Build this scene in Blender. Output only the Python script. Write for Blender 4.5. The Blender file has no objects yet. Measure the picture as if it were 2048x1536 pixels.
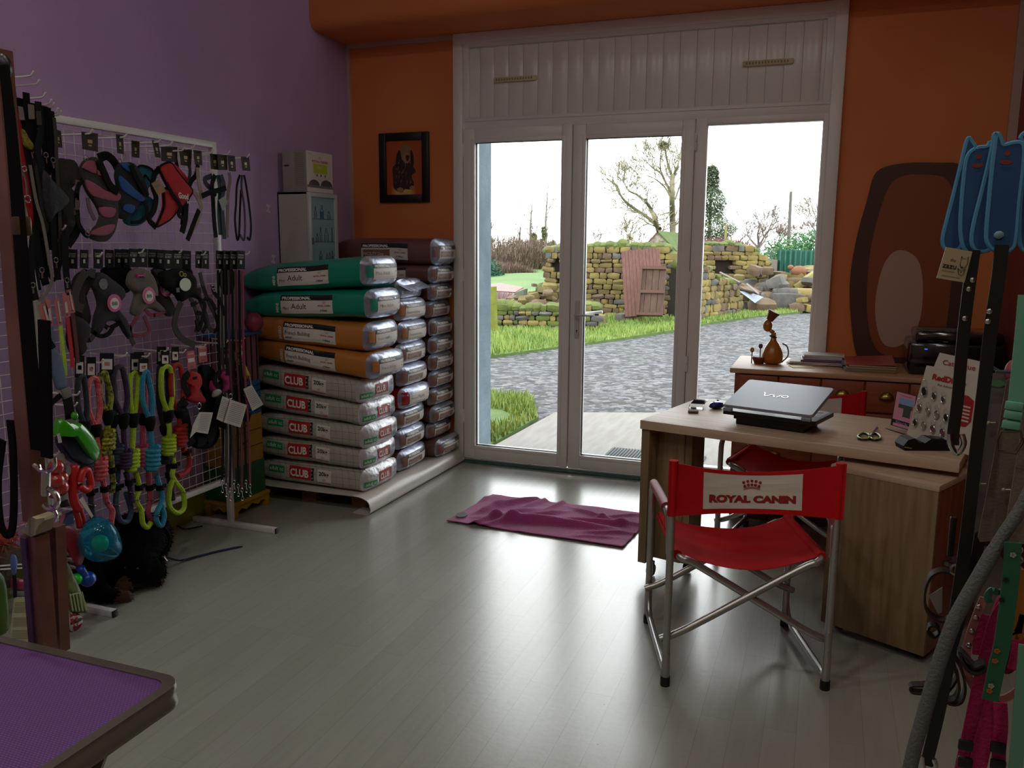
import bpy, bmesh, math, random
import numpy as np
from mathutils import Vector, Matrix, noise
PI = math.pi
C = bpy.context.scene.collection
SC = bpy.context.scene
# ------------------------------------------------------------ camera
FPX, YAW, PIT, ROLL, HCAM = 1668.576, -0.357917823, 0.164336240, 0.00682835213, 1.5
def _basis():
    cy, sy, cp, sp = math.cos(YAW), math.sin(YAW), math.cos(PIT), math.sin(PIT)
    f = Vector((sy*cp, cy*cp, -sp)); r = Vector((cy, -sy, 0)); u = r.cross(f)
    c, s = math.cos(ROLL), math.sin(ROLL)
    return f, c*r+s*u, -s*r+c*u
FW, RT, UP = _basis()
CAMPOS = Vector((0, 0, HCAM))
cam_data = bpy.data.cameras.new('camera'); cam = bpy.data.objects.new('camera', cam_data); C.objects.link(cam)
cam.matrix_world = Matrix(((RT.x, UP.x, -FW.x, 0), (RT.y, UP.y, -FW.y, 0), (RT.z, UP.z, -FW.z, HCAM), (0, 0, 0, 1)))
cam_data.sensor_width = 36; cam_data.lens = FPX/2048*36; cam_data.clip_start = .05; cam_data.clip_end = 500
SC.camera = cam
# ------------------------------------------------------------ overcast sky, exposure
world = bpy.data.worlds.new('overcast_sky'); SC.world = world; world.use_nodes = True
wn = world.node_tree; wn.nodes.clear()
_o = wn.nodes.new('ShaderNodeOutputWorld'); _b = wn.nodes.new('ShaderNodeBackground')
_tc = wn.nodes.new('ShaderNodeTexCoord'); _no = wn.nodes.new('ShaderNodeTexNoise'); _cr = wn.nodes.new('ShaderNodeValToRGB')
_no.inputs['Scale'].default_value = 1.3; _no.inputs['Detail'].default_value = 4
_cr.color_ramp.elements[0].color = (.93, .96, 1.0, 1); _cr.color_ramp.elements[1].color = (1, 1, 1, 1)
wn.links.new(_tc.outputs['Generated'], _no.inputs['Vector']); wn.links.new(_no.outputs['Fac'], _cr.inputs['Fac'])
wn.links.new(_cr.outputs['Color'], _b.inputs['Color']); _b.inputs['Strength'].default_value = 4.3
wn.links.new(_b.outputs['Background'], _o.inputs['Surface'])
SC.view_settings.view_transform = 'Standard'; SC.view_settings.look = 'None'
SC.view_settings.exposure = 0.2; SC.view_settings.gamma = 1.0; SC.view_settings.use_curve_mapping = False
SC.cycles.use_denoising = True
try: SC.cycles.denoiser = 'OPENIMAGEDENOISE'
except Exception: pass
SC.cycles.max_bounces = 8; SC.cycles.diffuse_bounces = 4; SC.cycles.glossy_bounces = 4
SC.cycles.transparent_max_bounces = 16; SC.cycles.caustics_reflective = False; SC.cycles.caustics_refractive = False
SC.cycles.sample_clamp_indirect = 6.0
# ------------------------------------------------------------ pixel -> place
def ray(x, y): return FW*FPX + RT*(x-1024) + UP*(768-y)
def at(x, y, ax, v):
    d = ray(x, y); return CAMPOS + d*((v-CAMPOS[ax])/d[ax])
def aX(x, y, X): return at(x, y, 0, X)
def aY(x, y, Y): return at(x, y, 1, Y)
def aZ(x, y, Z=0.0): return at(x, y, 2, Z)
# ------------------------------------------------------------ materials
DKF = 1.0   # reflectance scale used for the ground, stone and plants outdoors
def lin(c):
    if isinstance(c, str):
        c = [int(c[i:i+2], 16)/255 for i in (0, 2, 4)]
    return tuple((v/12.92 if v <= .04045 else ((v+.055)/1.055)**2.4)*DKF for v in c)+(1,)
MATS = {}
def M(name, col='808080', rough=.6, metal=0., bump=0., bscale=60., var=0., vscale=8., col2=None, coat=0., spec=None, emit=None, trans=0., alpha=None, sheen=0., stretch=None, detail=4):
    if name in MATS: return MATS[name]
    m = bpy.data.materials.new(name); MATS[name] = m; m.use_nodes = True
    nt = m.node_tree; b = nt.nodes['Principled BSDF']; L = nt.links
    b.inputs['Base Color'].default_value = lin(col); b.inputs['Roughness'].default_value = rough
    b.inputs['Metallic'].default_value = metal
    if coat: b.inputs['Coat Weight'].default_value = coat; b.inputs['Coat Roughness'].default_value = .12
    if spec is not None: b.inputs['Specular IOR Level'].default_value = spec
    if sheen: b.inputs['Sheen Weight'].default_value = sheen
    if emit: b.inputs['Emission Color'].default_value = lin(col); b.inputs['Emission Strength'].default_value = emit
    if trans: b.inputs['Transmission Weight'].default_value = trans
    if alpha is not None: b.inputs['Alpha'].default_value = alpha
    if bump or var or col2:
        tc = nt.nodes.new('ShaderNodeTexCoord'); src = tc.outputs['Object']
        if stretch:
            mp = nt.nodes.new('ShaderNodeMapping'); mp.inputs['Scale'].default_value = stretch
            L.new(src, mp.inputs['Vector']); src = mp.outputs['Vector']
        if var or col2:
            n = nt.nodes.new('ShaderNodeTexNoise'); n.inputs['Scale'].default_value = vscale; n.inputs['Detail'].default_value = detail
            r = nt.nodes.new('ShaderNodeValToRGB')
            c1 = lin(col); c2 = lin(col2) if col2 else tuple(v*(1-var) for v in c1[:3])+(1,)
            r.color_ramp.elements[0].position = .35; r.color_ramp.elements[1].position = .68
            r.color_ramp.elements[0].color = c2; r.color_ramp.elements[1].color = c1
            L.new(src, n.inputs['Vector']); L.new(n.outputs['Fac'], r.inputs['Fac']); L.new(r.outputs['Color'], b.inputs['Base Color'])
        if bump:
            n = nt.nodes.new('ShaderNodeTexNoise'); n.inputs['Scale'].default_value = bscale; n.inputs['Detail'].default_value = 5
            bp = nt.nodes.new('ShaderNodeBump'); bp.inputs['Strength'].default_value = bump; bp.inputs['Distance'].default_value = .01
            L.new(src, n.inputs['Vector']); L.new(n.outputs['Fac'], bp.inputs['Height']); L.new(bp.outputs['Normal'], b.inputs['Normal'])
    return m
def node_mat(name):
    m = bpy.data.materials.new(name); MATS[name] = m; m.use_nodes = True
    return m, m.node_tree, m.node_tree.nodes['Principled BSDF']
def nn(nt, t, **kw):
    n = nt.nodes.new(t)
    for k, v in kw.items():
        if k in n.inputs: n.inputs[k].default_value = v
        else: setattr(n, k, v)
    return n
# ------------------------------------------------------------ mesh builder
OFF = {}
def catmull(pts, n=6, closed=False):
    P = [Vector(p) for p in pts]; out = []; N = len(P)
    for i in range(N if closed else N-1):
        p0 = P[(i-1) % N] if closed or i > 0 else P[0]*2-P[1]
        p1 = P[i]; p2 = P[(i+1) % N]
        p3 = P[(i+2) % N] if closed or i+2 < N else P[-1]*2-P[-2]
        for k in range(n):
            t = k/n
            out.append(.5*((2*p1)+(p2-p0)*t+(2*p0-5*p1+4*p2-p3)*t*t+(3*p1-p0-3*p2+p3)*t**3))
    if not closed: out.append(P[-1].copy())
    return out
_TXT = {}
def text_tris(s, bold=0.):
    k = (s, bold)
    if k in _TXT: return _TXT[k]
    cu = bpy.data.curves.new('t', 'FONT'); cu.body = s; cu.align_x = 'LEFT'; cu.resolution_u = 3; cu.offset = bold
    o = bpy.data.objects.new('t', cu); C.objects.link(o); bpy.context.view_layer.update()
    me = o.to_mesh(); vs = [(v.co.x, v.co.y) for v in me.vertices]; fs = [tuple(p.vertices) for p in me.polygons]
    o.to_mesh_clear(); bpy.data.objects.remove(o); bpy.data.curves.remove(cu)
    w = max([v[0] for v in vs] or [1]); _TXT[k] = (vs, fs, w); return _TXT[k]
class MB:
    def __init__(s): s.v = []; s.f = []; s.m = []
    def add(s, vs, fs, mi=0):
        o = len(s.v); s.v += [tuple(x) for x in vs]; s.f += [tuple(i+o for i in f) for f in fs]; s.m += [mi]*len(fs); return s
    def box(s, c, d, rot=None, mi=0, bev=0.):
        hx, hy, hz = d[0]/2, d[1]/2, d[2]/2; R = rot if isinstance(rot, Matrix) else Matrix.Rotation(rot or 0, 3, 'Z'); c = Vector(c)
        if bev > 0:
            b = min(bev, hx*.9, hy*.9, hz*.9); bm = bmesh.new(); bmesh.ops.create_cube(bm, size=1)
            for v in bm.verts: v.co = Vector((v.co.x*d[0], v.co.y*d[1], v.co.z*d[2]))
            bmesh.ops.bevel(bm, geom=bm.edges[:], offset=b, segments=2, affect='EDGES', profile=.5)
            bm.verts.ensure_lookup_table()
            s.add([c+R@v.co for v in bm.verts], [[v.index for v in f.verts] for f in bm.faces], mi); bm.free(); return s
        vs = [c+R@Vector((x*hx, y*hy, z*hz)) for x in (-1, 1) for y in (-1, 1) for z in (-1, 1)]
        return s.add(vs, [(0, 1, 3, 2), (4, 6, 7, 5), (0, 4, 5, 1), (2, 3, 7, 6), (0, 2, 6, 4), (1, 5, 7, 3)], mi)
    def bx(s, x0, x1, y0, y1, z0, z1, mi=0, bev=0.):
        return s.box(((x0+x1)/2, (y0+y1)/2, (z0+z1)/2), (abs(x1-x0), abs(y1-y0), abs(z1-z0)), None, mi, bev)
    def tube(s, pts, r, n=8, closed=False, mi=0, cap=True, flat=1., upv=None):
        P = [Vector(p) for p in pts]; N = len(P)
        if N < 2: return s
        rr = r if isinstance(r, (list, tuple)) else [r]*N
        def tan(i):
            a = P[(i-1) % N] if closed or i > 0 else P[i]; b = P[(i+1) % N] if closed or i < N-1 else P[i]
            t = b-a; return t.normalized() if t.length > 1e-9 else Vector((0, 0, 1))
        t0 = tan(0); u = (Vector(upv) if upv else (Vector((0, 0, 1)) if abs(t0.z) < .9 else Vector((1, 0, 0))))
        u = (u-t0*u.dot(t0)).normalized(); vs = []
        for i in range(N):
            t = tan(i); uu = Vector(upv) if upv else u
            uu = uu-t*uu.dot(t); u = uu.normalized() if uu.length > 1e-6 else u
            w = t.cross(u)
            for k in range(n):
                a = 2*PI*k/n; vs.append(P[i]+(u*math.cos(a)*flat+w*math.sin(a))*rr[i])
        fs = []
        for i in range(N if closed else N-1):
            j = (i+1) % N
            for k in range(n): fs.append((i*n+k, i*n+(k+1) % n, j*n+(k+1) % n, j*n+k))
        if cap and not closed: fs.append(tuple(range(n-1, -1, -1))); fs.append(tuple((N-1)*n+k for k in range(n)))
        return s.add(vs, fs, mi)
    def strap(s, pts, w, t, side, mi=0, closed=False):
        """a flat strap: width w along side, thickness t"""
        P = [Vector(p) for p in pts]; N = len(P); vs = []; sd = Vector(side).normalized()
        ww = w if isinstance(w, (list, tuple)) else [w]*N
        for i in range(N):
            a = P[(i-1) % N] if closed or i > 0 else P[i]; b = P[(i+1) % N] if closed or i < N-1 else P[i]
            tg = (b-a); tg = tg.normalized() if tg.length > 1e-9 else Vector((0, 0, -1))
            w_ = sd-tg*sd.dot(tg); w_ = w_.normalized() if w_.length > .05 else Vector((0, 1, 0))
            nrm = tg.cross(w_)
            for a_, b_ in ((-1, -1), (1, -1), (1, 1), (-1, 1)): vs.append(P[i]+w_*(a_*ww[i]/2)+nrm*(b_*t/2))
        fs = []
        for i in range(N if closed else N-1):
            j = (i+1) % N
            for k in range(4): fs.append((i*4+k, i*4+(k+1) % 4, j*4+(k+1) % 4, j*4+k))
        if not closed: fs.append((3, 2, 1, 0)); fs.append(tuple((N-1)*4+k for k in range(4)))
        return s.add(vs, fs, mi)
    def ball(s, c, r, nu=14, nv=9, mi=0, rot=None, f=None):
        c = Vector(c); r = Vector((r, r, r)) if not hasattr(r, '__len__') else Vector(r); vs = []; fs = []
        R = rot or Matrix.Identity(3)
        for j in range(nv+1):
            ph = PI*j/nv
            for i in range(nu):
                th = 2*PI*i/nu; d = Vector((math.sin(ph)*math.cos(th), math.sin(ph)*math.sin(th), math.cos(ph)))
                k = f(d) if f else 1.
                vs.append(c+R@Vector((d.x*r.x*k, d.y*r.y*k, d.z*r.z*k)))
        for j in range(nv):
            for i in range(nu): fs.append((j*nu+i, (j+1)*nu+i, (j+1)*nu+(i+1) % nu, j*nu+(i+1) % nu))
        return s.add(vs, fs, mi)
    def plate(s, pts, nrm, t, mi=0, bulge=0., mi_edge=None):
        """solid plate with the outline pts (a loop), thickness t along nrm, front face at pts"""
        P = [Vector(p) for p in pts]; n = Vector(nrm).normalized(); N = len(P)
        cen = sum(P, Vector())/N
        if bulge:
            vs = []; rings = [(1., 0.), (.97, .35), (.86, .7), (.6, .93), (.3, 1.)]
            for sc, h in rings: vs += [cen+(p-cen)*sc+n*(bulge*h) for p in P]
            fs = []
            for k in range(len(rings)-1):
                for i in range(N): fs.append((k*N+i, k*N+(i+1) % N, (k+1)*N+(i+1) % N, (k+1)*N+i))
            vs.append(cen+n*bulge); L = len(vs)-1; k = (len(rings)-1)*N
            for i in range(N): fs.append((k+i, k+(i+1) % N, L))
            s.add(vs, fs, mi)
            back = [p-n*t for p in P]
            s.add(P+back, [(i, i+N, (i+1) % N+N, (i+1) % N) for i in range(N)]+[tuple(range(2*N-1, N-1, -1))], mi if mi_edge is None else mi_edge)
            return s
        s.add(P+[p-n*t for p in P], [tuple(range(N)), tuple(range(2*N-1, N-1, -1))], mi)
        s.add(P+[p-n*t for p in P], [(i, i+N, (i+1) % N+N, (i+1) % N) for i in range(N)], mi if mi_edge is None else mi_edge)
        return s
    def disc(s, c, nrm, r, mi=0, n=20, rx=None, t=0.):
        c = Vector(c); nz = Vector(nrm).normalized(); a = Vector((0, 0, 1)) if abs(nz.z) < .9 else Vector((1, 0, 0))
        v = (a-nz*a.dot(nz)).normalized(); u = v.cross(nz)
        P = [c+u*(math.cos(2*PI*k/n)*(rx or r))+v*(math.sin(2*PI*k/n)*r) for k in range(n)]
        if t: return s.plate(P, nz, t, mi)
        return s.add(P, [tuple(range(n))], mi)
    def ring(s, c, nrm, r, tr, mi=0, n=20, rx=None, seg=6):
        c = Vector(c); nz = Vector(nrm).normalized(); a = Vector((0, 0, 1)) if abs(nz.z) < .9 else Vector((1, 0, 0))
        v = (a-nz*a.dot(nz)).normalized(); u = v.cross(nz)
        return s.tube([c+u*(math.cos(2*PI*k/n)*(rx or r))+v*(math.sin(2*PI*k/n)*r) for k in range(n)], tr, seg, True, mi)
    def lathe(s, c, prof, n=20, mi=0, axis=None):
        R = axis or Matrix.Identity(3); c = Vector(c); vs = []
        for r, z in prof:
            for k in range(n): vs.append(c+R@Vector((r*math.cos(2*PI*k/n), r*math.sin(2*PI*k/n), z)))
        fs = [(j*n+k, j*n+(k+1) % n, (j+1)*n+(k+1) % n, (j+1)*n+k) for j in range(len(prof)-1) for k in range(n)]
        fs += [tuple(range(n-1, -1, -1)), tuple((len(prof)-1)*n+k for k in range(n))]
        return s.add(vs, fs, mi)
    def grid(s, fn, nu, nv, mi=0, mfn=None):
        vs = [fn(i/nu, j/nv) for j in range(nv+1) for i in range(nu+1)]; o = len(s.v)
        s.v += [tuple(v) for v in vs]
        for j in range(nv):
            for i in range(nu):
                a = o+j*(nu+1)+i; s.f.append((a, a+1, a+nu+2, a+nu+1)); s.m.append(mfn(i/nu, j/nv) if mfn else mi)
        return s
    def text(s, txt, size, fn, mi=0, width=None, bold=0., cx=False, slant=0.):
        """fn(u, v) puts a point of the lettering (origin at its lower left) on a surface; width forces its length"""
        vs, fs, w = text_tris(txt, bold); sx = size if width is None else width/max(w, 1e-6); ox = -w*sx/2 if cx else 0
        return s.add([fn(x*sx+ox+slant*y*size, y*size) for x, y in vs], fs, mi)
    def rect(s, fn, u0, u1, v0, v1, mi=0, nu=6, nv=2):
        return s.grid(lambda a, b: fn(u0+(u1-u0)*a, v0+(v1-v0)*b), nu, nv, mi)
    def build(s, name, mats, parent=None, smooth=35, label=None, cat=None, group=None, kind=None, base=True, local=False):
        me = bpy.data.meshes.new(name)
        vs = np.array(s.v, dtype=float).reshape(-1, 3); off = Vector((0, 0, 0))
        if parent is not None:
            off = OFF.get(parent.name, Vector((0, 0, 0)))
        elif base and not local and len(vs):
            off = Vector(((vs[:, 0].min()+vs[:, 0].max())/2, (vs[:, 1].min()+vs[:, 1].max())/2, vs[:, 2].min()))
        me.from_pydata((vs-np.array(off)).tolist(), [], s.f)
        if not isinstance(mats, (list, tuple)): mats = [mats]
        for m in mats: me.materials.append(m)
        if len(mats) > 1: me.polygons.foreach_set('material_index', s.m)
        if smooth is not None:
            me.polygons.foreach_set('use_smooth', [True]*len(me.polygons))
            if smooth < 180: me.set_sharp_from_angle(angle=math.radians(smooth))
        me.update()
        o = bpy.data.objects.new(name, me); C.objects.link(o)
        if parent is not None: o.parent = parent; OFF[o.name] = off
        else: o.location = off; OFF[o.name] = off.copy()
        tag(o, label, cat, group, kind); return o
def tag(o, label=None, cat=None, group=None, kind=None):
    if label: o['label'] = label
    if cat: o['category'] = cat
    if group: o['group'] = group
    if kind: o['kind'] = kind
    return o
def thing(name, label, cat, loc=(0, 0, 0), rz=0., group=None, local=False):
    o = bpy.data.objects.new(name, None); C.objects.link(o); o.location = loc; o.rotation_euler = (0, 0, rz)
    o.empty_display_size = .05; OFF[o.name] = Vector((0, 0, 0)) if (local or rz) else Vector(loc)
    return tag(o, label, cat, group)
def copy_tree(o, parent=None):
    c = o.copy(); C.objects.link(c)
    if parent is not None: c.parent = parent
    for ch in [x for x in o.children]: copy_tree(ch, c)
    return c
def structure(name, mb, mats, parent=None, **k): return mb.build(name, mats, parent, kind='structure' if parent is None else None, base=False, **k)
def frame_fn(o, ux, uz):
    """maps flat (u, v) to space from an origin and two directions"""
    o, ux, uz = Vector(o), Vector(ux), Vector(uz); return lambda u, v: o+ux*u+uz*v
# ============================================================ ROOM
YB, XL, ZS, XR = 5.253, -3.189, 2.853, .893
ZC = 3.75
def wall_mat(name, col, col2):
    return M(name, col, rough=.62, col2=col2, vscale=1.6, bump=.12, bscale=90)
m_purple = wall_mat('lilac_wall_paint', 'b296bf', 'aa8eb8')
m_orange = wall_mat('orange_wall_paint', 'da8048', 'd2773f')
m_redwall = wall_mat('dark_red_paint', '8a3a2e', '823428')
m_white = M('white_pvc', 'e6e4e0', rough=.32, var=.03, vscale=3)
m_white2 = M('white_pvc_panel', 'e2dfda', rough=.25, var=.05, vscale=5)
m_black = M('black_plastic', '0b0b0c', rough=.4)
# lamps of the room: recessed ceiling spots behind the camera
def lamp(loc, power, size=.12, col=(1, .95, .86)):
    d = bpy.data.lights.new('ceiling_spot_light', 'AREA'); d.shape = 'DISK'; d.size = size; d.energy = power; d.color = col; d.spread = PI
    o = bpy.data.objects.new('ceiling_spot_light', d); C.objects.link(o); o.location = loc; return o
for lx, ly in ((-2.2, 1.2), (-.9, 1.2), (.4, 1.2), (-2.2, -.6), (-.9, -.6), (.4, -.6)):
    lamp((lx, ly, ZC-.02), 7.2)
m, nt, b = node_mat('laminate_floor')
tc = nn(nt, 'ShaderNodeTexCoord'); mp = nn(nt, 'ShaderNodeMapping'); mp.inputs['Rotation'].default_value = (0, 0, PI/2)
nt.links.new(tc.outputs['Object'], mp.inputs['Vector'])
br = nn(nt, 'ShaderNodeTexBrick'); br.offset = .37; br.inputs['Scale'].default_value = 1; br.inputs['Brick Width'].default_value = 1.28
br.inputs['Row Height'].default_value = .098; br.inputs['Mortar Size'].default_value = .0012; br.inputs['Bias'].default_value = -.1
br.inputs['Color1'].default_value = lin('a0a396'); br.inputs['Color2'].default_value = lin('989b8d'); br.inputs['Mortar'].default_value = lin('8c8d7f')
nt.links.new(mp.outputs['Vector'], br.inputs['Vector'])
n1 = nn(nt, 'ShaderNodeTexNoise', Scale=3.2, Detail=6); n2 = nn(nt, 'ShaderNodeTexNoise', Scale=1.1, Detail=3)
mp2 = nn(nt, 'ShaderNodeMapping'); mp2.inputs['Scale'].default_value = (14, 1.2, 1); nt.links.new(tc.outputs['Object'], mp2.inputs['Vector'])
nt.links.new(mp2.outputs['Vector'], n1.inputs['Vector']); nt.links.new(tc.outputs['Object'], n2.inputs['Vector'])
mx = nn(nt, 'ShaderNodeMix', data_type='RGBA', blend_type='MULTIPLY'); mx.inputs[0].default_value = .35
cr = nn(nt, 'ShaderNodeValToRGB'); cr.color_ramp.elements[0].color = (.72, .72, .7, 1); cr.color_ramp.elements[0].position = .3; cr.color_ramp.elements[1].position = .7
nt.links.new(n1.outputs['Fac'], cr.inputs['Fac']); nt.links.new(br.outputs['Color'], mx.inputs[6]); nt.links.new(cr.outputs['Color'], mx.inputs[7])
# dirt specks
vo = nn(nt, 'ShaderNodeTexVoronoi', Scale=9.); cr3 = nn(nt, 'ShaderNodeValToRGB'); cr3.color_ramp.elements[0].position = .022; cr3.color_ramp.elements[1].position = .035
cr3.color_ramp.elements[0].color = (.25, .23, .2, 1); nt.links.new(tc.outputs['Object'], vo.inputs['Vector']); nt.links.new(vo.outputs['Distance'], cr3.inputs['Fac'])
mx3 = nn(nt, 'ShaderNodeMix', data_type='RGBA', blend_type='MULTIPLY'); mx3.inputs[0].default_value = .8
nt.links.new(mx.outputs[2], mx3.inputs[6]); nt.links.new(cr3.outputs['Color'], mx3.inputs[7]); nt.links.new(mx3.outputs[2], b.inputs['Base Color'])
cr2 = nn(nt, 'ShaderNodeMapRange'); cr2.inputs['To Min'].default_value = .24; cr2.inputs['To Max'].default_value = .4
b.inputs['Specular IOR Level'].default_value = .8; b.inputs['Coat Weight'].default_value = .7; b.inputs['Coat Roughness'].default_value = .22; nt.links.new(n2.outputs['Fac'], cr2.inputs['Value']); nt.links.new(cr2.outputs['Result'], b.inputs['Roughness'])
nb = nn(nt, 'ShaderNodeTexNoise', Scale=38., Detail=3); bp = nn(nt, 'ShaderNodeBump'); bp.inputs['Strength'].default_value = .06; bp.inputs['Distance'].default_value = .01
nt.links.new(tc.outputs['Object'], nb.inputs['Vector']); nt.links.new(nb.outputs['Fac'], bp.inputs['Height']); nt.links.new(bp.outputs['Normal'], b.inputs['Normal'])
m_floor = m
YR, XRR = -1.9, 2.3
structure('floor', MB().bx(XL, XRR, YR, 5.40, -.12, 0), m_floor)
structure('wall_left', MB().bx(XL-.2, XL, YR, YB, 0, ZC), m_purple)
mb = MB(); mb.bx(XL-.2, -2.378, YB, YB+.3, -.12, ZC).bx(.02, XRR, YB, YB+.3, -.12, ZC).bx(-2.378, .02, YB, YB+.3, ZS, ZC)
structure('wall_back', mb, m_orange)
structure('wall_right', MB().bx(XR, XR+.15, 3.4, YB, 0, ZS).bx(XR+.15, XRR, 3.4, 3.5, 0, ZC).bx(XRR, XRR+.15, YR, 3.5, 0, ZC), m_redwall)
structure('wall_rear', MB().bx(XL-.2, XRR+.15, YR-.15, YR, 0, ZC), wall_mat('cream_rear_wall_paint', 'b9a68c', 'b19d82'))
structure('ceiling', MB().bx(XL-.2, XRR+.15, YR-.15, YB+.3, ZC, ZC+.15), wall_mat('pale_ceiling_paint', 'cfc4b4', 'c9bdac'))
# soffit over the doors, with its softly rounded front edge
mb = MB(); ys = 4.80; prof = [(YB, ZS)]+[(ys+.07-.07*math.sin(a), ZS+.07-.07*math.cos(a)) for a in [k*PI/2/6 for k in range(7)]]+[(ys, ZC), (YB, ZC)]
P = [(XL, y, z) for y, z in prof]; mb.plate([Vector(p) for p in P][::-1], (-1, 0, 0), XRR*0+(XR-XL))
mb2 = MB(); N = len(prof); mb2.add([(XL, y, z) for y, z in prof]+[(XRR, y, z) for y, z in prof], [tuple(range(N)), tuple(range(2*N-1, N-1, -1))]+[(i, (i+1) % N, (i+1) % N+N, i+N) for i in range(N)])
structure('soffit_beam', mb2, m_orange, smooth=40)
# trims
m_trim = M('pinkish_white_trim', 'b89c90', rough=.5)
structure('trim_1', MB().bx(XL, XL+.022, YB-.022, YB, 0, ZS).bx(XL, -2.378, YB-.02, YB, ZS-.03, ZS), m_trim)
structure('trim_2', MB().bx(XR-.045, XR, YB-.03, YB, 0, ZS), m_trim)
m_skirt = M('olive_green_paint', '7c8526', rough=.6, var=.15, vscale=4)
structure('baseboard_left', MB().bx(XL, XL+.014, YR, 3.95, 0, .15), m_skirt)
structure('trim_3', MB().bx(XL, XL+.03, YR, 3.95, .15, .175, bev=.004), M('pale_pine_ledge', 'b98f74', rough=.6, var=.2, stretch=(8, 1, 8)))
# small white bone-shaped wall stickers
for i, (px, py) in enumerate(((537, 417), (547, 518))):
    c = aX(px, py, XL+.004); mb = MB()
    for a, b_ in ((-.01, .018), (.01, .016), (-.012, -.016), (.008, -.02)): mb.disc(c+Vector((0, a, b_)), (1, 0, 0), .009, n=10, t=.003)
    mb.box(c-Vector((.002, 0, 0)), (.003, .014, .03))
    mb.build('wall_sticker', M('sticker_white', 'c9c3d6', rough=.4), label=('small white bone sticker on the lilac wall, the upper one' if i == 0 else 'small white bone sticker on the lilac wall, the lower one'), cat='sticker', group='wall stickers')
# ------------------------------------------------------------ glazed entrance
def glass_mat(name, tint=(1, 1, 1, 1)):
    m, nt, b = node_mat(name); nt.nodes.remove(b); out = nt.nodes['Material Output']
    t = nn(nt, 'ShaderNodeBsdfTransparent'); t.inputs['Color'].default_value = tint
    g = nn(nt, 'ShaderNodeBsdfGlossy'); g.inputs['Roughness'].default_value = .02
    fr = nn(nt, 'ShaderNodeFresnel'); fr.inputs['IOR'].default_value = 1.35; mxs = nn(nt, 'ShaderNodeMixShader')
    nt.links.new(fr.outputs['Fac'], mxs.inputs['Fac']); nt.links.new(t.outputs[0], mxs.inputs[1]); nt.links.new(g.outputs[0], mxs.inputs[2]); nt.links.new(mxs.outputs[0], out.inputs['Surface'])
    return m
m_glass = glass_mat('window_glass', (.97, .985, .98, 1))
m_gasket = M('dark_gasket', '1c1d20', rough=.5)
YF = YB-.015
def ring_frame(mb, x0, x1, z0, z1, w, y0, y1, wb=None, bev=.006, mi=0):
    wb = wb or w
    mb.bx(x0, x0+w, y0, y1, z0, z1, mi, bev).bx(x1-w, x1, y0, y1, z0, z1, mi, bev)
    mb.bx(x0+w-.001, x1-w+.001, y0, y1, z1-w, z1, mi, bev).bx(x0+w-.001, x1-w+.001, y0, y1, z0, z0+wb, mi, bev); return mb
mb = MB()
mb.bx(-2.378, -2.312, YF-.03, YB+.07, 0, ZS, 0, .006).bx(-.048, .02, YF-.03, YB+.07, 0, ZS, 0, .006)
mb.bx(-2.32, -.04, YF-.03, YB+.07, 2.79, ZS, 0, .006).bx(-2.32, -.04, YF-.012, YB+.07, 2.25, 2.325, 0, .006)
mb.bx(-2.32, -.04, YF-.02, YB+.07, 2.30, 2.318, 0, .004)
mb.bx(-2.32, -.04, YF+.01, YB+.07, 0, .02, 0, .004)
fr = structure('trim_4', mb, m_white); 
# transom panel of vertical tongue-and-groove boards with two trickle vents
mb = MB(); x = -2.30; k = 0
while x < -.05:
    x1 = min(x+.0995, -.05); mb.bx(x+.0006, x1-.0006, YF+.012, YF+.03, 2.315, 2.80, 0, .0014); x = x1
mb.bx(-2.30, -.05, YF+.02, YF+.04, 2.31, 2.80)
mb.bx(-2.312, -2.27, YF-.012, YF+.03, 2.31, 2.80, 0, .005).bx(-.09, -.040, YF-.012, YF+.03, 2.31, 2.81, 0, .005).bx(-2.275, -.085, YF-.0112, YF+.029, 2.765, 2.809)
tp = structure('trim_5', mb, [m_white2, M('panel_groove', '8f887d', rough=.5)])
for (xa, ya, xb, yb, lab) in ((987, 163, 1074, 153, 'narrow cream air vent on the white panel above the left door'), (1485, 128, 1588, 122, 'narrow cream air vent on the white panel above the right-hand window')):
    a = aY(xa, ya, YF); b2 = aY(xb, yb, YF); mb = MB(); zc = (a.z+b2.z)/2
    mb.bx(a.x, b2.x, YF-.012, YF+.013, zc-.016, zc+.016, 0, .01)
    for q in range(14): mb.bx(a.x+.02+q*(b2.x-a.x-.04)/14, a.x+.02+(q+.55)*(b2.x-a.x-.04)/14, YF-.014, YF-.011, zc-.006, zc+.006, 1)
    mb.build('air_vent', [M('yellowed_vent_plastic', 'c9c09a', rough=.4), M('vent_slot', '8c8468', rough=.6)], label=lab, cat='vent', group='air vents')
def hinge(parent, x, z, dx):
    MB().tube([(x, YF-.022, z-.05), (x, YF-.022, z-.003)], .0075, 10).tube([(x, YF-.022, z+.003), (x, YF-.022, z+.05)], .0075, 10).bx(x, x+dx, YF-.022, YF-.01, z-.04, z+.04).build('hinge', m_white, parent)
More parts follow.
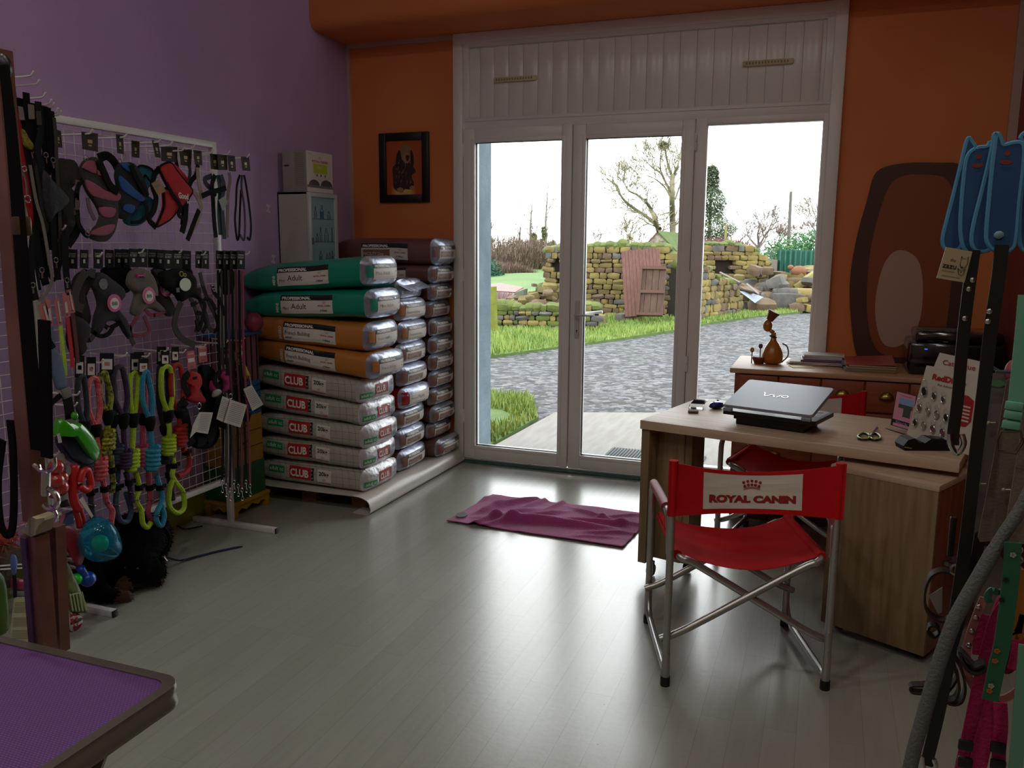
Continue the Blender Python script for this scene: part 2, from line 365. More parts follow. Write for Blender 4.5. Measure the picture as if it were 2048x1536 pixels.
def leaf(name, x0, x1, gx0, gx1, gz0, gz1, z1):
    d = bpy.data.objects.new(name, None); C.objects.link(d); d.location = ((x0+x1)/2, YF, 0); OFF[name] = Vector(d.location); d['kind'] = 'structure'
    mb = MB(); y0, y1 = YF-.02, YB+.05
    w0, w1 = gx0-x0, x1-gx1
    mb.bx(x0, gx0, y0, y1, .03, z1, 0, .008).bx(gx1, x1, y0, y1, .03, z1, 0, .008).bx(gx0-.002, gx1+.002, y0+.0005, y1, gz1, z1, 0, .008).bx(gx0-.002, gx1+.002, y0+.0005, y1, .03, gz0, 0, .008)
    ring_frame(mb, gx0-.022, gx1+.022, gz0-.022, gz1+.022, .024, y0-.004, y0+.01, bev=.004)
    mb.build('door_frame', m_white, d)
    ring_frame(MB(), gx0-.002, gx1+.002, gz0-.002, gz1+.002, .006, YB-.005, YB+.012, bev=.001).build('gasket', m_gasket, d)
    MB().bx(gx0, gx1, YB, YB+.006, gz0, gz1).build('glass_pane', m_glass, d)
    return d
d1 = leaf('door_1', -2.309, -1.558, -2.227, -1.626, .122, 2.167, 2.258)
d2 = leaf('door_2', -1.552, -.795, -1.469, -.871, .122, 2.166, 2.252)
for z in (.33, 1.3, 2.12): hinge(d1, -2.316, z, .012)
for z in (.33, .78, 1.3, 2.12): hinge(d2, -.788, z, -.012)
# lever handle
a = aY(1152, 601, YF-.02); c = aY(1152, 676, YF-.02); mb = MB()
mb.bx(a.x-.004, a.x+.026, YF-.032, YF-.02, c.z, a.z, 0, .005)
hz = aY(1155, 629, YF-.02).z; hx = a.x+.011
mb.tube([(hx, YF-.03, hz), (hx, YF-.075, hz)], .009, 10)
h = mb.build('door_handle', M('handle_white', 'c4c2be', rough=.25), d2)
MB().tube(catmull([(hx, YF-.075, hz), (hx+.02, YF-.08, hz), (hx+.07, YF-.078, hz), (hx+.125, YF-.076, hz+.001)], 4), [.009]*10+[.008]*3, 8, flat=.75).build('lever', M('handle_white', 'c4c2be'), h)
MB().disc((hx, YF-.0325, c.z+.05), (0, -1, 0), .0045, t=.002).bx(hx-.002, hx+.002, YF-.0335, YF-.031, c.z+.034, c.z+.05).build('keyhole', m_black, h)
MB().tube(catmull([(hx, YB+.06, hz), (hx, YB+.10, hz), (hx+.03, YB+.11, hz), (hx+.13, YB+.105, hz+.012)], 4), .009, 8).build('outer_lever', M('handle_outer', 'dfe2e6', rough=.3), h)
# fixed window on the right
w = bpy.data.objects.new('window_1', None); C.objects.link(w); w.location = (-.4, YF, 0); OFF['window_1'] = Vector(w.location); w['kind'] = 'structure'
mb = MB(); mb.bx(-.792, -.725, YF-.012, YB+.06, .02, 2.26, 0, .006).bx(-.075, -.045, YF-.012, YB+.06, .02, 2.26, 0, .006).bx(-.73, -.07, YF-.012, YB+.06, 2.219, 2.26, 0, .005).bx(-.73, -.07, YF-.012, YB+.06, .02, .12, 0, .005)
ring_frame(mb, -.735, -.065, .11, 2.23, .014, YF-.004, YF+.02, bev=.003)
mb.build('window_frame', m_white, w)
MB().bx(-.725, -.075, YB, YB+.006, .12, 2.219).build('glass_pane', m_glass, w)
# threshold strip
structure('trim_6', MB().bx(-2.312, .02, YF-.035, YF+.03, 0, .012, 0, .003), M('threshold_green', '3f6a5f', rough=.6, var=.4, vscale=20))
# outer reveal of the wall
structure('trim_7', MB().bx(-2.44, -2.262, YB+.072, 5.60, -.05, 2.9), M('blue_grey_render', '6c7f8a', rough=.85, col2='586a74', vscale=5, bump=.2))
structure('trim_8', MB().bx(.0, .25, YB+.072, 5.60, -.05, 2.9).bx(-2.44, .25, YB+.072, 5.6, 2.86, 2.95), M('blue_grey_render', '8499a6'))
# ============================================================ OUTSIDE
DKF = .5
def fnoise(x, y, z=0., s=1.): return noise.noise(Vector((x*s, y*s, z*s)))
# ground: gravel drive
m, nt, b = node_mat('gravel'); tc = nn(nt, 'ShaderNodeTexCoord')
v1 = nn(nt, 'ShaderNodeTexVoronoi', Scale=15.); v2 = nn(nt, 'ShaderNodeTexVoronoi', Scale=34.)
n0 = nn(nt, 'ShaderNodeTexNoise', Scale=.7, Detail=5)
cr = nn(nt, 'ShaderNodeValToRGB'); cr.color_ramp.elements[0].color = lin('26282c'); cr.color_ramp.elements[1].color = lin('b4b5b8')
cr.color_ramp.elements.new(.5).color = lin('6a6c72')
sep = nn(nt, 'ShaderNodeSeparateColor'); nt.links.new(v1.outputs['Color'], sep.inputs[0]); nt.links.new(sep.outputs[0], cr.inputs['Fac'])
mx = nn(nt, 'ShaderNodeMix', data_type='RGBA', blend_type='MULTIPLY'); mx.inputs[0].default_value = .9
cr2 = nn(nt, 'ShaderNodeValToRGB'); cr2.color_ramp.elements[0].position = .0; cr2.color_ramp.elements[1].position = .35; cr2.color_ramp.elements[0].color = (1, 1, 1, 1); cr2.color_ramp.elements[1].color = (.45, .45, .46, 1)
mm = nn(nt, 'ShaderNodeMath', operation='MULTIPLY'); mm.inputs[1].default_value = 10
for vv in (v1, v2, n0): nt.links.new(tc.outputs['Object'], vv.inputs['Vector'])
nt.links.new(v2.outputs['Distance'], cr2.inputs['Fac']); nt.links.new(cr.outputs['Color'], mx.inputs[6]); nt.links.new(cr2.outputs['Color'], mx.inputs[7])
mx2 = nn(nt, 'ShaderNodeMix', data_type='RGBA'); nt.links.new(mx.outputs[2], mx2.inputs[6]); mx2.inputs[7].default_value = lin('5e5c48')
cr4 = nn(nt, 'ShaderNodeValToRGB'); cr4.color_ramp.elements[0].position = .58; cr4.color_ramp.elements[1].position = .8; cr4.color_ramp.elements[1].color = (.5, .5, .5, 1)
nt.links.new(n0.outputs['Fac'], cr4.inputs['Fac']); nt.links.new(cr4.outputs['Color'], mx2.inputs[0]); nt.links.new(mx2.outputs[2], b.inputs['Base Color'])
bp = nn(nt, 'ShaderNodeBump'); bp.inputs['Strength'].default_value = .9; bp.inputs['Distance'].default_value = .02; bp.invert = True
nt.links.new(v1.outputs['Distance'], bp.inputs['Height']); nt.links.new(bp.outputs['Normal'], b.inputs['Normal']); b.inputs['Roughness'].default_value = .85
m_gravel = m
mb = MB(); mb.grid(lambda u, v: (-14+u*40, 5.42+v*80, -.05+.03*fnoise(-14+u*40, 5.4+v*80, 0, .4)-(0 if v > .03 else .0)), 80, 120)
structure('ground_gravel', mb, m_gravel)
# wet lichen-brown earth / pale track at right rear
# concrete apron
m_conc = M('concrete_apron', 'a3a19a', rough=.75, col2='918f86', vscale=3, bump=.25, bscale=40, stretch=(6, 1, 1))
mb = MB(); pts = [(-2.32, 5.41, -.012), (.3, 5.41, -.012), (.3, 7.75, -.012), (-1.28, 7.60, -.012), (-2.27, 7.21, -.012)]
mb.plate(pts, (0, 0, 1), .12); structure('concrete_apron', mb, m_conc, smooth=None)
# rubber door mat outside
mb = MB(); c = aZ(1290, 912, .0); c.z = 0
for i in range(30): mb.bx(-1.43+i*.0225, -1.43+i*.0225+.015, 5.62, 6.02, -.011, .006, 0, .002)
mb.bx(-1.44, -.74, 5.61, 6.03, -.011, -.002)
mb.build('door_mat', M('grey_rubber', '4c5556', rough=.8), label='grey ribbed rubber mat lying outside the glass door on the concrete', cat='door mat')
# grass
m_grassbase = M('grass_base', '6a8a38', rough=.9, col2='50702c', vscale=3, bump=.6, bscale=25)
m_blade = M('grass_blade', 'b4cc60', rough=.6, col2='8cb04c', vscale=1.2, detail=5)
E1 = [(-2.36, 5.45), (-2.36, 7.0), (-2.75, 7.9), (-4.0, 7.9), (-8, 8.6), (-8, 5.45)]   # patch beside the apron
GR = [(-10, 8.6), (-4.35, 10.5), (-3.4, 12.9), (-2.62, 15.2), (-2.1, 17.4), (-1.35, 19.4), (-.5, 21.2), (-1.2, 22.3), (-2.2, 22.4), (-3, 19.6), (-3.4, 17.6), (-6, 17.4), (-10, 18)]
def inside(x, y, P):
    r = False
    for i in range(len(P)):
        a, b_ = P[i], P[i-1]
        if (a[1] > y) != (b_[1] > y) and x < (b_[0]-a[0])*(y-a[1])/(b_[1]-a[1])+a[0]: r = not r
    return r
mb = MB(); mb.plate([(x, y, -.008) for x, y in GR][::-1] if False else [(x, y, -.004) for x, y in GR], (0, 0, 1), .08)
mb.plate([(x, y, -.02) for x, y in E1], (0, 0, 1), .06)
gb = structure('ground_lawn', mb, m_grassbase, smooth=None)
def blades(P, n, h, seed, dens=None):
    r = random.Random(seed); xs = [p[0] for p in P]; ys = [p[1] for p in P]; mb = MB(); k = 0; t = 0
    while k < n and t < n*8:
        t += 1; x = r.uniform(min(xs), max(xs)); y = r.uniform(min(ys), max(ys))
        if not inside(x, y, P): continue
        d = fnoise(x, y, 3, .9)
        if dens and d < dens: continue
        k += 1; hh = h*(.6+.8*r.random())*(1+.7*fnoise(x, y, 7, .8)); a = r.uniform(0, 6.28); w = .006+.0006*y
        dx, dy = math.cos(a)*w, math.sin(a)*w; lx, ly = r.uniform(-.5, .5)*hh, r.uniform(-.5, .5)*hh
        mb.v += [(x-dx, y-dy, -.02), (x+dx, y+dy, -.02), (x+lx, y+ly, hh)]; o = len(mb.v)-3; mb.f.append((o, o+1, o+2)); mb.m.append(0)
    return mb
blades(GR, 45000, .075, 1).build('lawn_grass', m_blade, smooth=None, kind='stuff', label='bright green rough grass strip between the gravel drive and the ruined stone wall', cat='grass')
blades(E1, 9000, .05, 2, -.15).build('verge_grass', m_blade, smooth=None, kind='stuff', label='patch of short green grass growing beside the concrete apron', cat='grass')
# sloping field beyond
m_field = M('field_green', '6f9448', rough=.9, col2='5f8438', vscale=.6, bump=.3, bscale=8)
mb = MB(); mb.grid(lambda u, v: (-60+u*52, 19+v*60, -.03+.9*v+.1*fnoise(u*20, v*20)), 30, 30); structure('ground_field', mb, m_field)
# ---------------- ruined stone walls
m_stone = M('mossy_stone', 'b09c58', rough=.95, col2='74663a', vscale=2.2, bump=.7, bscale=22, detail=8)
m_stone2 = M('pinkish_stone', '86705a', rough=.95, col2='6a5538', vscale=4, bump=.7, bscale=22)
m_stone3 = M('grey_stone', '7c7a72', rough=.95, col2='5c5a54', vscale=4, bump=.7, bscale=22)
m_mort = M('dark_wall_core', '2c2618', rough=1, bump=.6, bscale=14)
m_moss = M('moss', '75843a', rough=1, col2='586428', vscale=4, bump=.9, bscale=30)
def stone(mb, c, d, rot, r, mi):
    bm = bmesh.new(); bmesh.ops.create_cube(bm, size=1); bmesh.ops.subdivide_edges(bm, edges=bm.edges[:], cuts=1, use_grid_fill=True)
    sh = Vector((r.random()*9, r.random()*9, r.random()*9))
    vs = []
    for v in bm.verts:
        p = v.co.copy(); q = p.normalized()*.62; p = p*.55+q*.45; p += noise.noise_vector(p*2+sh)*.1
        vs.append(Vector(c)+rot@Vector((p.x*d[0], p.y*d[1], p.z*d[2])))
    mb.add(vs, [[v.index for v in f.verts] for f in bm.faces], mi); bm.free()
def stone_wall(name, A, B, top, thick, label, sz=.155, seed=1, holes=(), bottom=0., parent=None, mi_fn=None):
    """courses of rough stones between ground points A and B; top(t) gives the ruined height"""
    r = random.Random(seed); A = Vector((A[0], A[1], 0)); B = Vector((B[0], B[1], 0)); d = B-A; L = d.length; d.normalize(); n = Vector((d.y, -d.x, 0)); ang = math.atan2(d.y, d.x)
    mb = MB(); N = max(6, int(L/.3)); fs = []
    for i in range(N):
        t = (i+.5)/N; h = top(t)-.08
        if h > bottom+.05: mb.box(A+d*(t*L)-n*(thick/2+.09)+Vector((0, 0, (h+bottom)/2)), (L/N*1.01, thick-.05, h-bottom), ang, 1)
    z = bottom
    while z < 3:
        hh = sz*r.uniform(.5, .85); x = -r.random()*.2; any_ = False
        while x < L:
            w = sz*r.uniform(.6, 1.9); t = (x+w/2)/L
            if 0 <= t <= 1 and z+hh*.6 < top(t):
                any_ = True; hole = False
                for (h0, h1, z0, z1) in holes:
                    if h0 < t < h1 and z0 < z+hh/2 < z1: hole = True
                if not hole:
                    p = A+d*(x+w/2)-n*(.02+r.random()*.05)+Vector((0, 0, z+hh/2))
                    stone(mb, p, (w*1.0, .26, hh*1.02), Matrix.Rotation(ang+r.uniform(-.08, .08), 3, 'Z')@Matrix.Rotation(r.uniform(-.1, .1), 3, 'Y'), r, r.choice((0, 0, 0, 0, 0, 0, 2, 2, 3)) if mi_fn is None else mi_fn(t, z, r))
            x += w*1.02
        z += hh
        if not any_: break
    # mossy crest
    K = int(L/.13)
    for i in range(K):
        t = (i+.5)/K; h = top(t)
        if h > bottom+.3: mb.ball(A+d*(t*L)-n*thick*.45+Vector((0, 0, h-.04+.03*r.random())), (.15, thick*.55+.05, .09*(.6+r.random())), 7, 5, 4, Matrix.Rotation(ang, 3, 'Z'))
    return mb.build(name, [m_stone, m_mort, m_stone2, m_stone3, m_moss], parent, label=label, cat='stone wall' if parent is None else None, smooth=50)
def interp(t, K):
    for (a, ha), (b_, hb) in zip(K, K[1:]):
        if a <= t <= b_: return ha+(hb-ha)*(t-a)/(b_-a)
    return K[-1][1]
def G(x, y): p = aZ(x, y, 0); return (p.x, p.y)
# main wall: from its broken left end, behind the leaning doors, to the right
Wa = aY(1040, 632, 17.3); Wb = aY(1372, 628, 17.9)
hz = lambda px, py, Y: aY(px, py, Y).z
lenf = lambda px: (aY(px, 560, 17.5).x-Wa.x)/(Wb.x-Wa.x)
prof = [(0, .05), (lenf(1078), .28), (lenf(1090), .75), (lenf(1098), 1.45), (lenf(1240), 1.52), (lenf(1330), 1.5), (lenf(1345), 1.15), (1, 1.05)]
prof = [(a, h) for a, h in prof]
stone_wall('ruined_stone_wall', (Wa.x, 17.3), (Wb.x, 17.9), lambda t: interp(t, prof)+.04*fnoise(t*30, 1), .5, 'long ruined wall of mossy ochre rubble stone behind the leaning wooden doors', seed=3, holes=((lenf(1112), lenf(1124), .75, 1.2),))
# stub in front right, and the rear gable wall with two openings
Sa = aY(1383, 640, 17.6); Sb = aY(1475, 618, 19.8)
stone_wall('stone_wall_stub', (Sa.x, 17.6), (Sb.x, 19.8), lambda t: interp(t, [(0, 1.15), (.25, 1.1), (.55, .8), (.85, .72), (1, .45)])+.03*fnoise(t*20, 2), .6, 'low broken stub of ochre stone wall, right of the leaning doors', seed=8, sz=.2)
Ra = aY(1375, 600, 23.); Rb = aY(1548, 596, 24.)
stone_wall('ruined_gable_wall', (Ra.x, 23.), (Rb.x, 24.), lambda t: interp(t, [(0, 1.62), (.45, 1.58), (.72, 1.5), (.8, 1.3), (.93, 1.05), (1, .5)])+.03*fnoise(t*20, 5), .6, 'ruined wall of squared yellow stones with two small dark openings, behind the low stub', seed=11, sz=.2, holes=((.3, .5, .8, 1.18), (.68, .83, .25, .6)))
# ivy / scrub strip behind the gable wall
def scrub(name, boxes, n, col, label, cat, size=.08, seed=1, leaf=True, mat=None, col2=None, group=None, parent=None):
    """a bush: leaves or twigs inside ellipsoids (centre, radii)"""
    r = random.Random(seed); mb = MB()
    for (c, rad) in boxes:
        c = Vector(c)
        k = int(n/len(boxes))
        for _ in range(k):
            d = Vector((r.gauss(0, 1), r.gauss(0, 1), r.gauss(0, 1))).normalized(); q = r.random()**.4
            p = c+Vector((d.x*rad[0], d.y*rad[1], d.z*rad[2]))*q
            if p.z < -.02: p.z = abs(p.z)*.5
            if leaf:
                a = Vector((r.gauss(0, 1), r.gauss(0, 1), r.gauss(0, 1))).normalized()*size*(.5+r.random()); b_ = a.cross(Vector((r.gauss(0, 1), r.gauss(0, 1), r.gauss(0, 1)))).normalized()*size*.45
                o = len(mb.v); mb.v += [tuple(p-a), tuple(p+b_), tuple(p+a), tuple(p-b_)]; mb.f.append((o, o+1, o+2, o+3)); mb.m.append(0)
            else:
                a = (Vector((r.gauss(0, .6), r.gauss(0, .6), 1.3))+d*.8).normalized()*size*(2+4*r.random()); w = Vector((a.y, -a.x, 0)); w = (w.normalized() if w.length > 1e-4 else Vector((1, 0, 0)))*size*.3
                o = len(mb.v); mb.v += [tuple(p-w), tuple(p+w), tuple(p+a)]; mb.f.append((o, o+1, o+2)); mb.m.append(0)
    return mb.build(name, mat or M(name+'_'+col, col, rough=.8, col2=col2, vscale=2), parent, smooth=None, label=label, cat=cat, group=group)
def ell(px, py, Y, rx, rz, ry=1.): c = aY(px, py, Y); return (tuple(c), (rx, ry, rz))
scrub('brown_hedge', [ell(990, 545, 40, 2.0, 1.1), ell(1030, 540, 41, 2.2, 1.4), ell(1070, 540, 42, 2.2, 1.5), ell(1100, 535, 43, 2.2, 1.3), ell(1010, 520, 43, 2.2, 1.2), ell(1055, 515, 45, 2, 1.), ell(985, 560, 37, 1.2, .7), ell(1010, 560, 38, 1.6, .7)], 34000, '7d6252', 'tangled brown winter hedge beyond the green field', 'hedge', .07, 2, False, col2='917e68')
scrub('green_conical_bush', [ell(1012, 510, 46, .6, .5), ell(1003, 514, 46, .6, .45), ell(1026, 513, 46, .6, .4)], 4000, '3f7a4d', 'dark green bush rising above the brown hedge', 'bush', .07, 3)
scrub('dark_green_shrub', [ell(980, 555, 34, .5, .9), ell(975, 572, 34, .8, .7)], 2600, '2f6a50', 'dark green shrub at the foot of the hedge beside the fence post', 'bush', .06, 4)
scrub('ivy_hedge', [ell(1600, 515, 26.5, 1.2, .75), ell(1630, 520, 26.3, 1.1, .9), ell(1655, 515, 26.4, 1., .9), ell(1615, 545, 26.2, .7, .5)], 9000, '3f8052', 'thick green ivy hanging over the green corrugated fence', 'hedge', .05, 5, col2='5c9a58')
scrub('laurel_bush', [((aY(1560, 505, 29).x, 29, .75), (1.2, 1, .85)), ((aY(1575, 498, 29).x, 29, .9), (.9, 1, .9))], 3000, '62893e', 'yellow-green leafy bush behind the left edge of the corrugated fence', 'bush', .06, 6)
scrub('red_bramble', [ell(1420, 506, 27, 1.0, .3), ell(1455, 505, 27, .9, .3)], 2500, 'a0706c', 'reddish bramble stems along the crest of the gable wall', 'bush', .06, 7, False)
# trees
def seg(mb, a, b_, ra, rb, n=5): mb.tube([a, b_], [ra, rb], n, cap=False)
def branch(mb, p, d, L, r, lv, rn, up=.12, spread=.6, mi=0):
    r = max(r, .011); k = 3; pts = [p.copy()]; rs = [r]
    for i in range(k):
        d = (d+Vector((rn.gauss(0, .16), rn.gauss(0, .16), rn.gauss(0, .1)+up))).normalized(); p = p+d*(L/k); pts.append(p.copy()); rs.append(r*(1-.45*(i+1)/k))
    mb.tube(pts, rs, 5 if lv > 2 else 3, cap=False, mi=mi)
    if lv <= 0: return
    for q in range(rn.choice((3, 3, 4))):
        ii = rn.choice((2, 3, 3)); a = Vector((rn.gauss(0, 1), rn.gauss(0, 1), rn.gauss(0, .6))).normalized()
        nd = (d+a*spread).normalized(); branch(mb, pts[ii], nd, L*rn.uniform(.6, .82), rs[ii]*rn.uniform(.55, .7), lv-1, rn, up, spread, mi)
m_bark = M('lichen_bark', 'b0aa80', rough=.95, col2='8a846a', vscale=4)
m_bark2 = M('grey_bark', 'a89e94', rough=.95, col2='8a8278', vscale=3)
m_bark3 = M('yellow_twig', 'a89a68', rough=.9)
def bare_tree(px, py, Y, H, lv, seed, label, mat=m_bark2, r0=.1, trunk=.22, group='bare winter trees behind the ruins', spread=.6, name='bare_tree'):
    rn = random.Random(seed); c = aY(px, py, Y); c.z = max(0, min(c.z, .6)) if Y < 60 else 0
    mb = MB(); mb.tube([c, c+Vector((0, 0, H*trunk))], [r0, r0*.8], 6, cap=False)
    for k in range(5): branch(mb, c+Vector((0, 0, H*trunk*(.8+.12*k))), Vector((rn.gauss(0, .7), rn.gauss(0, .7), 1)).normalized(), H*.25, r0*.5, lv-1, rn, .06, spread+.15)
    return mb.build(name, mat, smooth=60, label=label, cat='tree', group=group)
bare_tree(1515, 520, 48, 3.9, 5, 21, 'spreading grey bare tree above the rubble, the tallest right of the conifer', r0=.14)
bare_tree(1470, 520, 50, 3.0, 5, 22, 'low grey bare tree just right of the conifer', r0=.12)
bare_tree(1610, 520, 42, 3.1, 5, 23, 'brownish bare tree with dense twigs, right of the pole', M('brown_bark', '9a8876', rough=.9), r0=.1)
bare_tree(1550, 520, 46, 2.6, 5, 24, 'brown twiggy bare tree left of the pole', M('brown_bark', '9a8876'), r0=.1)
bare_tree(1645, 520, 44, 3.8, 5, 25, 'bare tree at the right edge of the window', M('brown_bark', '9a8876'), r0=.1)
bare_tree(1255, 505, 38, 2.7, 4, 26, 'small bare yellowish tree left of the stone barn', m_bark3, r0=.07)
bare_tree(1275, 505, 40, 2.2, 4, 27, 'twiggy yellow-brown sapling close beside the stone barn', m_bark3, r0=.05)
bare_tree(1190, 505, 55, 2.6, 4, 28, 'thin grey bare tree over the long stone wall', r0=.07)
bare_tree(1215, 505, 60, 2.0, 4, 29, 'small grey bare tree left of the yellowish tree', r0=.06)
def mistle_tree(px, Y, H, balls, label, seed):
    t = thing('mistletoe_tree', label, 'tree', tuple(Vector((aY(px, 540, Y).x, Y, .5))), group='bare trees with mistletoe')
    rn = random.Random(seed); c = Vector((aY(px, 540, Y).x, Y, .4)); mb = MB(); mb.tube([c, c+Vector((0, 0, H*.6)), c+Vector((.1, 0, H))], [.09, .06, .02], 5)
    for k in range(9): branch(mb, c+Vector((0, 0, H*rn.uniform(.3, .85))), Vector((rn.gauss(0, .7), rn.gauss(0, .7), 1)).normalized(), H*.2, .03, 2, rn)
    mb.build('trunk', m_bark2, t, smooth=60)
    for (bx_, by_, r_) in balls:
        p = aY(bx_, by_, Y); rr = random.Random(bx_); m2 = MB()
        for _ in range(260):
            d = Vector((rr.gauss(0, 1), rr.gauss(0, 1), rr.gauss(0, 1))).normalized(); w = d.orthogonal().normalized()*.02; o = len(m2.v)
            m2.v += [tuple(p+d*r_*.2-w), tuple(p+d*r_*.2+w), tuple(p+d*r_)]; m2.f.append((o, o+1, o+2)); m2.m.append(0)
        m2.build('mistletoe', M('mistletoe_green', '8b9153', rough=.9), t, smooth=None)
mistle_tree(1060, 50, 3.9, [(1070, 487, .5), (1068, 472, .32)], 'thin bare tree with two pale mistletoe balls above the brown hedge', 31)
mistle_tree(1090, 50, 4.4, [(1089, 471, .32), (1088, 459, .3), (1105, 488, .33), (1087, 482, .34)], 'tall thin bare tree with four mistletoe balls at the left door stile', 32)
mistle_tree(980, 50, 2.6, [(978, 475, .25), (980, 483, .28), (979, 491, .33)], 'thin bare tree with three mistletoe balls beside the blue-grey jamb', 33)
mistle_tree(1038, 50, 2.2, [(1039, 489, .3), (1038, 495, .2)], 'very thin bare tree with dark mistletoe above the green bush', 34)
# the large leaning trees by the barn
t = thing('old_forked_tree', 'large bare forked tree with a yellowish trunk and a nest, right of the barn', 'tree', tuple(aY(1347, 500, 37)))
mb = MB(); rn = random.Random(40); Y = 37
def limb(pts, r0, r1, lv=2, Y=37., dy=1.):
    P = catmull([aY(x, y, Y+rn.uniform(-dy, dy)*(i > 0)) for i, (x, y) in enumerate(pts)], 3); R = [r0+(r1-r0)*i/(len(P)-1) for i in range(len(P))]
    mb.tube(P, R, 6, cap=False)
    for i in range(2, len(P)):
        for q in range(2):
            d = (P[i]-P[i-1]).normalized(); a = Vector((rn.gauss(0, 1), rn.gauss(0, .5), rn.gauss(0, 1))).normalized()
            branch(mb, P[i], (d+a*.9).normalized(), .4+.35*rn.random(), max(R[i]*.3, .008), lv, rn, .08)
limb([(1346, 500), (1345, 440), (1344, 392), (1345, 350)], .17, .09, 1)
limb([(1345, 392), (1334, 370), (1321, 340), (1322, 305)], .07, .02)
limb([(1345, 355), (1336, 330), (1329, 295), (1322, 278)], .06, .015)
limb([(1345, 355), (1356, 330), (1362, 300), (1365, 285)], .06, .015)
limb([(1344, 400), (1330, 375), (1310, 358), (1292, 350)], .05, .012)
limb([(1350, 400), (1360, 370), (1366, 350), (1372, 340)], .04, .012)
limb([(1323, 345), (1308, 338), (1295, 325), (1283, 315)], .035, .01)
mb.build('trunk', m_bark, t, smooth=60)
p = aY(1327, 291, 37); m2 = MB(); rr = random.Random(3)
for _ in range(900):
    d = Vector((rr.gauss(0, 1), rr.gauss(0, 1), rr.gauss(0, .7))).normalized(); w = d.orthogonal().normalized()*.012; o = len(m2.v); q = p+Vector((rr.gauss(0, .08), rr.gauss(0, .08), rr.gauss(0, .05)))
    m2.v += [tuple(q-w), tuple(q+w), tuple(q+d*.2)]; m2.f.append((o, o+1, o+2)); m2.m.append(0)
m2.build('nest', M('nest_twigs', '6f6c3e', rough=.9), t, smooth=None)
t = thing('leaning_tree', 'bare tree with long branches leaning left over the barn roof', 'tree', tuple(aY(1320, 500, 36)))
mb = MB(); Y = 36
limb([(1322, 500), (1318, 465), (1310, 440), (1303, 420), (1290, 400)], .13, .06, 2, 36.)
limb([(1320, 458), (1298, 437), (1270, 418), (1250, 402), (1238, 385), (1228, 366)], .1, .02, 2, 36.)
limb([(1292, 402), (1275, 390), (1258, 382), (1250, 370), (1245, 358)], .05, .012, 2, 36.)
limb([(1240, 384), (1232, 370), (1224, 362)], .025, .01, 1, 36.)
limb([(1306, 445), (1290, 430), (1275, 425), (1262, 422)], .03, .01, 1, 36.)
limb([(1314, 455), (1296, 448), (1280, 455), (1272, 462)], .025, .008, 1, 36.)
mb.build('trunk', m_bark, t, smooth=60)
# conifer
t = thing('conifer', 'tall dark green conifer directly right of the door mullion', 'tree', tuple(aY(1412, 520, 41)))
c = aY(1416, 520, 41); c.z = -.05; MB().tube([c, c+Vector((0, 0, 5.4))], [.14, .02], 6).build('trunk', m_bark2, t)
r = random.Random(9); mb = MB(); H = 5.4
for _ in range(20000):
    q = r.random()**.8; z = H*(1-q)*.97+.1; R = (.15+1.9*q)*(.55+.5*r.random())*(1+.25*math.sin(q*26)); a = r.uniform(0, 6.283)
    p = c+Vector((math.cos(a)*R, math.sin(a)*R, z)); d = Vector((math.cos(a), math.sin(a), -.35+r.gauss(0, .3))).normalized()*.14; w = Vector((0, 0, 1)).cross(d).normalized()*.035
    o = len(mb.v); mb.v += [tuple(p-w), tuple(p+w), tuple(p+d)]; mb.f.append((o, o+1, o+2)); mb.m.append(0)
mb.build('foliage', M('conifer_green', '7c9468', rough=.8, col2='5a744c', vscale=2), t, smooth=None)
# stone barn with mossy roof
t = thing('stone_barn', 'small stone barn gable with a mossy green roof behind the leaning doors', 'building', tuple(Vector((aY(1320, 505, 33).x, 33, 0))))
def g3(px, py, Y): return aY(px, py, Y)
A = g3(1283, 500, 33); T = g3(1315, 463, 33); B = g3(1356, 505, 33); 
dep = Vector((.35, 3, 0)); P = [Vector((A.x, 33, 0)), Vector((B.x, 33, 0)), B, T, A]
mb = MB(); mb.plate([v for v in P], (0, -1, 0), .4); mb.build('gable_wall', M('barn_stone', 'd0c8b4', rough=.95, col2='8f8468', vscale=6, bump=.6, bscale=10), t, smooth=None)
mb = MB(); o_ = Vector((.12, -.25, -.1)); mb.plate([T+Vector((0, -.05, .03)), B+Vector((.06, -.05, -.02)), B+dep, T+dep], (.6, 0, .8), .05); mb.build('mossy_roof_slope', M('mossy_roof', '4a6a30', rough=1, col2='6a7a3a', vscale=3, bump=.6), t, smooth=None)
mb = MB(); mb.plate([T+Vector((.02, -.05, .04)), T+Vector((0, 3, .04)), A+Vector((-.06, 3, -.02)), A+Vector((-.06, -.05, -.02))], (-.6, 0, .8), .05); mb.build('tile_roof_slope', M('old_tile', '8c6a60', rough=.9, var=.3), t, smooth=None)
w = g3(1322, 488, 32.95); MB().box(w, (.12, .1, .2)).build('window_opening', m_black, t)
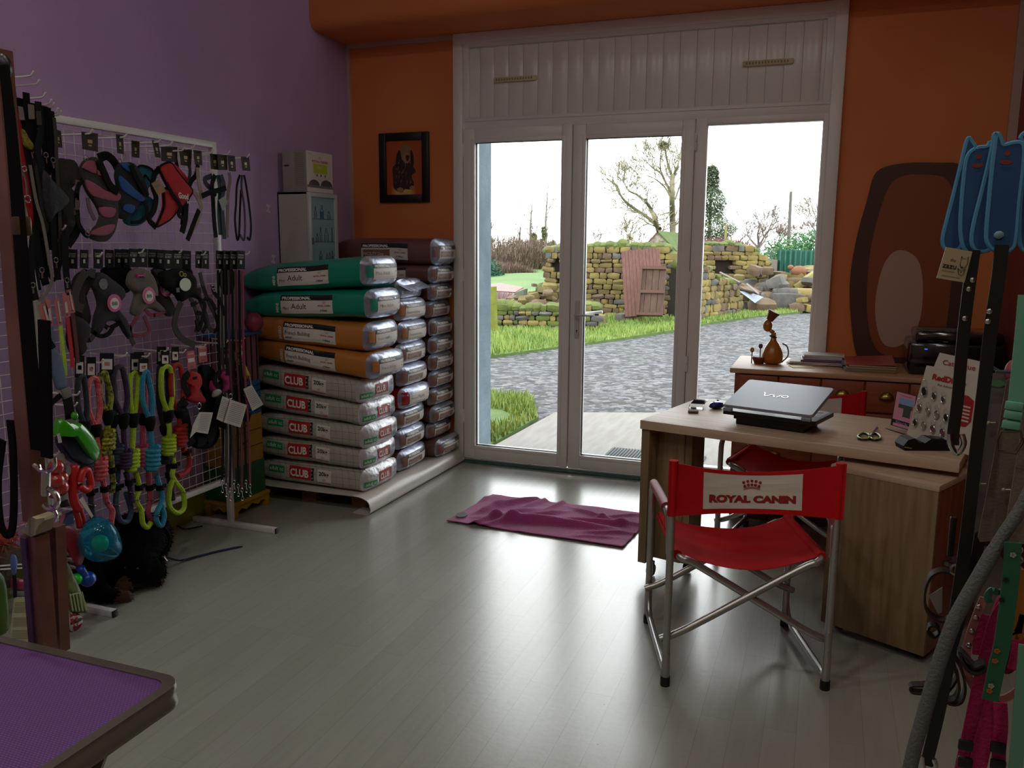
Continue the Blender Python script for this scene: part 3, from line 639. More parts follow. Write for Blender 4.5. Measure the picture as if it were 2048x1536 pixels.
# leaning wooden doors
def leaner(name, pts, Y0, Y1, n, mat, label, frame=None, t_=.05, gap=.008):
    P = [aY(x, y, Y1 if k in (0, 1) else Y0) for k, (x, y) in enumerate(pts)]   # TL TR BR BL
    TL, TR, BR, BL = P; nrm = (TR-TL).cross(BL-TL).normalized(); nrm = nrm if nrm.y < 0 else -nrm; base = (BL+BR)/2; base.z = min(BL.z, BR.z)
    t = thing(name, label, 'wooden door', tuple(base)); r = random.Random(n); mb = MB()
    for i in range(n):
        a, b_ = i/n+.02/n, (i+1)/n-.02/n*2; dz = r.uniform(-.02, .02); 
        q = [TL.lerp(TR, a)+Vector((0, 0, dz)), TL.lerp(TR, b_)+Vector((0, 0, dz)), BL.lerp(BR, b_), BL.lerp(BR, a)]
        mb.plate(q[::-1] if (q[1]-q[0]).cross(q[2]-q[0]).dot(nrm) < 0 else q, nrm, t_)
    mb.build('boards', mat, t, smooth=None)
    return t, TL, TR, BR, BL, nrm
m_redwood = M('faded_red_wood', '744a42', rough=.9, col2='825a50', vscale=3, stretch=(6, 6, 1), bump=.3)
m_brownwood = M('weathered_brown_wood', '6c5242', rough=.9, col2='583f32', vscale=2.2, stretch=(6, 6, 1), bump=.3)
t, TL, TR, BR, BL, nr = leaner('large_plank_door', [(1243, 503), (1318, 495), (1330, 628), (1250, 634)], 16.35, 16.95, 11, m_redwood, 'tall faded red plank door leaning against the ruined stone wall')
t, TL, TR, BR, BL, nr = leaner('small_plank_door', [(1281, 533), (1333, 534), (1325, 632), (1273, 631)], 16.05, 16.4, 4, m_brownwood, 'smaller weathered brown door with cross battens, leaning in front of the red plank door')
mb = MB()
for v in (.03, .52, .97): mb.plate([TL.lerp(BL, v-.03)+nr*.04, TR.lerp(BR, v-.03)+nr*.04, TR.lerp(BR, v+.03)+nr*.04, TL.lerp(BL, v+.03)+nr*.04], nr, .04)
mb.plate([TL+nr*.045, TL.lerp(TR, .1)+nr*.045, BL.lerp(BR, .1)+nr*.045, BL+nr*.045], nr, .04)
mb.build('batten', M('dark_batten', '6a4a3c', rough=.9, bump=.3), t, smooth=None)
# low mossy wall, boundary stones
La = G(985, 662); Lb = G(1125, 660)
mb = MB(); r = random.Random(4)
stone_wall('low_mossy_wall', (La[0]-1.0, La[1]+.3), (Lb[0]+.6, Lb[1]+.2), lambda t: .42+.04*math.sin(t*9), .4, 'low mossy garden wall with a yellow lichen top, left of the ruins', seed=14, sz=.14, mi_fn=lambda t, z, r: r.choice((0, 4, 3)))
for k, (px, py, s, lab) in enumerate(((1195, 648, .22, 'pale boundary stone in the grass left of the leaning doors'), (1245, 644, .2, 'round grey stone at the foot of the red plank door'), (1262, 642, .26, 'mossy yellow stone just right of the round grey one'), (1180, 652, .25, 'flat whitish stone beside the door handle side of the lawn'))):
    c = aZ(px, py, 0); mb = MB(); stone(mb, c+Vector((0, 0, s*.35)), (s*1.5, s, s), Matrix.Rotation(k, 3, 'Z'), random.Random(k), 0); mb.build('boulder', [m_stone3 if k in (1, 3) else m_stone], smooth=60, label=lab, cat='stone', group='loose stones in the grass')
# ochre rubble slope at the broken end of the wall
def rubble(name, spots, label, seed, mats, szr=(.15, .4), n=60):
    r = random.Random(seed); mb = MB()
    for i in range(n):
        (px, py, Y, sx, h) = r.choice(spots); c = aY(px, py, Y); c.x += r.gauss(0, sx*.4); c.y += r.gauss(0, .5); z = abs(r.gauss(0, h*.45)); z = min(z, h); c.z = z
        s = r.uniform(*szr); stone(mb, c, (s*1.4, s, s*.7), Matrix.Rotation(r.uniform(0, 6), 3, 'Z')@Matrix.Rotation(r.uniform(-.6, .6), 3, 'X'), r, r.randrange(len(mats)))
    return mb.build(name, mats, smooth=60, label=label, cat='rubble', kind='stuff')
rubble('rubble_slope', [(1085, 625, 17, .5, .7), (1060, 632, 17, .8, .4), (1040, 635, 17, .6, .3)], 'slope of fallen pinkish stones at the broken left end of the ruined wall', 5, [m_stone2, m_stone], (.09, .24), n=190)
rubble('rubble_heap', [(1560, 600, 22.5, 1.2, .9), (1590, 600, 23, 1.2, 1.0), (1620, 600, 23.5, 1.2, .8), (1500, 605, 22.5, 1.0, .4), (1530, 605, 22, 1, .5)], 'big heap of grey and brown rubble stones beside the gable wall', 6, [m_stone3, m_stone2, m_stone], (.14, .42), 260)
c = aY(1573, 593, 21.5); mb = MB(); stone(mb, Vector((c.x, 21.5, .2)), (.75, .5, .42), Matrix.Rotation(.2, 3, 'Z'), random.Random(2), 0); mb.build('boulder', [m_stone3], smooth=60, label='large grey boulder at the front of the rubble heap', cat='stone')
c = aY(1612, 580, 22.2); MB().box(Vector((c.x, 22.2, .35)), (.75, .4, .3), .3, 0, .05).build('stone_block', M('yellow_block', 'b59f62', rough=.9, bump=.4), label='long squared yellow stone block low on the right of the rubble heap', cat='stone')
c = aY(1610, 562, 22.6); MB().box(c, (.65, .3, .18), Matrix.Rotation(.3, 3, 'Z')@Matrix.Rotation(-.6, 3, 'Y'), 0, .03).build('stone_block', M('mossy_block', 'a59c5e', rough=.9, bump=.4), label='mossy stone beam lying tilted across the rubble heap', cat='stone')
# rust-brown lump on the heap
c = aY(1597, 543, 23); mb = MB(); mb.ball(c, (.2, .15, .15), 12, 8, f=lambda d: 1+.15*noise.noise(d*2)); mb.ball(c+Vector((-.2, 0, .1)), (.08, .07, .07), 10, 7); mb.ball(c+Vector((-.07, 0, -.18)), (.07, .06, .13), 8, 6).ball(c+Vector((.15, 0, -.17)), (.08, .08, .13), 8, 6)
mb.build('rubble_lump', M('rust_lump', '94603f', rough=.8), smooth=180, label='rust-brown rounded lump on top of the rubble heap before the green fence', cat='debris')
# crumpled blue-grey sheet and lumber
A = [aY(x, y, Y) for x, y, Y in ((1478, 582, 20.5), (1498, 584, 21), (1527, 594, 20.2), (1510, 606, 19.9), (1497, 596, 20.1))]
mb = MB(); mb.plate(A, (0, -1, .5), .02); mb.build('blue_sheet', M('pale_blue_sheet', '8f9fb0', rough=.5), smooth=None, label='crumpled pale blue-grey plastic sheet lying among the rubble', cat='sheet')
for k, (a_, b_, lab) in enumerate((((1494, 568, 20.6), (1518, 588, 20.2), 'thin grey timber sloping through the rubble above the blue sheet'), ((1478, 578, 20.7), (1522, 588, 20.6), 'dark brown beam lying along the top of the blue sheet'), ((1440, 545, 21.5), (1480, 565, 21.2), 'bleached broken lath hanging from the gable wall opening'))):
    MB().tube([aY(*a_), aY(*b_)], .028, 4).build('broken_timber', M('timber_%d' % k, ('a39a8e', '4a3a32', '9a9086')[k], rough=.9), label=lab, cat='timber', group='broken timbers in the rubble')
# green corrugated fence + concrete pier
P0 = aY(1552, 545, 25.5); P1 = aY(1592, 545, 25.2); zt = aY(1560, 500, 25.5).z; mb = MB(); N = 64
mb.grid(lambda u, v: (P0.x+(P1.x+.6-P0.x)*u, 25.5-.4*u+.04*math.sin(u*52), .1+(zt-.1)*v), N, 1); mb.grid(lambda u, v: (P0.x+(P1.x+.6-P0.x)*u, 25.53-.4*u+.04*math.sin(u*52), .1+(zt-.1)*v), N, 1)
mb.build('corrugated_fence', M('green_metal_sheet', '2f7a66', rough=.5, var=.25, vscale=2), smooth=60, label='dark green corrugated metal fence behind the rubble heap', cat='fence')
c = aY(1545, 545, 25.4); MB().bx(c.x-.22, c.x+.12, 25.2, 25.5, 0, 1.15).build('fence_pier', M('concrete_pier', '9a9180', rough=.9, bump=.5), label='rough concrete pier at the left end of the green fence', cat='pier')
mb = MB(); P0 = aY(1515, 510, 26.5); P1 = aY(1548, 510, 26)
for i in range(16): x = P0.x+(P1.x-P0.x)*i/15; mb.tube([(x, 26.2, .5), (x, 26.2, 1.45)], .008, 4)
for i in range(8): z = .5+i*.13; mb.tube([(P0.x, 26.2, z), (P1.x, 26.2, z)], .008, 4)
mb.build('wire_mesh_fence', M('green_wire', '7fa38a', rough=.5), label='pale green wire mesh fence between the gable wall and the pier', cat='fence')
# poles
c = aY(1577, 500, 40); tpt = aY(1582, 383, 40); MB().tube([Vector((c.x, 40, 0)), tpt], [.1, .06], 8).build('utility_pole', M('grey_pole', '7a726c', rough=.8), label='tall thin grey pole standing above the green fence', cat='pole')
c = aY(1449, 520, 30); tpt = aY(1449, 449, 30); MB().tube([Vector((c.x, 30, 0)), Vector((c.x, 30, tpt.z))], [.05, .04], 8).build('wooden_stake', M('yellow_stake', 'a89b52', rough=.8), label='yellowish wooden post just right of the conifer', cat='post')
# fence post at the left and collapsed shed
a = aZ(986, 668, 0); mb = MB(); MB().tube([Vector((a.x, a.y, 0)), Vector((a.x-.02, a.y, aY(983, 573, a.y).z))], [.09, .085], 8).build('fence_post', M('lichen_post', '9aa23c', rough=.9, bump=.5, var=.3), label='lichen-green wooden fence post near the blue-grey jamb', cat='post')
t = thing('collapsed_shed', 'collapsed shed with a red roof sheet over rusty corrugated iron', 'shed', tuple(aZ(1005, 640, 0)))
def quad(px): return [aY(x, y, Y) for x, y, Y in px]
q = quad(((960, 570, 19.5), (1000, 566, 20.5), (1047, 574, 20.), (1030, 584, 19), (965, 580, 18.6))); MB().plate(q[::-1], (0, -.3, 1), .03).build('red_roof_sheet', M('red_sheet', 'b07068', rough=.6, var=.2), t, smooth=None)
mb = MB(); q = quad(((965, 582, 18.7), (1029, 586, 18.9), (1003, 624, 18.3), (990, 618, 18.3)))
def cor(u, v):
    p = q[0].lerp(q[1], u).lerp(q[3].lerp(q[2], u), v); return p+Vector((0, -.03*math.sin(u*75), .02*math.sin(u*75)))
mb.grid(cor, 90, 4, 0, lambda u, v: 0 if math.sin(u*75+1) > -.2 else 1); mb.build('corrugated_sheet', [M('rust_red_iron', '9c5f56', rough=.7), M('pale_iron', 'c7c3c6', rough=.6)], t, smooth=60)
q = quad(((1030, 586, 18.8), (1050, 578, 19), (1047, 612, 18.9), (1035, 626, 18.6), (1005, 628, 18.3))); MB().plate(q[::-1], (0, -1, 0), .2).build('side_wall', M('grey_block', '84806e', rough=.95, col2='5f6a4a', vscale=4, bump=.6), t, smooth=None)
DKF = 1.0
# ============================================================ PALLET, MAT, FEED SACKS
m_pal = M('pallet_wood', '8a6038', rough=.85, col2='6d4a2a', vscale=3, stretch=(1, 6, 6), bump=.2)
t = thing('wooden_pallet', 'wooden pallet under the stacked feed sacks', 'pallet', (-2.78, 4.6, 0))
for y in (4.04, 4.28, 4.52, 4.76, 5.0, 5.18): MB().bx(-3.16, -2.385, y-.055, y+.055, .076, .092, 0, .003).build('deck_board', m_pal, t)
for x in (-3.1, -2.79, -2.45):
    for y in (4.1, 4.6, 5.12): MB().bx(x-.05, x+.05, y-.06, y+.06, 0, .076, 0, .003).build('pallet_block', m_pal, t)
# vinyl sheet over the pallet, curling down to the floor along its right-hand edge
mb = MB(); prof = [(-3.17, .096), (-2.6, .096), (-2.42, .098)]+[(-2.40+.075*math.sin(a), .098-.0+.0-.045*(1-math.cos(a))) for a in [k*PI/2/6 for k in range(1, 7)]]+[(-2.318, .03), (-2.322, .012), (-2.335, .004), (-2.36, .003), (-2.40, .004), (-2.43, .005)]
ys = [3.94+1.26*k/16 for k in range(17)]; th = .0035
def pp(i, y, off):
    x, z = prof[i]; a = prof[max(i-1, 0)]; b_ = prof[min(i+1, len(prof)-1)]; d = Vector((b_[0]-a[0], b_[1]-a[1])).normalized(); k = (y-3.94)/1.26
    return (x-d.y*off+.012*k*(i > 3), y, z+d.x*off+.004*math.sin(y*9)*(i in (3, 4, 5)))
n = len(prof); vs = []; fs = []
for off in (0, th):
    for y in ys: vs += [pp(i, y, off) for i in range(n)]
Q = len(ys)*n
for j in range(len(ys)-1):
    for i in range(n-1):
        a = j*n+i; fs += [(a, a+1, a+n+1, a+n), (Q+a, Q+a+n, Q+a+n+1, Q+a+1)]
for j in (0, len(ys)-1):
    for i in range(n-1): a = j*n+i; fs.append((a, a+Q, a+1+Q, a+1))
for i in (0, n-1):
    for j in range(len(ys)-1): a = j*n+i; fs.append((a, a+n, a+n+Q, a+Q))
mb.add(vs, fs); mb.build('vinyl_sheet', M('cream_vinyl', 'c9c4ba', rough=.35), smooth=60, label='cream vinyl flooring sheet curling off the pallet down to the floor', cat='flooring sheet')

m_ink = M('print_black', '17171a', rough=.45); m_wp = M('print_white', 'd6d1c8', rough=.45); m_red = M('print_red', 'b3242a', rough=.45)
m_green = M('print_green', '229050', rough=.45); m_greypr = M('print_grey', '6f6f70', rough=.5); m_brownpr = M('print_brown', '83584c', rough=.5)
m_letw = M('print_letters_white', 'efece6', rough=.45)
PR = [m_ink, m_wp, m_red, m_green, m_greypr, m_brownpr, m_letw]
def film(name, col, rough=.3, col2=None, bump=.35, metal=0., coat=.35):
    return M(name, col, rough=rough, col2=col2, vscale=2.5, bump=bump, bscale=9, metal=metal, coat=coat)
f_teal = film('teal_film', '0f8c74', .28, '0c7562'); f_ochre = film('ochre_film', 'bd7832', .38, 'a5662a'); f_brown = film('brown_film', '74504a', .36, '643f3a')
f_foil = M('foil_film', 'b4bacb', rough=.27, metal=.55, bump=.7, bscale=14, col2='8088a0', vscale=5); f_red = film('red_film', 'a3141f', .3)
# checked light grey film of the club sacks
m, nt, b = node_mat('checked_film'); tc = nn(nt, 'ShaderNodeTexCoord'); mp = nn(nt, 'ShaderNodeMapping'); mp.inputs['Rotation'].default_value = (0, PI/2, 0)
geo = nn(nt, 'ShaderNodeSeparateXYZ'); nt.links.new(tc.outputs['Object'], geo.inputs[0])
def line_of(sock, per, wd):
    a = nn(nt, 'ShaderNodeMath', operation='MULTIPLY'); a.inputs[1].default_value = 1/per; f_ = nn(nt, 'ShaderNodeMath', operation='FRACT'); l = nn(nt, 'ShaderNodeMath', operation='LESS_THAN'); l.inputs[1].default_value = wd
    nt.links.new(sock, a.inputs[0]); nt.links.new(a.outputs[0], f_.inputs[0]); nt.links.new(f_.outputs[0], l.inputs[0]); return l.outputs[0]
def mx_(a, b_):
    q = nn(nt, 'ShaderNodeMath', operation='MAXIMUM'); nt.links.new(a, q.inputs[0]); nt.links.new(b_, q.inputs[1]); return q.outputs[0]
yx = nn(nt, 'ShaderNodeMath', operation='ADD'); nt.links.new(geo.outputs[0], yx.inputs[0]); nt.links.new(geo.outputs[1], yx.inputs[1])
big = mx_(line_of(yx.outputs[0], .042, .035), line_of(geo.outputs[2], .040, .035)); sm = mx_(line_of(yx.outputs[0], .0075, .18), line_of(geo.outputs[2], .0072, .18))
mA = nn(nt, 'ShaderNodeMix', data_type='RGBA'); mA.inputs[6].default_value = lin('b9b6ab'); mA.inputs[7].default_value = lin('8b887f'); nt.links.new(sm, mA.inputs[0])
mB = nn(nt, 'ShaderNodeMix', data_type='RGBA'); nt.links.new(mA.outputs[2], mB.inputs[6]); mB.inputs[7].default_value = lin('45443f'); nt.links.new(big, mB.inputs[0])
nt.links.new(mB.outputs[2], b.inputs['Base Color']); b.inputs['Roughness'].default_value = .38; b.inputs['Coat Weight'].default_value = .2
nb = nn(nt, 'ShaderNodeTexNoise', Scale=9., Detail=4); bp = nn(nt, 'ShaderNodeBump'); bp.inputs['Strength'].default_value = .4; bp.inputs['Distance'].default_value = .01
nt.links.new(tc.outputs['Object'], nb.inputs['Vector']); nt.links.new(nb.outputs['Fac'], bp.inputs['Height']); nt.links.new(bp.outputs['Normal'], b.inputs['Normal'])
f_club = m; f_clubend = M('pale_foil_film', 'd0cfd2', rough=.3, metal=.35, bump=.8, bscale=20, col2='a3a2a8', vscale=5)
EX = 4.2
class Sack:
    def __init__(s, cx, cy, z, L, W, H, seed, rz=0., bulge=.03, lift=0., tilt=0.):
        s.c = Vector((cx, cy, z)); s.L, s.W, s.H, s.seed, s.rz, s.B, s.lift = L, W, H, seed, rz, bulge, lift; s.tilt = tilt
        s.R = Matrix.Rotation(rz, 3, 'Z')
    def world(s, p): return s.c+s.R@Vector(p)
    def prof(s, x):
        """half width factor, half height factor, centre height along the sack"""
        u = (x+s.L/2)/s.L; e = 1-math.exp(-max(u, 0)*11); wf = .9+.1*e; hf = .45+.55*e
        zc = s.H/2+s.lift*(u-.35)*(u > .35)+s.tilt*(u-.5)-.012*(1-e)+.006*noise.noise(Vector((x*6, s.seed, 0)))
        return s.W/2*wf, s.H/2*hf*(1+.04*noise.noise(Vector((x*5, s.seed*3, 1)))), zc
    def sec(s, x, a, k=1.):
        w, h, zc = s.prof(x); ca, sa = math.cos(a), math.sin(a)
        r = (abs(ca)**EX+abs(sa)**EX)**(-1/EX)
        return Vector((x, ca*r*w*k, zc+sa*r*h*k))
    def side(s, x, z, o=.0016):     # near (-y) side
        w, h, zc = s.prof(x); q = min(abs((z-zc)/h), .97); y = -w*(1-q**EX)**(1/EX)
        return s.world((x, y-o, z))
    def end(s, y, z, o=.0016):
        w, h, zc = s.prof(s.L/2); q = min((abs(y/w)**EX+abs((z-zc)/h)**EX)**(1/EX), 1.)
        return s.world((s.L/2+s.B*(1-q**3.2)+o, y, z))
    def body(s, m_side, m_end, parent):
        mb = MB(); na = 32; nx = 16; vs = []
        xs = [-s.L/2+s.L*i/nx for i in range(nx+1)]
        for x in xs: vs += [s.world(s.sec(x, 2*PI*k/na)) for k in range(na)]
        fs = [(i*na+k, i*na+(k+1) % na, (i+1)*na+(k+1) % na, (i+1)*na+k) for i in range(nx) for k in range(na)]; mi = 0
        fs.append(tuple(range(na-1, -1, -1)))
        mb.add(vs, fs, 0)
        # end cap
        w, h, zc = s.prof(s.L/2); vs = []; ks = (1., .97, .85, .65, .4, .15)
        for q in ks:
            for k in range(na):
                a = 2*PI*k/na; p = s.sec(s.L/2, a, 1.); y = p.y*q; z = zc+(p.z-zc)*q
                cr = .006*noise.noise(Vector((y*22, z*30, s.seed*7)))*(q < .99)
                vs.append(s.world((s.L/2+s.B*(1-q**3.2)+cr, y, z)))
        fs = [(i*na+k, i*na+(k+1) % na, (i+1)*na+(k+1) % na, (i+1)*na+k) for i in range(len(ks)-1) for k in range(na)]; fs.append(tuple((len(ks)-1)*na+k for k in range(na)))
        mb.add(vs, fs, 1)
        return mb.build('sack_body', [m_side, m_end], parent, smooth=50)
def crown(mb, fn, u, v, s, mi):
    for k in range(5):
        a = (k-2)*.27; 
        for r, rr in ((1.02, .085), (.74, .075)):
            cu, cv = u+math.sin(a)*s*r*1.3, v+math.cos(a)*s*r-.35*s
            mb.add([fn(cu+math.cos(t)*rr*s*1.2, cv+math.sin(t)*rr*s) for t in [j*PI/4 for j in range(8)]], [tuple(range(8))], mi)
    for r in (.46, .36):
        mb.rect(lambda a, b_: fn(u+math.sin(a)*s*r*1.4, v+math.cos(a)*s*(r+b_)-.35*s), -.7, .7, 0, .05, mi, 8, 1)
def royal(mb, fn, u, v, w, mi=2):
    mb.text('ROYAL CANIN', w/6.5, lambda a, b_: fn(u+a, v+b_), mi, width=w, bold=.03, cx=True); crown(mb, fn, u, v+w*.2, w*.2, mi)
def put(fn, u0, v0, o): return lambda u, v: fn(u0+u, v0+v, o)
def club(cx, cy, z, H, seed, rz, L, lab, tilt=0.):
    s = Sack(cx, cy, z, L, .41, H, seed, rz, .035, 0., tilt); t = thing('feed_sack', lab, 'sack', tuple(s.c), group='checked grey 20 kg feed sacks'); s.body(f_club, f_clubend, t)
    x0 = -L/2; zc = H/2; mb = MB(); Z = lambda x: s.prof(x)[2]
    F = lambda o: (lambda u, v: s.side(x0+u, Z(x0+u)+v, o))
    mb.rect(F(.0015), .12, .235, -.005, .038, 3, 8, 3); mb.text('adult cc', .033, lambda u, v: F(.0028)(.127+u, .008+v), 6, width=.10)
    mb.rect(F(.0015), .27, .42, -.028, .045, 2, 8, 4); mb.text('CLUB', .06, lambda u, v: F(.0028)(.277+u, -.013+v), 6, width=.128, bold=.035)
    mb.rect(F(.0015), .422, .44, -.028, .045, 0, 2, 4)
    for k, c_ in enumerate('PRO'): mb.text(c_, .014, lambda u, v, k=k: F(.0028)(.426+u, .026-k*.022+v), 6)
    mb.rect(F(.0013), .465, .56, -.048, .042, 1, 8, 4); mb.text('20kg', .032, lambda u, v: F(.0028)(.477+u, .008+v), 0, width=.07, bold=.02); royal(mb, F(.0028), .513, -.04, .08)
    mb.build('side_label', PR, t, smooth=None); mb = MB()
    E = lambda o: (lambda u, v: s.end(u, v, o)); zz = Z(s.L/2)
    mb.rect(E(.002), -.18, -.075, zz-.04, zz-.008, 3, 5, 2); mb.text('adult cc', .026, lambda u, v: s.end(-.174+u, zz-.031+v, .0035), 6, width=.09)
    mb.rect(E(.002), -.05, .075, zz-.03, zz+.03, 2, 5, 3); mb.text('CLUB', .047, lambda u, v: s.end(-.045+u, zz-.018+v, .0035), 6, width=.1, bold=.035); mb.rect(E(.002), .077, .088, zz-.03, zz+.03, 0, 2, 3)
    mb.text('20kg', .026, lambda u, v: s.end(.115+u, zz+.002+v, .0035), 0, width=.055)
    for k in range(5): mb.rect(E(.002), .1, .17, zz-.012-.007*k, zz-.0095-.007*k, 4, 3, 1)
    mb.build('end_label', PR, t, smooth=None); return s
cz = .1; SK = []
pos = ['lowest', 'second from the bottom', 'third from the bottom', 'fourth from the bottom', 'fifth from the bottom']
for i in range(5):
    club(-2.78+(.0, -.012, .01, -.008, -.012)[i]+.0, 4.205+(.0, .004, -.006, .004, 0)[i], cz, .139, 11+i, (.0, .012, -.01, .008, -.012)[i]-.03, .755, 'checked grey feed sack with red lettering, %s in the front stack' % pos[i], -.016*i-.004); cz += .1365
def bagpro(cx, cy, z, H, seed, rz, L, lab, fm, word, sub, kind, side=True, lift=0., W=.41, weight='15kg', group=None, tilt=0.):
    s = Sack(cx, cy, z, L, W, H, seed, rz, .045, lift, tilt); t = thing('feed_sack', lab, 'sack', tuple(s.c), group=group); s.body(fm, f_foil, t)
    x0 = -L/2; zc = H/2; mb = MB()
    def S(o, ln=0): return lambda u, v: s.side(x0+u, s.prof(x0+u)[2]+v, o)
    if side:
        u0, u1 = (.26, .60); h0, h1 = -.052, .052
        mb.rect(S(.0013), u0, u1, h0, h1-.03, 1, 12, 4); mb.rect(S(.0013), u0, u1, h1-.03, h1, 0, 12, 2)
        mb.text('PROFESSIONAL', .022, lambda u, v: S(.0026)(u0+.01+u, h1-.024+v), 6, width=.19, bold=.04)
        if kind == 'mini':
            mb.text('Mini', .024, lambda u, v: S(.0026)(u0+.012+u, -.03+v), 0); mb.text('Adult', .045, lambda u, v: S(.0026)(u0+.07+u, -.026+v), 0)
            mb.text('MINI', .026, lambda u, v: S(.002)(u0-.014-v, -.045+u), 1, bold=.03)
        elif kind == 'breed':
            mb.text('French Bulldog', .03, lambda u, v: S(.0026)(u0+.01+u, -.018+v), 0, width=.165); mb.text('ADULT', .014, lambda u, v: S(.0026)(u0+.012+u, -.04+v), 0, bold=.03)
            mb.text('BREED', .026, lambda u, v: S(.002)(u0-.014-v, -.05+u), 1, bold=.03)
        else:
            mb.rect(S(.0022), u0+.01, u0+.21, -.035, .012, 5, 8, 3); mb.text('FACILITY Dog', .028, lambda u, v: S(.0034)(u0+.015+u, -.024+v), 1, width=.15)
        royal(mb, S(.0026), u1-.055, -.012, .08); mb.text(weight, .014, lambda u, v: S(.0026)(u1-.085+u, -.038+v), 0, bold=.02, width=.05)
    if side: mb.build('side_label', PR, t, smooth=None); mb = MB()
    def E(o): return lambda u, v: s.end(u, v, o)
    zz = s.prof(s.L/2)[2]; e0, e1 = -.12, .185
    mb.rect(E(.0022), e0, e1, zz-.046, zz+.014, 1, 10, 4)
    if kind != 'puppy': mb.rect(E(.0022), e0, e1, zz+.014, zz+.04, 0, 10, 3); mb.text('PROFESSIONAL', .019, lambda u, v: s.end(e0+.01+u, zz+.02+v, .0036), 6, width=.15, bold=.04)
    if kind == 'facility': mb.rect(E(.003), e0+.01, e0+.19, zz-.032, zz+.002, 5, 8, 2); mb.text('FACILITY Dog', .02, lambda u, v: s.end(e0+.015+u, zz-.025+v, .0042), 1, width=.13)
    elif kind == 'puppy':
        mb.rect(E(.0022), e0, e1, zz+.014, zz+.028, 1, 10, 1); mb.text('PROFESSIONAL', .011, lambda u, v: s.end(e0+.01+u, zz+.03+v, .0036), 0, width=.12); mb.text('Protein', .016, lambda u, v: s.end(e0+.015+u, zz-.012+v, .0036), 4, width=.07); mb.text('Puppy', .026, lambda u, v: s.end(e0+.095+u, zz-.012+v, .0036), 4, width=.085)
        mb.rect(E(.0024), -.18, -.125, zz-.04, zz+.04, 7, 3, 3)
    elif kind == 'mini': mb.rect(E(.0024), -.17, -.125, zz-.035, zz+.03, 8, 3, 3); mb.text('Mini Adult', .026, lambda u, v: s.end(e0+.015+u, zz-.022+v, .0036), 4, width=.15)
    else: mb.text('French Bulldog', .02, lambda u, v: s.end(e0+.015+u, zz-.02+v, .0036), 4, width=.15); mb.rect(E(.0024), -.17, -.125, zz-.03, zz+.03, 9, 3, 3)
    royal(mb, lambda u, v: s.end(u, v, .0036), e1-.04, zz-.008, .06); mb.text(weight, .01, lambda u, v: s.end(e1-.06+u, zz-.03+v, .0036), 0, width=.03)
    if kind == 'facility': mb.rect(E(.0022), -.17, -.125, zz-.035, zz+.032, 5, 3, 3)
    mb.build('end_label', PR+[f_red, f_teal, f_ochre], t, smooth=None); return s
zt = cz
bagpro(-2.745, 4.20, zt+.008, .15, 31, -.035, .80, 'ochre feed sack with a tilted white label, resting on the checked grey sacks', f_ochre, '', '', 'breed', tilt=-.075, group='ochre feed sacks'); zt += .142
bagpro(-2.77, 4.20, zt, .165, 32, .02, .77, 'ochre feed sack with a straight white label, directly under the teal sacks', f_ochre, '', '', 'breed', tilt=-.035, group='ochre feed sacks'); zt += .158
bagpro(-2.765, 4.20, zt, .165, 33, .01, .80, 'teal green feed sack directly on the ochre sacks', f_teal, '', '', 'mini', tilt=.025, group='teal feed sacks'); zt += .158
bagpro(-2.78, 4.20, zt, .168, 34, -.01, .80, 'teal green feed sack on the very top of the front stack', f_teal, '', '', 'mini', tilt=.06, group='teal feed sacks')
# middle stack
seq = ['facility', 'facility', 'facility', 'puppy', 'facility', 'facility', 'breed', 'breed', 'foil']
place = ['lowest', 'second from the bottom', 'third from the bottom', '', 'fifth from the bottom', 'sixth from the bottom', 'seventh from the bottom', 'eighth from the bottom', '']
z = .1; r = random.Random(8)
for i, k in enumerate(seq):
    H = .137; dx = r.uniform(-.022, .022); rz = r.uniform(-.03, .03)
    if k == 'puppy': bagpro(-2.79+dx, 4.635, z, H, 50+i, rz, .75, 'feed sack with a red end flap, the only red one, in the middle stack', f_red, '', '', 'puppy', side=False, group=None)
    elif k == 'breed': bagpro(-2.77+dx, 4.635, z, H, 50+i, rz, .75, 'crumpled foil-ended ochre feed sack, %s in the middle stack' % place[i], f_ochre, '', '', 'breed', side=False, group='ochre feed sacks')
    elif k == 'foil':
        s = Sack(-2.80, 4.64, z, .74, .38, .125, 60, .03, .03); t = thing('feed_sack', 'crumpled silver feed sack with a small violet mark, top of the middle stack', 'sack', tuple(s.c)); s.body(f_foil, f_foil, t)
        mb = MB(); mb.rect(lambda u, v: s.end(u, v, .002), .02, .08, .05, .08, 0, 4, 2); mb.rect(lambda u, v: s.end(u, v, .002), -.12, 0, .03, .07, 1, 4, 2)
        # the torn flap that sticks out
        P = [s.end(-.17, .09, .01), s.end(.15, .10, .01), s.end(.17, .1, .01)+Vector((.05, .01, -.035)), s.end(-.1, .08, .01)+Vector((.03, 0, -.03))]; mb.plate(P, (.5, 0, .8), .003, 2)
        mb.build('printed_label', [M('violet_print', '3d2f8a'), m_greypr, f_foil], t, smooth=None)
    else: bagpro(-2.79+dx, 4.635, z, H, 50+i, rz, .75, 'dark brown feed sack, %s in the middle stack' % place[i], f_brown, '', '', 'facility', side=False, group='dark brown feed sacks')
    z += .134
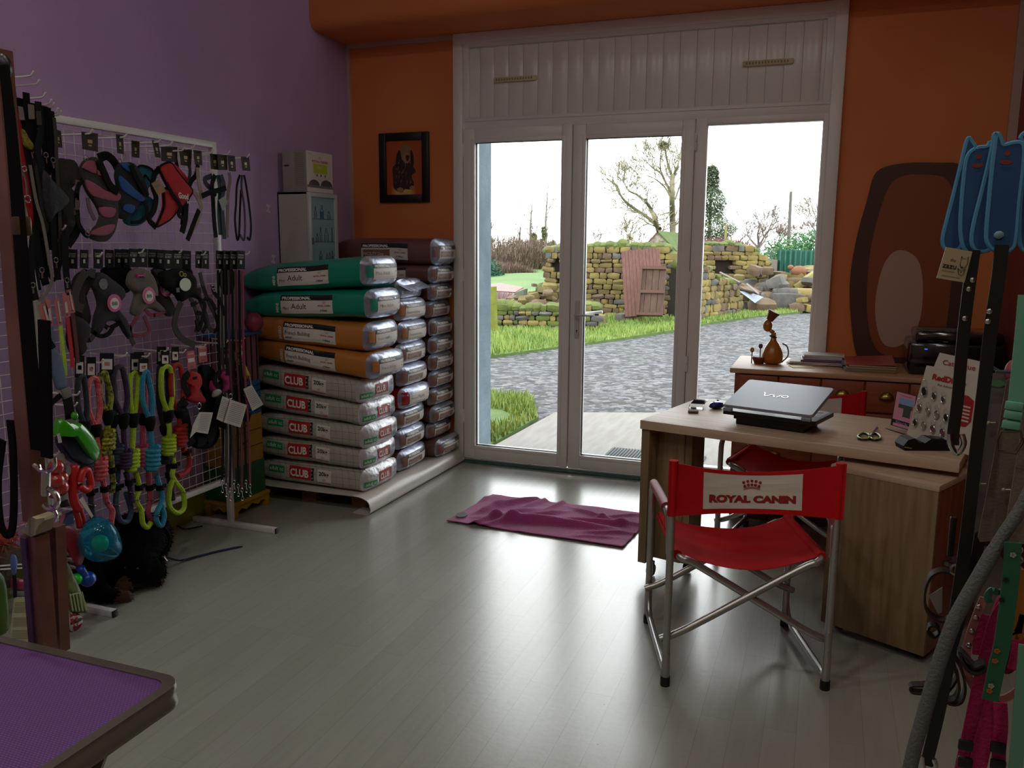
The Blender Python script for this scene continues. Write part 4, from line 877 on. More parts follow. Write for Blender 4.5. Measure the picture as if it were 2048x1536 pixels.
# back stack against the orange wall
z = .1; ordn = ['lowest', 'second from the bottom', 'third from the bottom', 'fourth from the bottom', 'fifth from the bottom', 'sixth from the bottom', 'seventh from the bottom', 'eighth from the bottom', 'ninth from the bottom', 'tenth from the bottom', 'second from the top', 'topmost']
for i in range(12):
    H = .119 if i < 11 else .175; rz = r.uniform(-.02, .02); dx = (.035 if i == 0 else .0)+r.uniform(-.018, .018)
    bagpro(-2.79+dx+(.02 if i == 11 else 0), 5.045, z, H, 80+i, rz, .76, 'dark brown feed sack, %s in the rear stack' % ordn[i], f_brown, '', '', 'facility', side=i > 9, W=.375, weight='17kg', group='dark brown feed sacks'); z += .1155
# ============================================================ CABINET, BOX, PICTURE, TOWER, TOWEL
t = thing('display_cabinet', 'white cabinet with a blue glass door picturing grooming bottles, fixed to the lilac wall', 'cabinet', (-3.075, 4.55, 1.33))
x0, x1, y0, y1, z0, z1 = XL, -2.968, 4.395, 4.712, 1.345, 1.812
mb = MB(); mb.bx(x0, x1-.012, y0, y0+.012, z0, z1).bx(x0, x1-.012, y1-.012, y1, z0, z1).bx(x0, x1-.012, y0, y1, z1-.012, z1).bx(x0, x1-.012, y0, y1, z0, z0+.012).bx(x0, x0+.008, y0, y1, z0, z1)
mb.build('body', M('cabinet_white', 'a9a59e', rough=.5), t)
mb = MB(); 
for a in ((y0, y0+.028, z0, z1), (y1-.03, y1, z0, z1)): mb.bx(x1-.012, x1+.006, a[0], a[1], a[2], a[3], 0, .003)
mb.bx(x1-.012, x1+.006, y0+.027, y1-.029, z1-.026, z1, 0, .003).bx(x1-.012, x1+.006, y0+.027, y1-.029, z0, z0+.026, 0, .003)
d = mb.build('door', M('cabinet_edge', 'b9bab8', rough=.4), t)
MB().bx(x1-.010, x1-.002, y0+.02, y1-.022, z0+.02, z1-.02).build('glass', M('blue_door_glass', '8db6c2', rough=.15, col2='7fa9b8', vscale=3), d)
mb = MB(); X = x1-.0008
def L3(pts, w=.0014): mb.tube([(X, y0+.03+u*(y1-y0-.06), zt_+v) for u, v in pts], w, 4)
for row, (zt_, items) in enumerate(((1.655, ((.18, .02, .075, 0), (.45, .035, .085, 1), (.75, .03, .05, 0))), (1.515, ((.22, .022, .05, 0), (.38, .02, .09, 0), (.62, .04, .085, 0), (.87, .012, .09, 0))), (1.39, ((.35, .03, .07, 1), (.62, .02, .05, 0), (.74, .02, .06, 0), (.87, .022, .07, 1))))):
    L3([(.05, 0), (.98, .0)])
    for (u, w, h, fill) in items:
        wu = w/.26
        L3([(u-wu/2, 0), (u-wu/2, h*.6), (u-wu/6, h*.72), (u-wu/6, h), (u+wu/6, h), (u+wu/6, h*.72), (u+wu/2, h*.6), (u+wu/2, 0)])
        for q in range(1, 4): L3([(u-wu/2, h*.15*q), (u+wu/2, h*.15*q)], .0009)
        if fill: mb.bx(X-.001, X+.0005, y0+.03+(u-wu/2)*.257, y0+.03+(u+wu/2)*.257, zt_, zt_+h*.55, 1)
mb.build('bottle_drawings', [M('navy_line', '1f3145'), M('blue_fill', '2a6f92')], d, smooth=None)
MB().bx(x1+.004, x1+.012, y0+.02, y0+.034, 1.50, 1.54, 0, .002).build('lock', M('brown_lock', '6a4638'), d)
# box on top
t = thing('cardboard_box', 'white pet food box with a lime panel, on top of the white cabinet', 'box', (-3.06, 4.56, z1))
mb = MB(); bz0, bz1 = z1+.001, 2.062; bx0, bx1, by0, by1 = -3.155, -2.985, 4.41, 4.70
mb.bx(bx0, bx1, by0, by1, bz0, bz1, 0, .004); mb.build('carton', M('grey_carton', '98938c', rough=.6), t)
mb = MB(); F = lambda o: (lambda u, v: Vector((bx1+o, by0+u, bz0+v)))
mb.rect(F(.001), .003, .287, .004, .246, 0); mb.rect(F(.0018), .004, .286, .03, .045, 1)
for uu, r_ in ((.08, .055), (.215, .062)): mb.add([F(.0022)(uu+math.cos(a)*r_*1.05, .045+math.sin(a)*r_*.62) for a in [k*PI/10 for k in range(11)]], [tuple(range(11))], 2)
mb.rect(F(.002), .075, .225, .118, .175, 3); mb.text('Mini', .03, lambda u, v: F(.003)(.11+u, .145+v), 0)
mb.text('ROYAL CANIN', .02, lambda u, v: F(.002)(.06+u, .182+v), 4, width=.175, bold=.03); crown(mb, lambda u, v: F(.002)(u, v), .148, .205, .02, 4); mb.text('professional', .009, lambda u, v: F(.002)(.015+u, .228+v), 1)
for k in range(3): mb.add([F(.003)(.11+k*.045+math.cos(a)*.006, .106+math.sin(a)*.009) for a in [q*PI/4 for q in range(8)]], [tuple(range(8))], 5)
G_ = lambda u, v: Vector((bx0+u, by0-.001, bz0+v))
mb.rect(G_, .085, .167, .004, .246, 6)
for k in range(18): mb.rect(lambda u, v: Vector((bx0+u, by0-.002, bz0+v)), .095, .155, .04+k*.011, .043+k*.011, 7)
mb.rect(lambda u, v: Vector((bx0+u, by0-.002, bz0+v)), .015, .05, .155, .163, 5)
mb.build('printed_panel', [M('box_white', 'cfc9bf', rough=.5), M('box_grey', '6f6a66'), M('box_bowl', '4a4643'), M('box_lime', 'a9b82e'), m_red, m_ink, M('box_panel_grey', '8c8781'), M('box_text', '6f6a64')], t, smooth=None)
# framed picture
t = thing('framed_picture', 'black framed painting of a long-eared dog on the orange wall above the sacks', 'picture', (-2.77, YB, 1.79))
a = aY(757, 267, YB-.02); c = aY(858, 404, YB-.02); X0, X1, Z0, Z1 = a.x, c.x, c.z, a.z
mb = MB(); w = .052
mb.bx(X0, X0+w, YB-.024, YB, Z0, Z1, 0, .004).bx(X1-w, X1, YB-.024, YB, Z0, Z1, 0, .004).bx(X0+w, X1-w, YB-.024, YB, Z0, Z0+w, 0, .004).bx(X0+w, X1-w, YB-.024, YB, Z1-w, Z1, 0, .004)
mb.build('frame', M('black_frame', '0d0908', rough=.4), t)
m, nt, b = node_mat('painting'); tc = nn(nt, 'ShaderNodeTexCoord'); mp = nn(nt, 'ShaderNodeMapping'); mp.inputs['Location'].default_value = (-.01, 0, -.23); mp.inputs['Scale'].default_value = (9, 9, 5); gr = nn(nt, 'ShaderNodeTexGradient', gradient_type='SPHERICAL'); cr = nn(nt, 'ShaderNodeValToRGB')
cr.color_ramp.elements[0].color = lin('b4511c'); cr.color_ramp.elements[0].position = .1; cr.color_ramp.elements[1].color = lin('d8b16a'); cr.color_ramp.elements[1].position = .55
nt.links.new(tc.outputs['Object'], mp.inputs['Vector']); nt.links.new(mp.outputs['Vector'], gr.inputs['Vector']); nt.links.new(gr.outputs['Fac'], cr.inputs['Fac']); nt.links.new(cr.outputs['Color'], b.inputs['Base Color'])
MB().bx(X0+w-.004, X1-w+.004, YB-.008, YB-.002, Z0+w-.004, Z1-w+.004).build('canvas', m, t)
W_, H_ = X1-X0-2*w, Z1-Z0-2*w
def pf(u, v, o=.0): return Vector((X0+w+u*W_, YB-.0085-o, Z0+w+v*H_))
mb = MB(); 
def blob(pts, mi, o): P_ = catmull([(u, v, 0) for u, v in pts], 4, True); mb.add([pf(p.x, p.y, o) for p in P_], [tuple(range(len(P_)))], mi)
blob([(.2, .12), (.42, .04), (.5, .1), (.7, .1), (.76, .2), (.7, .35), (.82, .42), (.72, .55), (.7, .7), (.55, .8), (.35, .75), (.28, .6), (.17, .5), (.18, .3)], 0, .0003)
blob([(.37, .8), (.5, .93), (.66, .88), (.72, .75), (.6, .62), (.42, .66)], 1, .0006); blob([(.3, .76), (.38, .82), (.42, .66), (.38, .48), (.3, .45), (.26, .6)], 2, .0009); blob([(.68, .82), (.75, .74), (.76, .56), (.7, .5), (.67, .66)], 2, .0009)
blob([(.5, .78), (.62, .76), (.66, .64), (.6, .58), (.5, .6), (.46, .7)], 3, .0012); blob([(.54, .72), (.64, .72), (.62, .64), (.57, .62)], 4, .0015); blob([(.28, .1), (.4, .03), (.46, .1), (.38, .14)], 3, .0009); blob([(.63, .12), (.74, .08), (.78, .13), (.7, .17)], 3, .0009)
for i in range(60):
    r = random.Random(i); u = r.uniform(.24, .68); v = r.uniform(.14, .6); mb.rect(lambda a, b_: pf(u+a+(b_*.3), v+b_, .0013), 0, .012, 0, r.uniform(.03, .09), r.choice((1, 2, 2, 3)), 1, 1)
mb.build('painted_dog', [M('pd_dark', '33241f'), M('pd_tan', '8a6a48'), M('pd_brown', '241512'), M('pd_pink', 'a9785a'), M('pd_nose', '3a150e')], t, smooth=None)
# painted tower cupboard behind the rack
t = thing('painted_cupboard', 'tall hand-painted toy cupboard in green, ochre and blue beside the sacks', 'cupboard', (-3.08, 3.75, 0))
tx0, tx1, ty0, ty1 = -3.172, -2.985, 3.615, 3.895
mb = MB(); mb.bx(tx0, tx1, ty0, ty1, .085, .28, 0).bx(tx0+.004, tx1-.004, ty0+.004, ty1-.004, .28, .55, 1).bx(tx0+.004, tx1-.004, ty0+.004, ty1-.004, .55, .74, 2).bx(tx0+.006, tx1-.006, ty0+.006, ty1-.006, .74, 1.0, 3)
mb.build('body', [M('toy_green', '1f5a30', rough=.5), M('toy_ochre', 'a0782c', rough=.5), M('toy_blue', '1f5a8c', rough=.5), M('toy_pink', '7a4a58', rough=.6)], t, smooth=None)
mb = MB(); mb.bx(tx0-.004, tx1+.012, ty0-.012, ty1+.012, 1.0, 1.018, 0, .003); mb.build('top_board', M('toy_blue', '1f5a8c'), t)
mb = MB()
for k in range(6): y = ty0+.02+k*.047; mb.bx(tx1-.007, tx1-.002, y, y+.008, .742, .998, 0)
for k in range(4): x = tx0+.03+k*.045; mb.bx(x, x+.008, ty0+.002, ty0+.007, .742, .998, 0)
for k in range(5): mb.tube([(tx1-.003, ty0+.01+j*.026, .575+k*.035+.006*math.sin(j*1.3)) for j in range(11)], .003, 4)
for z in (.37, .46): mb.bx(tx1-.005, tx1-.002, ty0+.01, ty1-.01, z, z+.003, 0); mb.tube([(tx1-.002, ty0+.1, z+.03), (tx1-.002, ty0+.15, z+.04)], .003, 4)
mb.build('painted_lines', M('toy_line', '15131a'), t, smooth=None)
mb = MB(); mb.bx(tx0-.004, tx1+.018, ty0-.02, ty1+.02, .065, .088, 0, .004)
for (xa, xb, ya, yb) in ((tx0-.002, tx1+.015, ty0-.018, ty0-.004), (tx0-.002, tx1+.015, ty1+.004, ty1+.018)): pass
for ya in (ty0-.018, ty1-.02): mb.bx(tx1-.03, tx1+.014, ya, ya+.038, 0, .07, 0, .004).bx(tx0, tx0+.04, ya, ya+.038, 0, .07, 0, .004)
P_ = [(0, .068), (0, .03), (.05, .045), (.09, .03), (.14, .05), (.19, .03), (.23, .045), (.28, .03), (.28, .068)]
mb.plate([Vector((tx1+.012, ty0+u, v)) for u, v in P_][::-1], (1, 0, 0), .012); mb.plate([Vector((tx1-u*.66, ty0-.014, v)) for u, v in P_][::-1], (0, -1, 0), .012)
mb.build('base', M('toy_yellow', 'a88420', rough=.5), t)
mb = MB()
for z in (.80, .90): 
    for y in (3.70,): mb.ball((tx1+.006, y, z), (.006, .035, .04), 12, 8, 0).disc((tx1+.0125, y, z), (1, 0, 0), .016, 1, 14).disc((tx1+.0132, y, z), (1, 0, 0), .008, 0, 12)
mb.build('wooden_ornament', [M('toy_tan', '9c7a48'), m_black], t)
mb = MB(); mb.ball((tx1+.02, 3.83, 1.07), (.05, .055, .055), 14, 10); mb.build('toy_ball', M('dark_pink_ball', '8c3048', rough=.5, var=.4), label='dark pink ball on top of the painted toy cupboard', cat='ball')
mb = MB(); mb.ring((tx1+.004, 3.67, .16), (1, 0, 0), .016, .005, 0).bx(tx1, tx1+.005, 3.70, 3.73, .17, .175).bx(tx1, tx1+.005, 3.70, 3.73, .155, .16); mb.build('painted_mark', M('toy_tan', '9c7a48'), t)
# black cable
MB().tube(catmull([aZ(405, 1052, .006), aZ(370, 1058, .006), aZ(355, 1052, .006), aZ(325, 1050, .006), aX(320, 1040, XL+.03)], 6), .004, 6).build('cable', m_black, label='thin black cable lying on the floor along the lilac wall', cat='cable')
# ---------------- magenta towel
m_towel = M('magenta_terry', 'b5428c', rough=.95, bump=.8, bscale=220, sheen=.5, col2='a23880', vscale=5)
c4 = [aZ(*q) for q in ((893, 1044), (985, 985), (1300, 1021), (1245, 1097))]; c4[2] = Vector((-.83, 4.52, 0)); c4[3] = aZ(1245, 1097); c4[1] = aZ(985, 992)
def towel(u, v):
    p = c4[0].lerp(c4[3], u).lerp(c4[1].lerp(c4[2], u), v); x, y = p.x, p.y
    def fold(cx, cy, ang, w, L, h):
        dx, dy = x-cx, y-cy; a = dx*math.cos(ang)+dy*math.sin(ang); q = -dx*math.sin(ang)+dy*math.cos(ang)
        return h*math.exp(-(q/w)**2)*math.exp(-(a/L)**4)
    z = .006
    z += fold(-1.60, 4.15, 1.0, .022, .22, .035)+fold(-1.48, 4.18, .85, .02, .25, .03)+fold(-1.35, 4.14, .12, .025, .34, .04)+fold(-1.15, 4.22, .25, .022, .3, .035)+fold(-1.62, 4.42, .9, .02, .18, .03)+fold(-1.5, 4.48, 1.2, .02, .14, .02)
    z += fold(-1.38, 4.5, 1.25, .018, .12, .018)+fold(-1.72, 4.25, 1.15, .025, .1, .03)+fold(-1.1, 4.35, -.5, .018, .2, .022)+fold(-.98, 4.12, .3, .016, .15, .018)+fold(-1.0, 4.4, .6, .014, .14, .015)+fold(-1.05, 4.03, .25, .014, .12, .012)+fold(-1.84, 4.40, 1.2, .02, .08, .015)
    z += .0045*noise.noise(Vector((x*9, y*9, 1)))+.0045
    e = .008*noise.noise(Vector((u*9, v*7, 3)))
    return Vector((p.x+e, p.y+e*.6, max(z, .004)))
mb = MB(); nu, nv = 110, 60; mb.grid(towel, nu, nv); V0 = len(mb.v)
low = [(v[0], v[1], max(v[2]-.004, .001)) for v in mb.v]; e = [i for i in range(nu+1)]+[j*(nu+1)+nu for j in range(1, nv+1)]+[nv*(nu+1)+i for i in range(nu-1, -1, -1)]+[j*(nu+1) for j in range(nv-1, 0, -1)]
mb.v += low; F0 = list(mb.f); mb.f += [tuple(i+V0 for i in f[::-1]) for f in F0]; mb.m += [0]*len(F0)
mb.f += [(e[i], e[i]+V0, e[(i+1) % len(e)]+V0, e[(i+1) % len(e)]) for i in range(len(e))]; mb.m += [0]*len(e)
tw = thing('towel', 'crumpled magenta towel lying on the floor before the glass door', 'towel', (-1.4, 4.25, 0)); mb.build('cloth', m_towel, tw, smooth=180)
p = towel(.045, .16); MB().disc((p.x, p.y, p.z+.012), (0, -.1, 1), .032, n=20, t=.004).build('sewn_patch', M('grey_patch', '6f6a72'), tw, smooth=None)
# ============================================================ DESK, PEDESTAL, CHAIRS, SIDEBOARD
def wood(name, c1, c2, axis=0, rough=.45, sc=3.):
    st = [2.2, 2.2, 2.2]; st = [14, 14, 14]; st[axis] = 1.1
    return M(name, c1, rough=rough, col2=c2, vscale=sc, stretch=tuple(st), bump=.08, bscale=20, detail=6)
w_desk = wood('light_oak_laminate', 'c8b197', 'b59d82', 0); w_deskv = wood('light_oak_upright_shaded', '8f7859', '776045', 2)  # uprights: same oak, darkened because their dimmer light is put into the colour
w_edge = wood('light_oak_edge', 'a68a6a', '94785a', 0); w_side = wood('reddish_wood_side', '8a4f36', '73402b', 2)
w_pine = wood('pine_top', 'c29a74', 'b08660', 0); w_front = wood('orange_brown_wood', '9a5230', '864526', 0)
DR = -.2379
t = thing('desk', 'light oak desk with a boxed left leg on castors, laptop standing on it', 'desk', (-.738, 3.60, 0), DR, local=True)
MB().bx(0, 1.264, 0, .69, .70, .74, 0, .003).build('desk_top', w_desk, t)
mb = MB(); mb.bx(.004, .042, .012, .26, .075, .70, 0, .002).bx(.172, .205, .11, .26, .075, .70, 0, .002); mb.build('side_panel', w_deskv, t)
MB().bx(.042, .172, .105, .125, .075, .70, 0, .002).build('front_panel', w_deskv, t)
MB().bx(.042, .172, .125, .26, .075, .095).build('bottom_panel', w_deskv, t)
def caster(p, par, r=.027):
    m2 = MB(); m2.tube([(p[0]-.012, p[1], r+.002), (p[0]-.002, p[1], r+.002)], r, 14).tube([(p[0]+.004, p[1], r+.002), (p[0]+.014, p[1], r+.002)], r, 14).bx(p[0]-.013, p[0]+.015, p[1]-.02, p[1]+.014, r, .072, 0, .004)
    m2.build('caster', m_black, par)
for p in ((.045, .07), (.17, .20)): caster(p, t)
t = thing('desk_pedestal', 'light oak rolling cabinet standing askew under the right end of the desk', 'cabinet', (.062, 3.355, 0), -.4643, local=True)
W_, D_ = .395, .50
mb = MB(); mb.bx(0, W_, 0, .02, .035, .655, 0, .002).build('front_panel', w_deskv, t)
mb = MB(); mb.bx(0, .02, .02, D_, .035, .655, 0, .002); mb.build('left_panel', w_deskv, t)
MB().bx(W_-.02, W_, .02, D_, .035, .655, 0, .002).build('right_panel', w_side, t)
MB().bx(-.002, W_+.002, -.002, D_, .655, .678, 0, .002).build('top', w_desk, t)
MB().bx(.02, W_-.02, .02, D_, .035, .055).bx(.02, W_-.02, D_-.02, D_, .05, .655).build('back_panel', w_side, t)
MB().bx(W_, W_+.006, .1, .16, .36, .375).bx(W_, W_+.03, .1, .11, .36, .375).bx(W_, W_+.03, .19, .2, .36, .375).bx(W_+.02, W_+.03, .1, .2, .36, .375).build('handle', M('steel', 'a8a8aa', rough=.3, metal=.9), t)
for p in ((.05, .06), (W_-.05, .06), (.05, D_-.06), (W_-.05, D_-.06)): caster(p, t, .014)
# ---------------- folding director chairs
m_alu = M('aluminium_tube', 'b9bab6', rough=.33, metal=.9, var=.1, vscale=6); m_canvas = M('red_canvas', 'c4161a', rough=.9, bump=.2, bscale=300, spec=.2, col2='b21316', vscale=4)
m_canvb = M('canvas_print_white', 'cfc4b8', rough=.85); m_canvr = M('canvas_print_red', '8e1a22', rough=.85); m_rub = M('rubber_foot', '141414', rough=.7); m_arm = M('arm_sleeve_red', '8a1f26', rough=.5)
def make_chair(name, label, loc, rz, front_print):
    t = thing(name, label, 'chair', loc, rz, 'red folding director chairs', local=True); W, D = .547, .488; r = .0128
    for x, nx_ in ((0, 1), (W, -1)):
        # rear leg + back post; bent arm and front leg
        mb = MB().tube([(x, 0, .03), (x, 0, .12)], .0145, 12).tube([(x, 0, .12), (x, 0, .80)], r, 12)
        for z in (.10, .14, .21, .50, .47): mb.ball((x+nx_*.002, -.013, z), (.004, .002, .004), 8, 5)
        mb.build('rear_leg', m_alu, t)
        P = catmull([(x, D, .05), (x, D, .30), (x, D, .52), (x, D-.015, .57), (x, D-.05, .592), (x, D-.2, .60), (x, .14, .602), (x, .07, .596), (x, .035, .57), (x, .026, .52), (x, .018, .47)], 5)
        mb = MB().tube(P, r, 12).tube([(x, D, .04), (x, D, .16)], .0145, 12)
        for z in (.13, .16, .22, .44): mb.ball((x+nx_*.013, D, z), (.002, .004, .004), 8, 5)
        mb.build('front_leg', m_alu, t)
        MB().tube(catmull([(x, D, .16), (x+nx_*.0, D-.01, .10), (x, D-.05, .055), (x, D-.12, .045), (x, .1, .045), (x, .02, .05), (x, 0, .065)], 5), .0118, 12).build('floor_runner', m_alu, t)
        MB().tube([(x, D-.045, .5935), (x, D-.2, .60), (x, .12, .603)], .0185, 14).build('armrest', m_arm, t)
        for y in (0, D): MB().tube([(x, y, 0), (x, y, .034)], .0165, 14).build('rubber_foot', m_rub, t)
    # crossed bars, each bent over into its seat rail
    for sgn, x0, x1 in ((1, .03, W+.02), (-1, W-.03, -.02)):
        for y in (.028, D-.03):
            yy = y+sgn*.006
            P = catmull([(x0, yy+(.06 if y < .2 else -.06), .462), (x0, yy+(.02 if y < .2 else -.02), .46), (x0+sgn*.02, yy, .447), (x0+sgn*.08, yy, .42), (x1-sgn*.1, yy, .205), (x1, yy, .16)], 5)
            mb = MB().tube(P, r, 12)
            for q in (.3, .5, .97): i = int(len(P)*q)-1; mb.ball(P[i]+Vector((0, -.013, 0)), (.004, .002, .004), 8, 5)
            mb.build('cross_bar', m_alu, t)
    for x in (.03, W-.03): MB().tube([(x, .05, .462), (x, D-.05, .462)], r, 12).build('seat_rail', m_alu, t)
    def sag(u): return 1-(2*u-1)**2
    def seat(u, v, o): 
        x = .018+(W-.036)*u; y = .035+(D-.075)*v; wr = .0025*math.sin(u*9+v*17)*sag(u)+.003*noise.noise(Vector((u*4, v*12, 2)))
        e = abs(2*u-1); return Vector((x, y, .478-.062*sag(u)**.9-.0*e+wr+o))
    def shell(fn, nu, nv, name, mat, par):
        mb = MB(); mb.grid(lambda a, b_: fn(a, b_, 0), nu, nv); V0 = len(mb.v); F0 = list(mb.f); mb.grid(lambda a, b_: fn(a, b_, -.0022), nu, nv); mb.f = F0+[tuple(i+V0 for i in f[::-1]) for f in F0]
        e = [i for i in range(nu+1)]+[j*(nu+1)+nu for j in range(1, nv+1)]+[nv*(nu+1)+i for i in range(nu-1, -1, -1)]+[j*(nu+1) for j in range(nv-1, 0, -1)]
        mb.f += [(e[i], e[(i+1) % len(e)], e[(i+1) % len(e)]+V0, e[i]+V0) for i in range(len(e))]; mb.m = [0]*len(mb.f); return mb.build(name, mat, par, smooth=60)
    s = shell(seat, 34, 20, 'seat', m_canvas, t)
    for x in (.03, W-.03): MB().tube([(x, .035, .462), (x, D-.04, .462)], .0168, 14).build('seat_hem', m_canvas, s)
    sg = 1 if not front_print else 1
    def back(u, v, o=0.):
        x = -.014+(W+.028)*u; k = sag(u); z0 = .612+.006*k; z1 = .802-.046*k; z = z0+(z1-z0)*v
        y = -.016+.055*k*(.6+.4*v)+.003*noise.noise(Vector((u*5, v*5, 4)))
        return Vector((x, y-o, z))
    bk = shell(lambda a, b_, o: back(a, b_, o), 36, 8, 'backrest', m_canvas, t)
    for x in (0, W): MB().tube([(x, 0, .612), (x, 0, .802)], .0158, 12).build('back_hem', m_canvas, bk)
    d = 1 if not front_print else -1; ofs = .0016 if d > 0 else -.0040
    def F(e): return lambda u, v: back((.205+u*.57) if d > 0 else 1-(.19+u*.62), .12+v*.80, (e+.0002 if d > 0 else -e-.0025))
    mb = MB(); mb.rect(F(.0016), 0, 1, 0, 1, 0, 20, 8); kx = 1.
    mb.text('ROYAL CANIN', .27, lambda u, v: F(.003)(.06+u, .2+v), 1, width=.88, bold=.07)
    fn = lambda u, v: F(.003)(u, v*1.9); crown(mb, lambda u, v: F(.003)(u*1., v), .5, .60, .001, 1)
    for k in range(5):
        for (rr, vv, du) in ((.018, .84, .042), (.016, .73, .036)):
            cu = .5+(k-2)*du; cv = vv-.012*(k-2)**2; mb.add([F(.003)(cu+math.cos(a)*.016, cv+math.sin(a)*.042) for a in [j*PI/5 for j in range(10)]], [tuple(range(10))], 1)
    for vv in (.60, .56): mb.rect(lambda a, b_, vv=vv: F(.003)(.5+a, vv+.045-a*a*6+b_), -.085, .085, 0, .018, 1, 10, 1)
    mb.build('printed_panel', [m_canvb, m_canvr], bk, smooth=None)
    return t
make_chair('director_chair', 'red canvas director chair on this side of the desk, seen from behind', (-.437, 2.703, 0), math.atan2(.173, .517), False)
make_chair('director_chair', 'red canvas director chair on the far side of the desk, facing it', (.205, 4.42, 0), math.radians(168.3), True)
# ---------------- sideboard
sx0, sx1, sy0, sy1, sz = -.455, XR-.012, 4.665, 5.215, .85
t = thing('sideboard', 'orange-brown wooden chest of drawers with brass cup handles against the back wall', 'sideboard', ((sx0+sx1)/2, 4.95, 0))
MB().bx(sx0-.012, sx1, sy0-.02, sy1, sz-.028, sz, 0, .006).build('top', w_pine, t)
MB().bx(sx0+.015, sx1, sy0+.012, sy1, .05, sz-.028).bx(sx0+.015, sx0+.04, sy0+.002, sy0+.02, .05, sz-.028).build('body', w_front, t)
MB().bx(sx0+.02, sx1, sy0+.01, sy1, 0, .06).build('plinth', M('dark_plinth', '5b3322', rough=.6), t)
rows = [(.655, .815), (.49, .645), (.27, .48), (.075, .26)]; m_brass = M('brass', 'a88a4e', rough=.28, metal=.95, var=.3, vscale=30)
def cup(p, par, w=.05):
    vs = []; n = 12; m2 = MB()
    def cf(u, v): a = PI*u; b_ = PI/2*v; return (p[0]+w*math.cos(a)*math.cos(b_*.0)*(1), p[1]-.004-.026*math.sin(b_)*math.sin(a)**.5, p[2]-.012+.034*math.sin(a)*math.cos(b_)+0)
    m2.grid(cf, 16, 7); m2.bx(p[0]-w, p[0]+w, p[1]-.004, p[1], p[2]-.016, p[2]-.010); m2.build('cup_handle', m_brass, par, smooth=60)
for ri, (z0, z1) in enumerate(rows):
    xs = [sx0+.035, -.21, .005, .22, .432, .645, sx1-.01] if ri < 2 else ([sx0+.035, .005, .432, sx1-.01] if ri == 3 else [sx0+.035, -.02, .40, sx1-.01])
    for a, b_ in zip(xs, xs[1:]):
        d = MB().bx(a+.004, b_-.004, sy0-.006, sy0+.014, z0, z1, 0, .004).build('drawer', w_front, t)
        if ri == 0 and a < 0: pass
        cup(((a+b_)/2, sy0-.006, (z0+z1)/2+.01), d, .035 if ri < 2 else .045)
# ============================================================ THINGS ON THE DESK AND SIDEBOARD
def dk(u, v): return Vector((-.738, 3.60, 0))+Matrix.Rotation(DR, 3, 'Z')@Vector((u, v, 0))
LA, LB, LC, LD = Vector((-.39, 3.65, .822)), Vector((-.02, 3.537, .822)), Vector((.046, 3.815, .898)), Vector((-.344, 3.905, .898))
t = thing('laptop', 'half-closed silver laptop on a black stand on the desk', 'laptop', (-.19, 3.72, .74))
ux = (LB-LA).normalized(); LC = LB+(LC-LB-ux*(LC-LB).dot(ux)); LD = LC-(LB-LA); uy = (LC-LB).normalized(); nz = ux.cross(uy)
def rr_outline(A, ux, uy, w, h, r, n=5):
    P = []
    for cx, cy, a0 in ((w-r, r, -PI/2), (w-r, h-r, 0), (r, h-r, PI/2), (r, r, PI)):
        for k in range(n+1): a = a0+PI/2*k/n; P.append(A+ux*(cx+math.cos(a)*r)+uy*(cy+math.sin(a)*r))
    return P
Wl, Hl = (LB-LA).length, (LC-LB).length
m_silver = M('silver_lid', '8e959f', rough=.38, metal=.3)
mb = MB(); P0 = rr_outline(LA, ux, uy, Wl, Hl, .016); P1 = [p+nz*.006+(((LA+LC)/2)-p)*.018 for p in P0]; N = len(P0); P2 = [p-nz*.006 for p in P0]
mb.add(P2+P0+P1, [(i+k*N, (i+1) % N+k*N, (i+1) % N+(k+1)*N, i+(k+1)*N) for k in (0, 1) for i in range(N)]+[tuple(range(N-1, -1, -1)), tuple(range(2*N, 3*N))])
lid = mb.build('lid', m_silver, t, smooth=40)
lf = lambda u, v: LA+ux*u+uy*v+nz*.0068
mb = MB(); sc = .2; ox, oy = Wl*.36, Hl*.50
def stroke(pts, w=.0045, closed=False):
    P_ = catmull([(x, y, 0) for x, y in pts], 5, closed) if len(pts) > 2 else [Vector((x, y, 0)) for x, y in pts]
    mb.tube([lf(p.x, p.y) for p in P_], w/2, 8, closed, flat=.15, upv=nz)
stroke([(ox-.02, oy+.022), (ox-.012, oy+.016), (ox-.005, oy-.008), (ox+.005, oy-.012), (ox+.015, oy+.0), (ox+.024, oy+.006), (ox+.032, oy+.004), (ox+.036, oy-.008), (ox+.041, oy-.014)]); stroke([(ox+.019, oy-.009), (ox+.02, oy-.0085)], .006)
stroke([(ox+.05, oy-.014), (ox+.062, oy+.012)]); stroke([(ox+.082+.014*math.cos(a), oy+.011*math.sin(a)) for a in [k*PI/5 for k in range(10)]], .0045, True)
mb.build('maker_mark', M('bright_mark', 'ffffff', rough=.25, metal=1), lid)
nb_ = nz
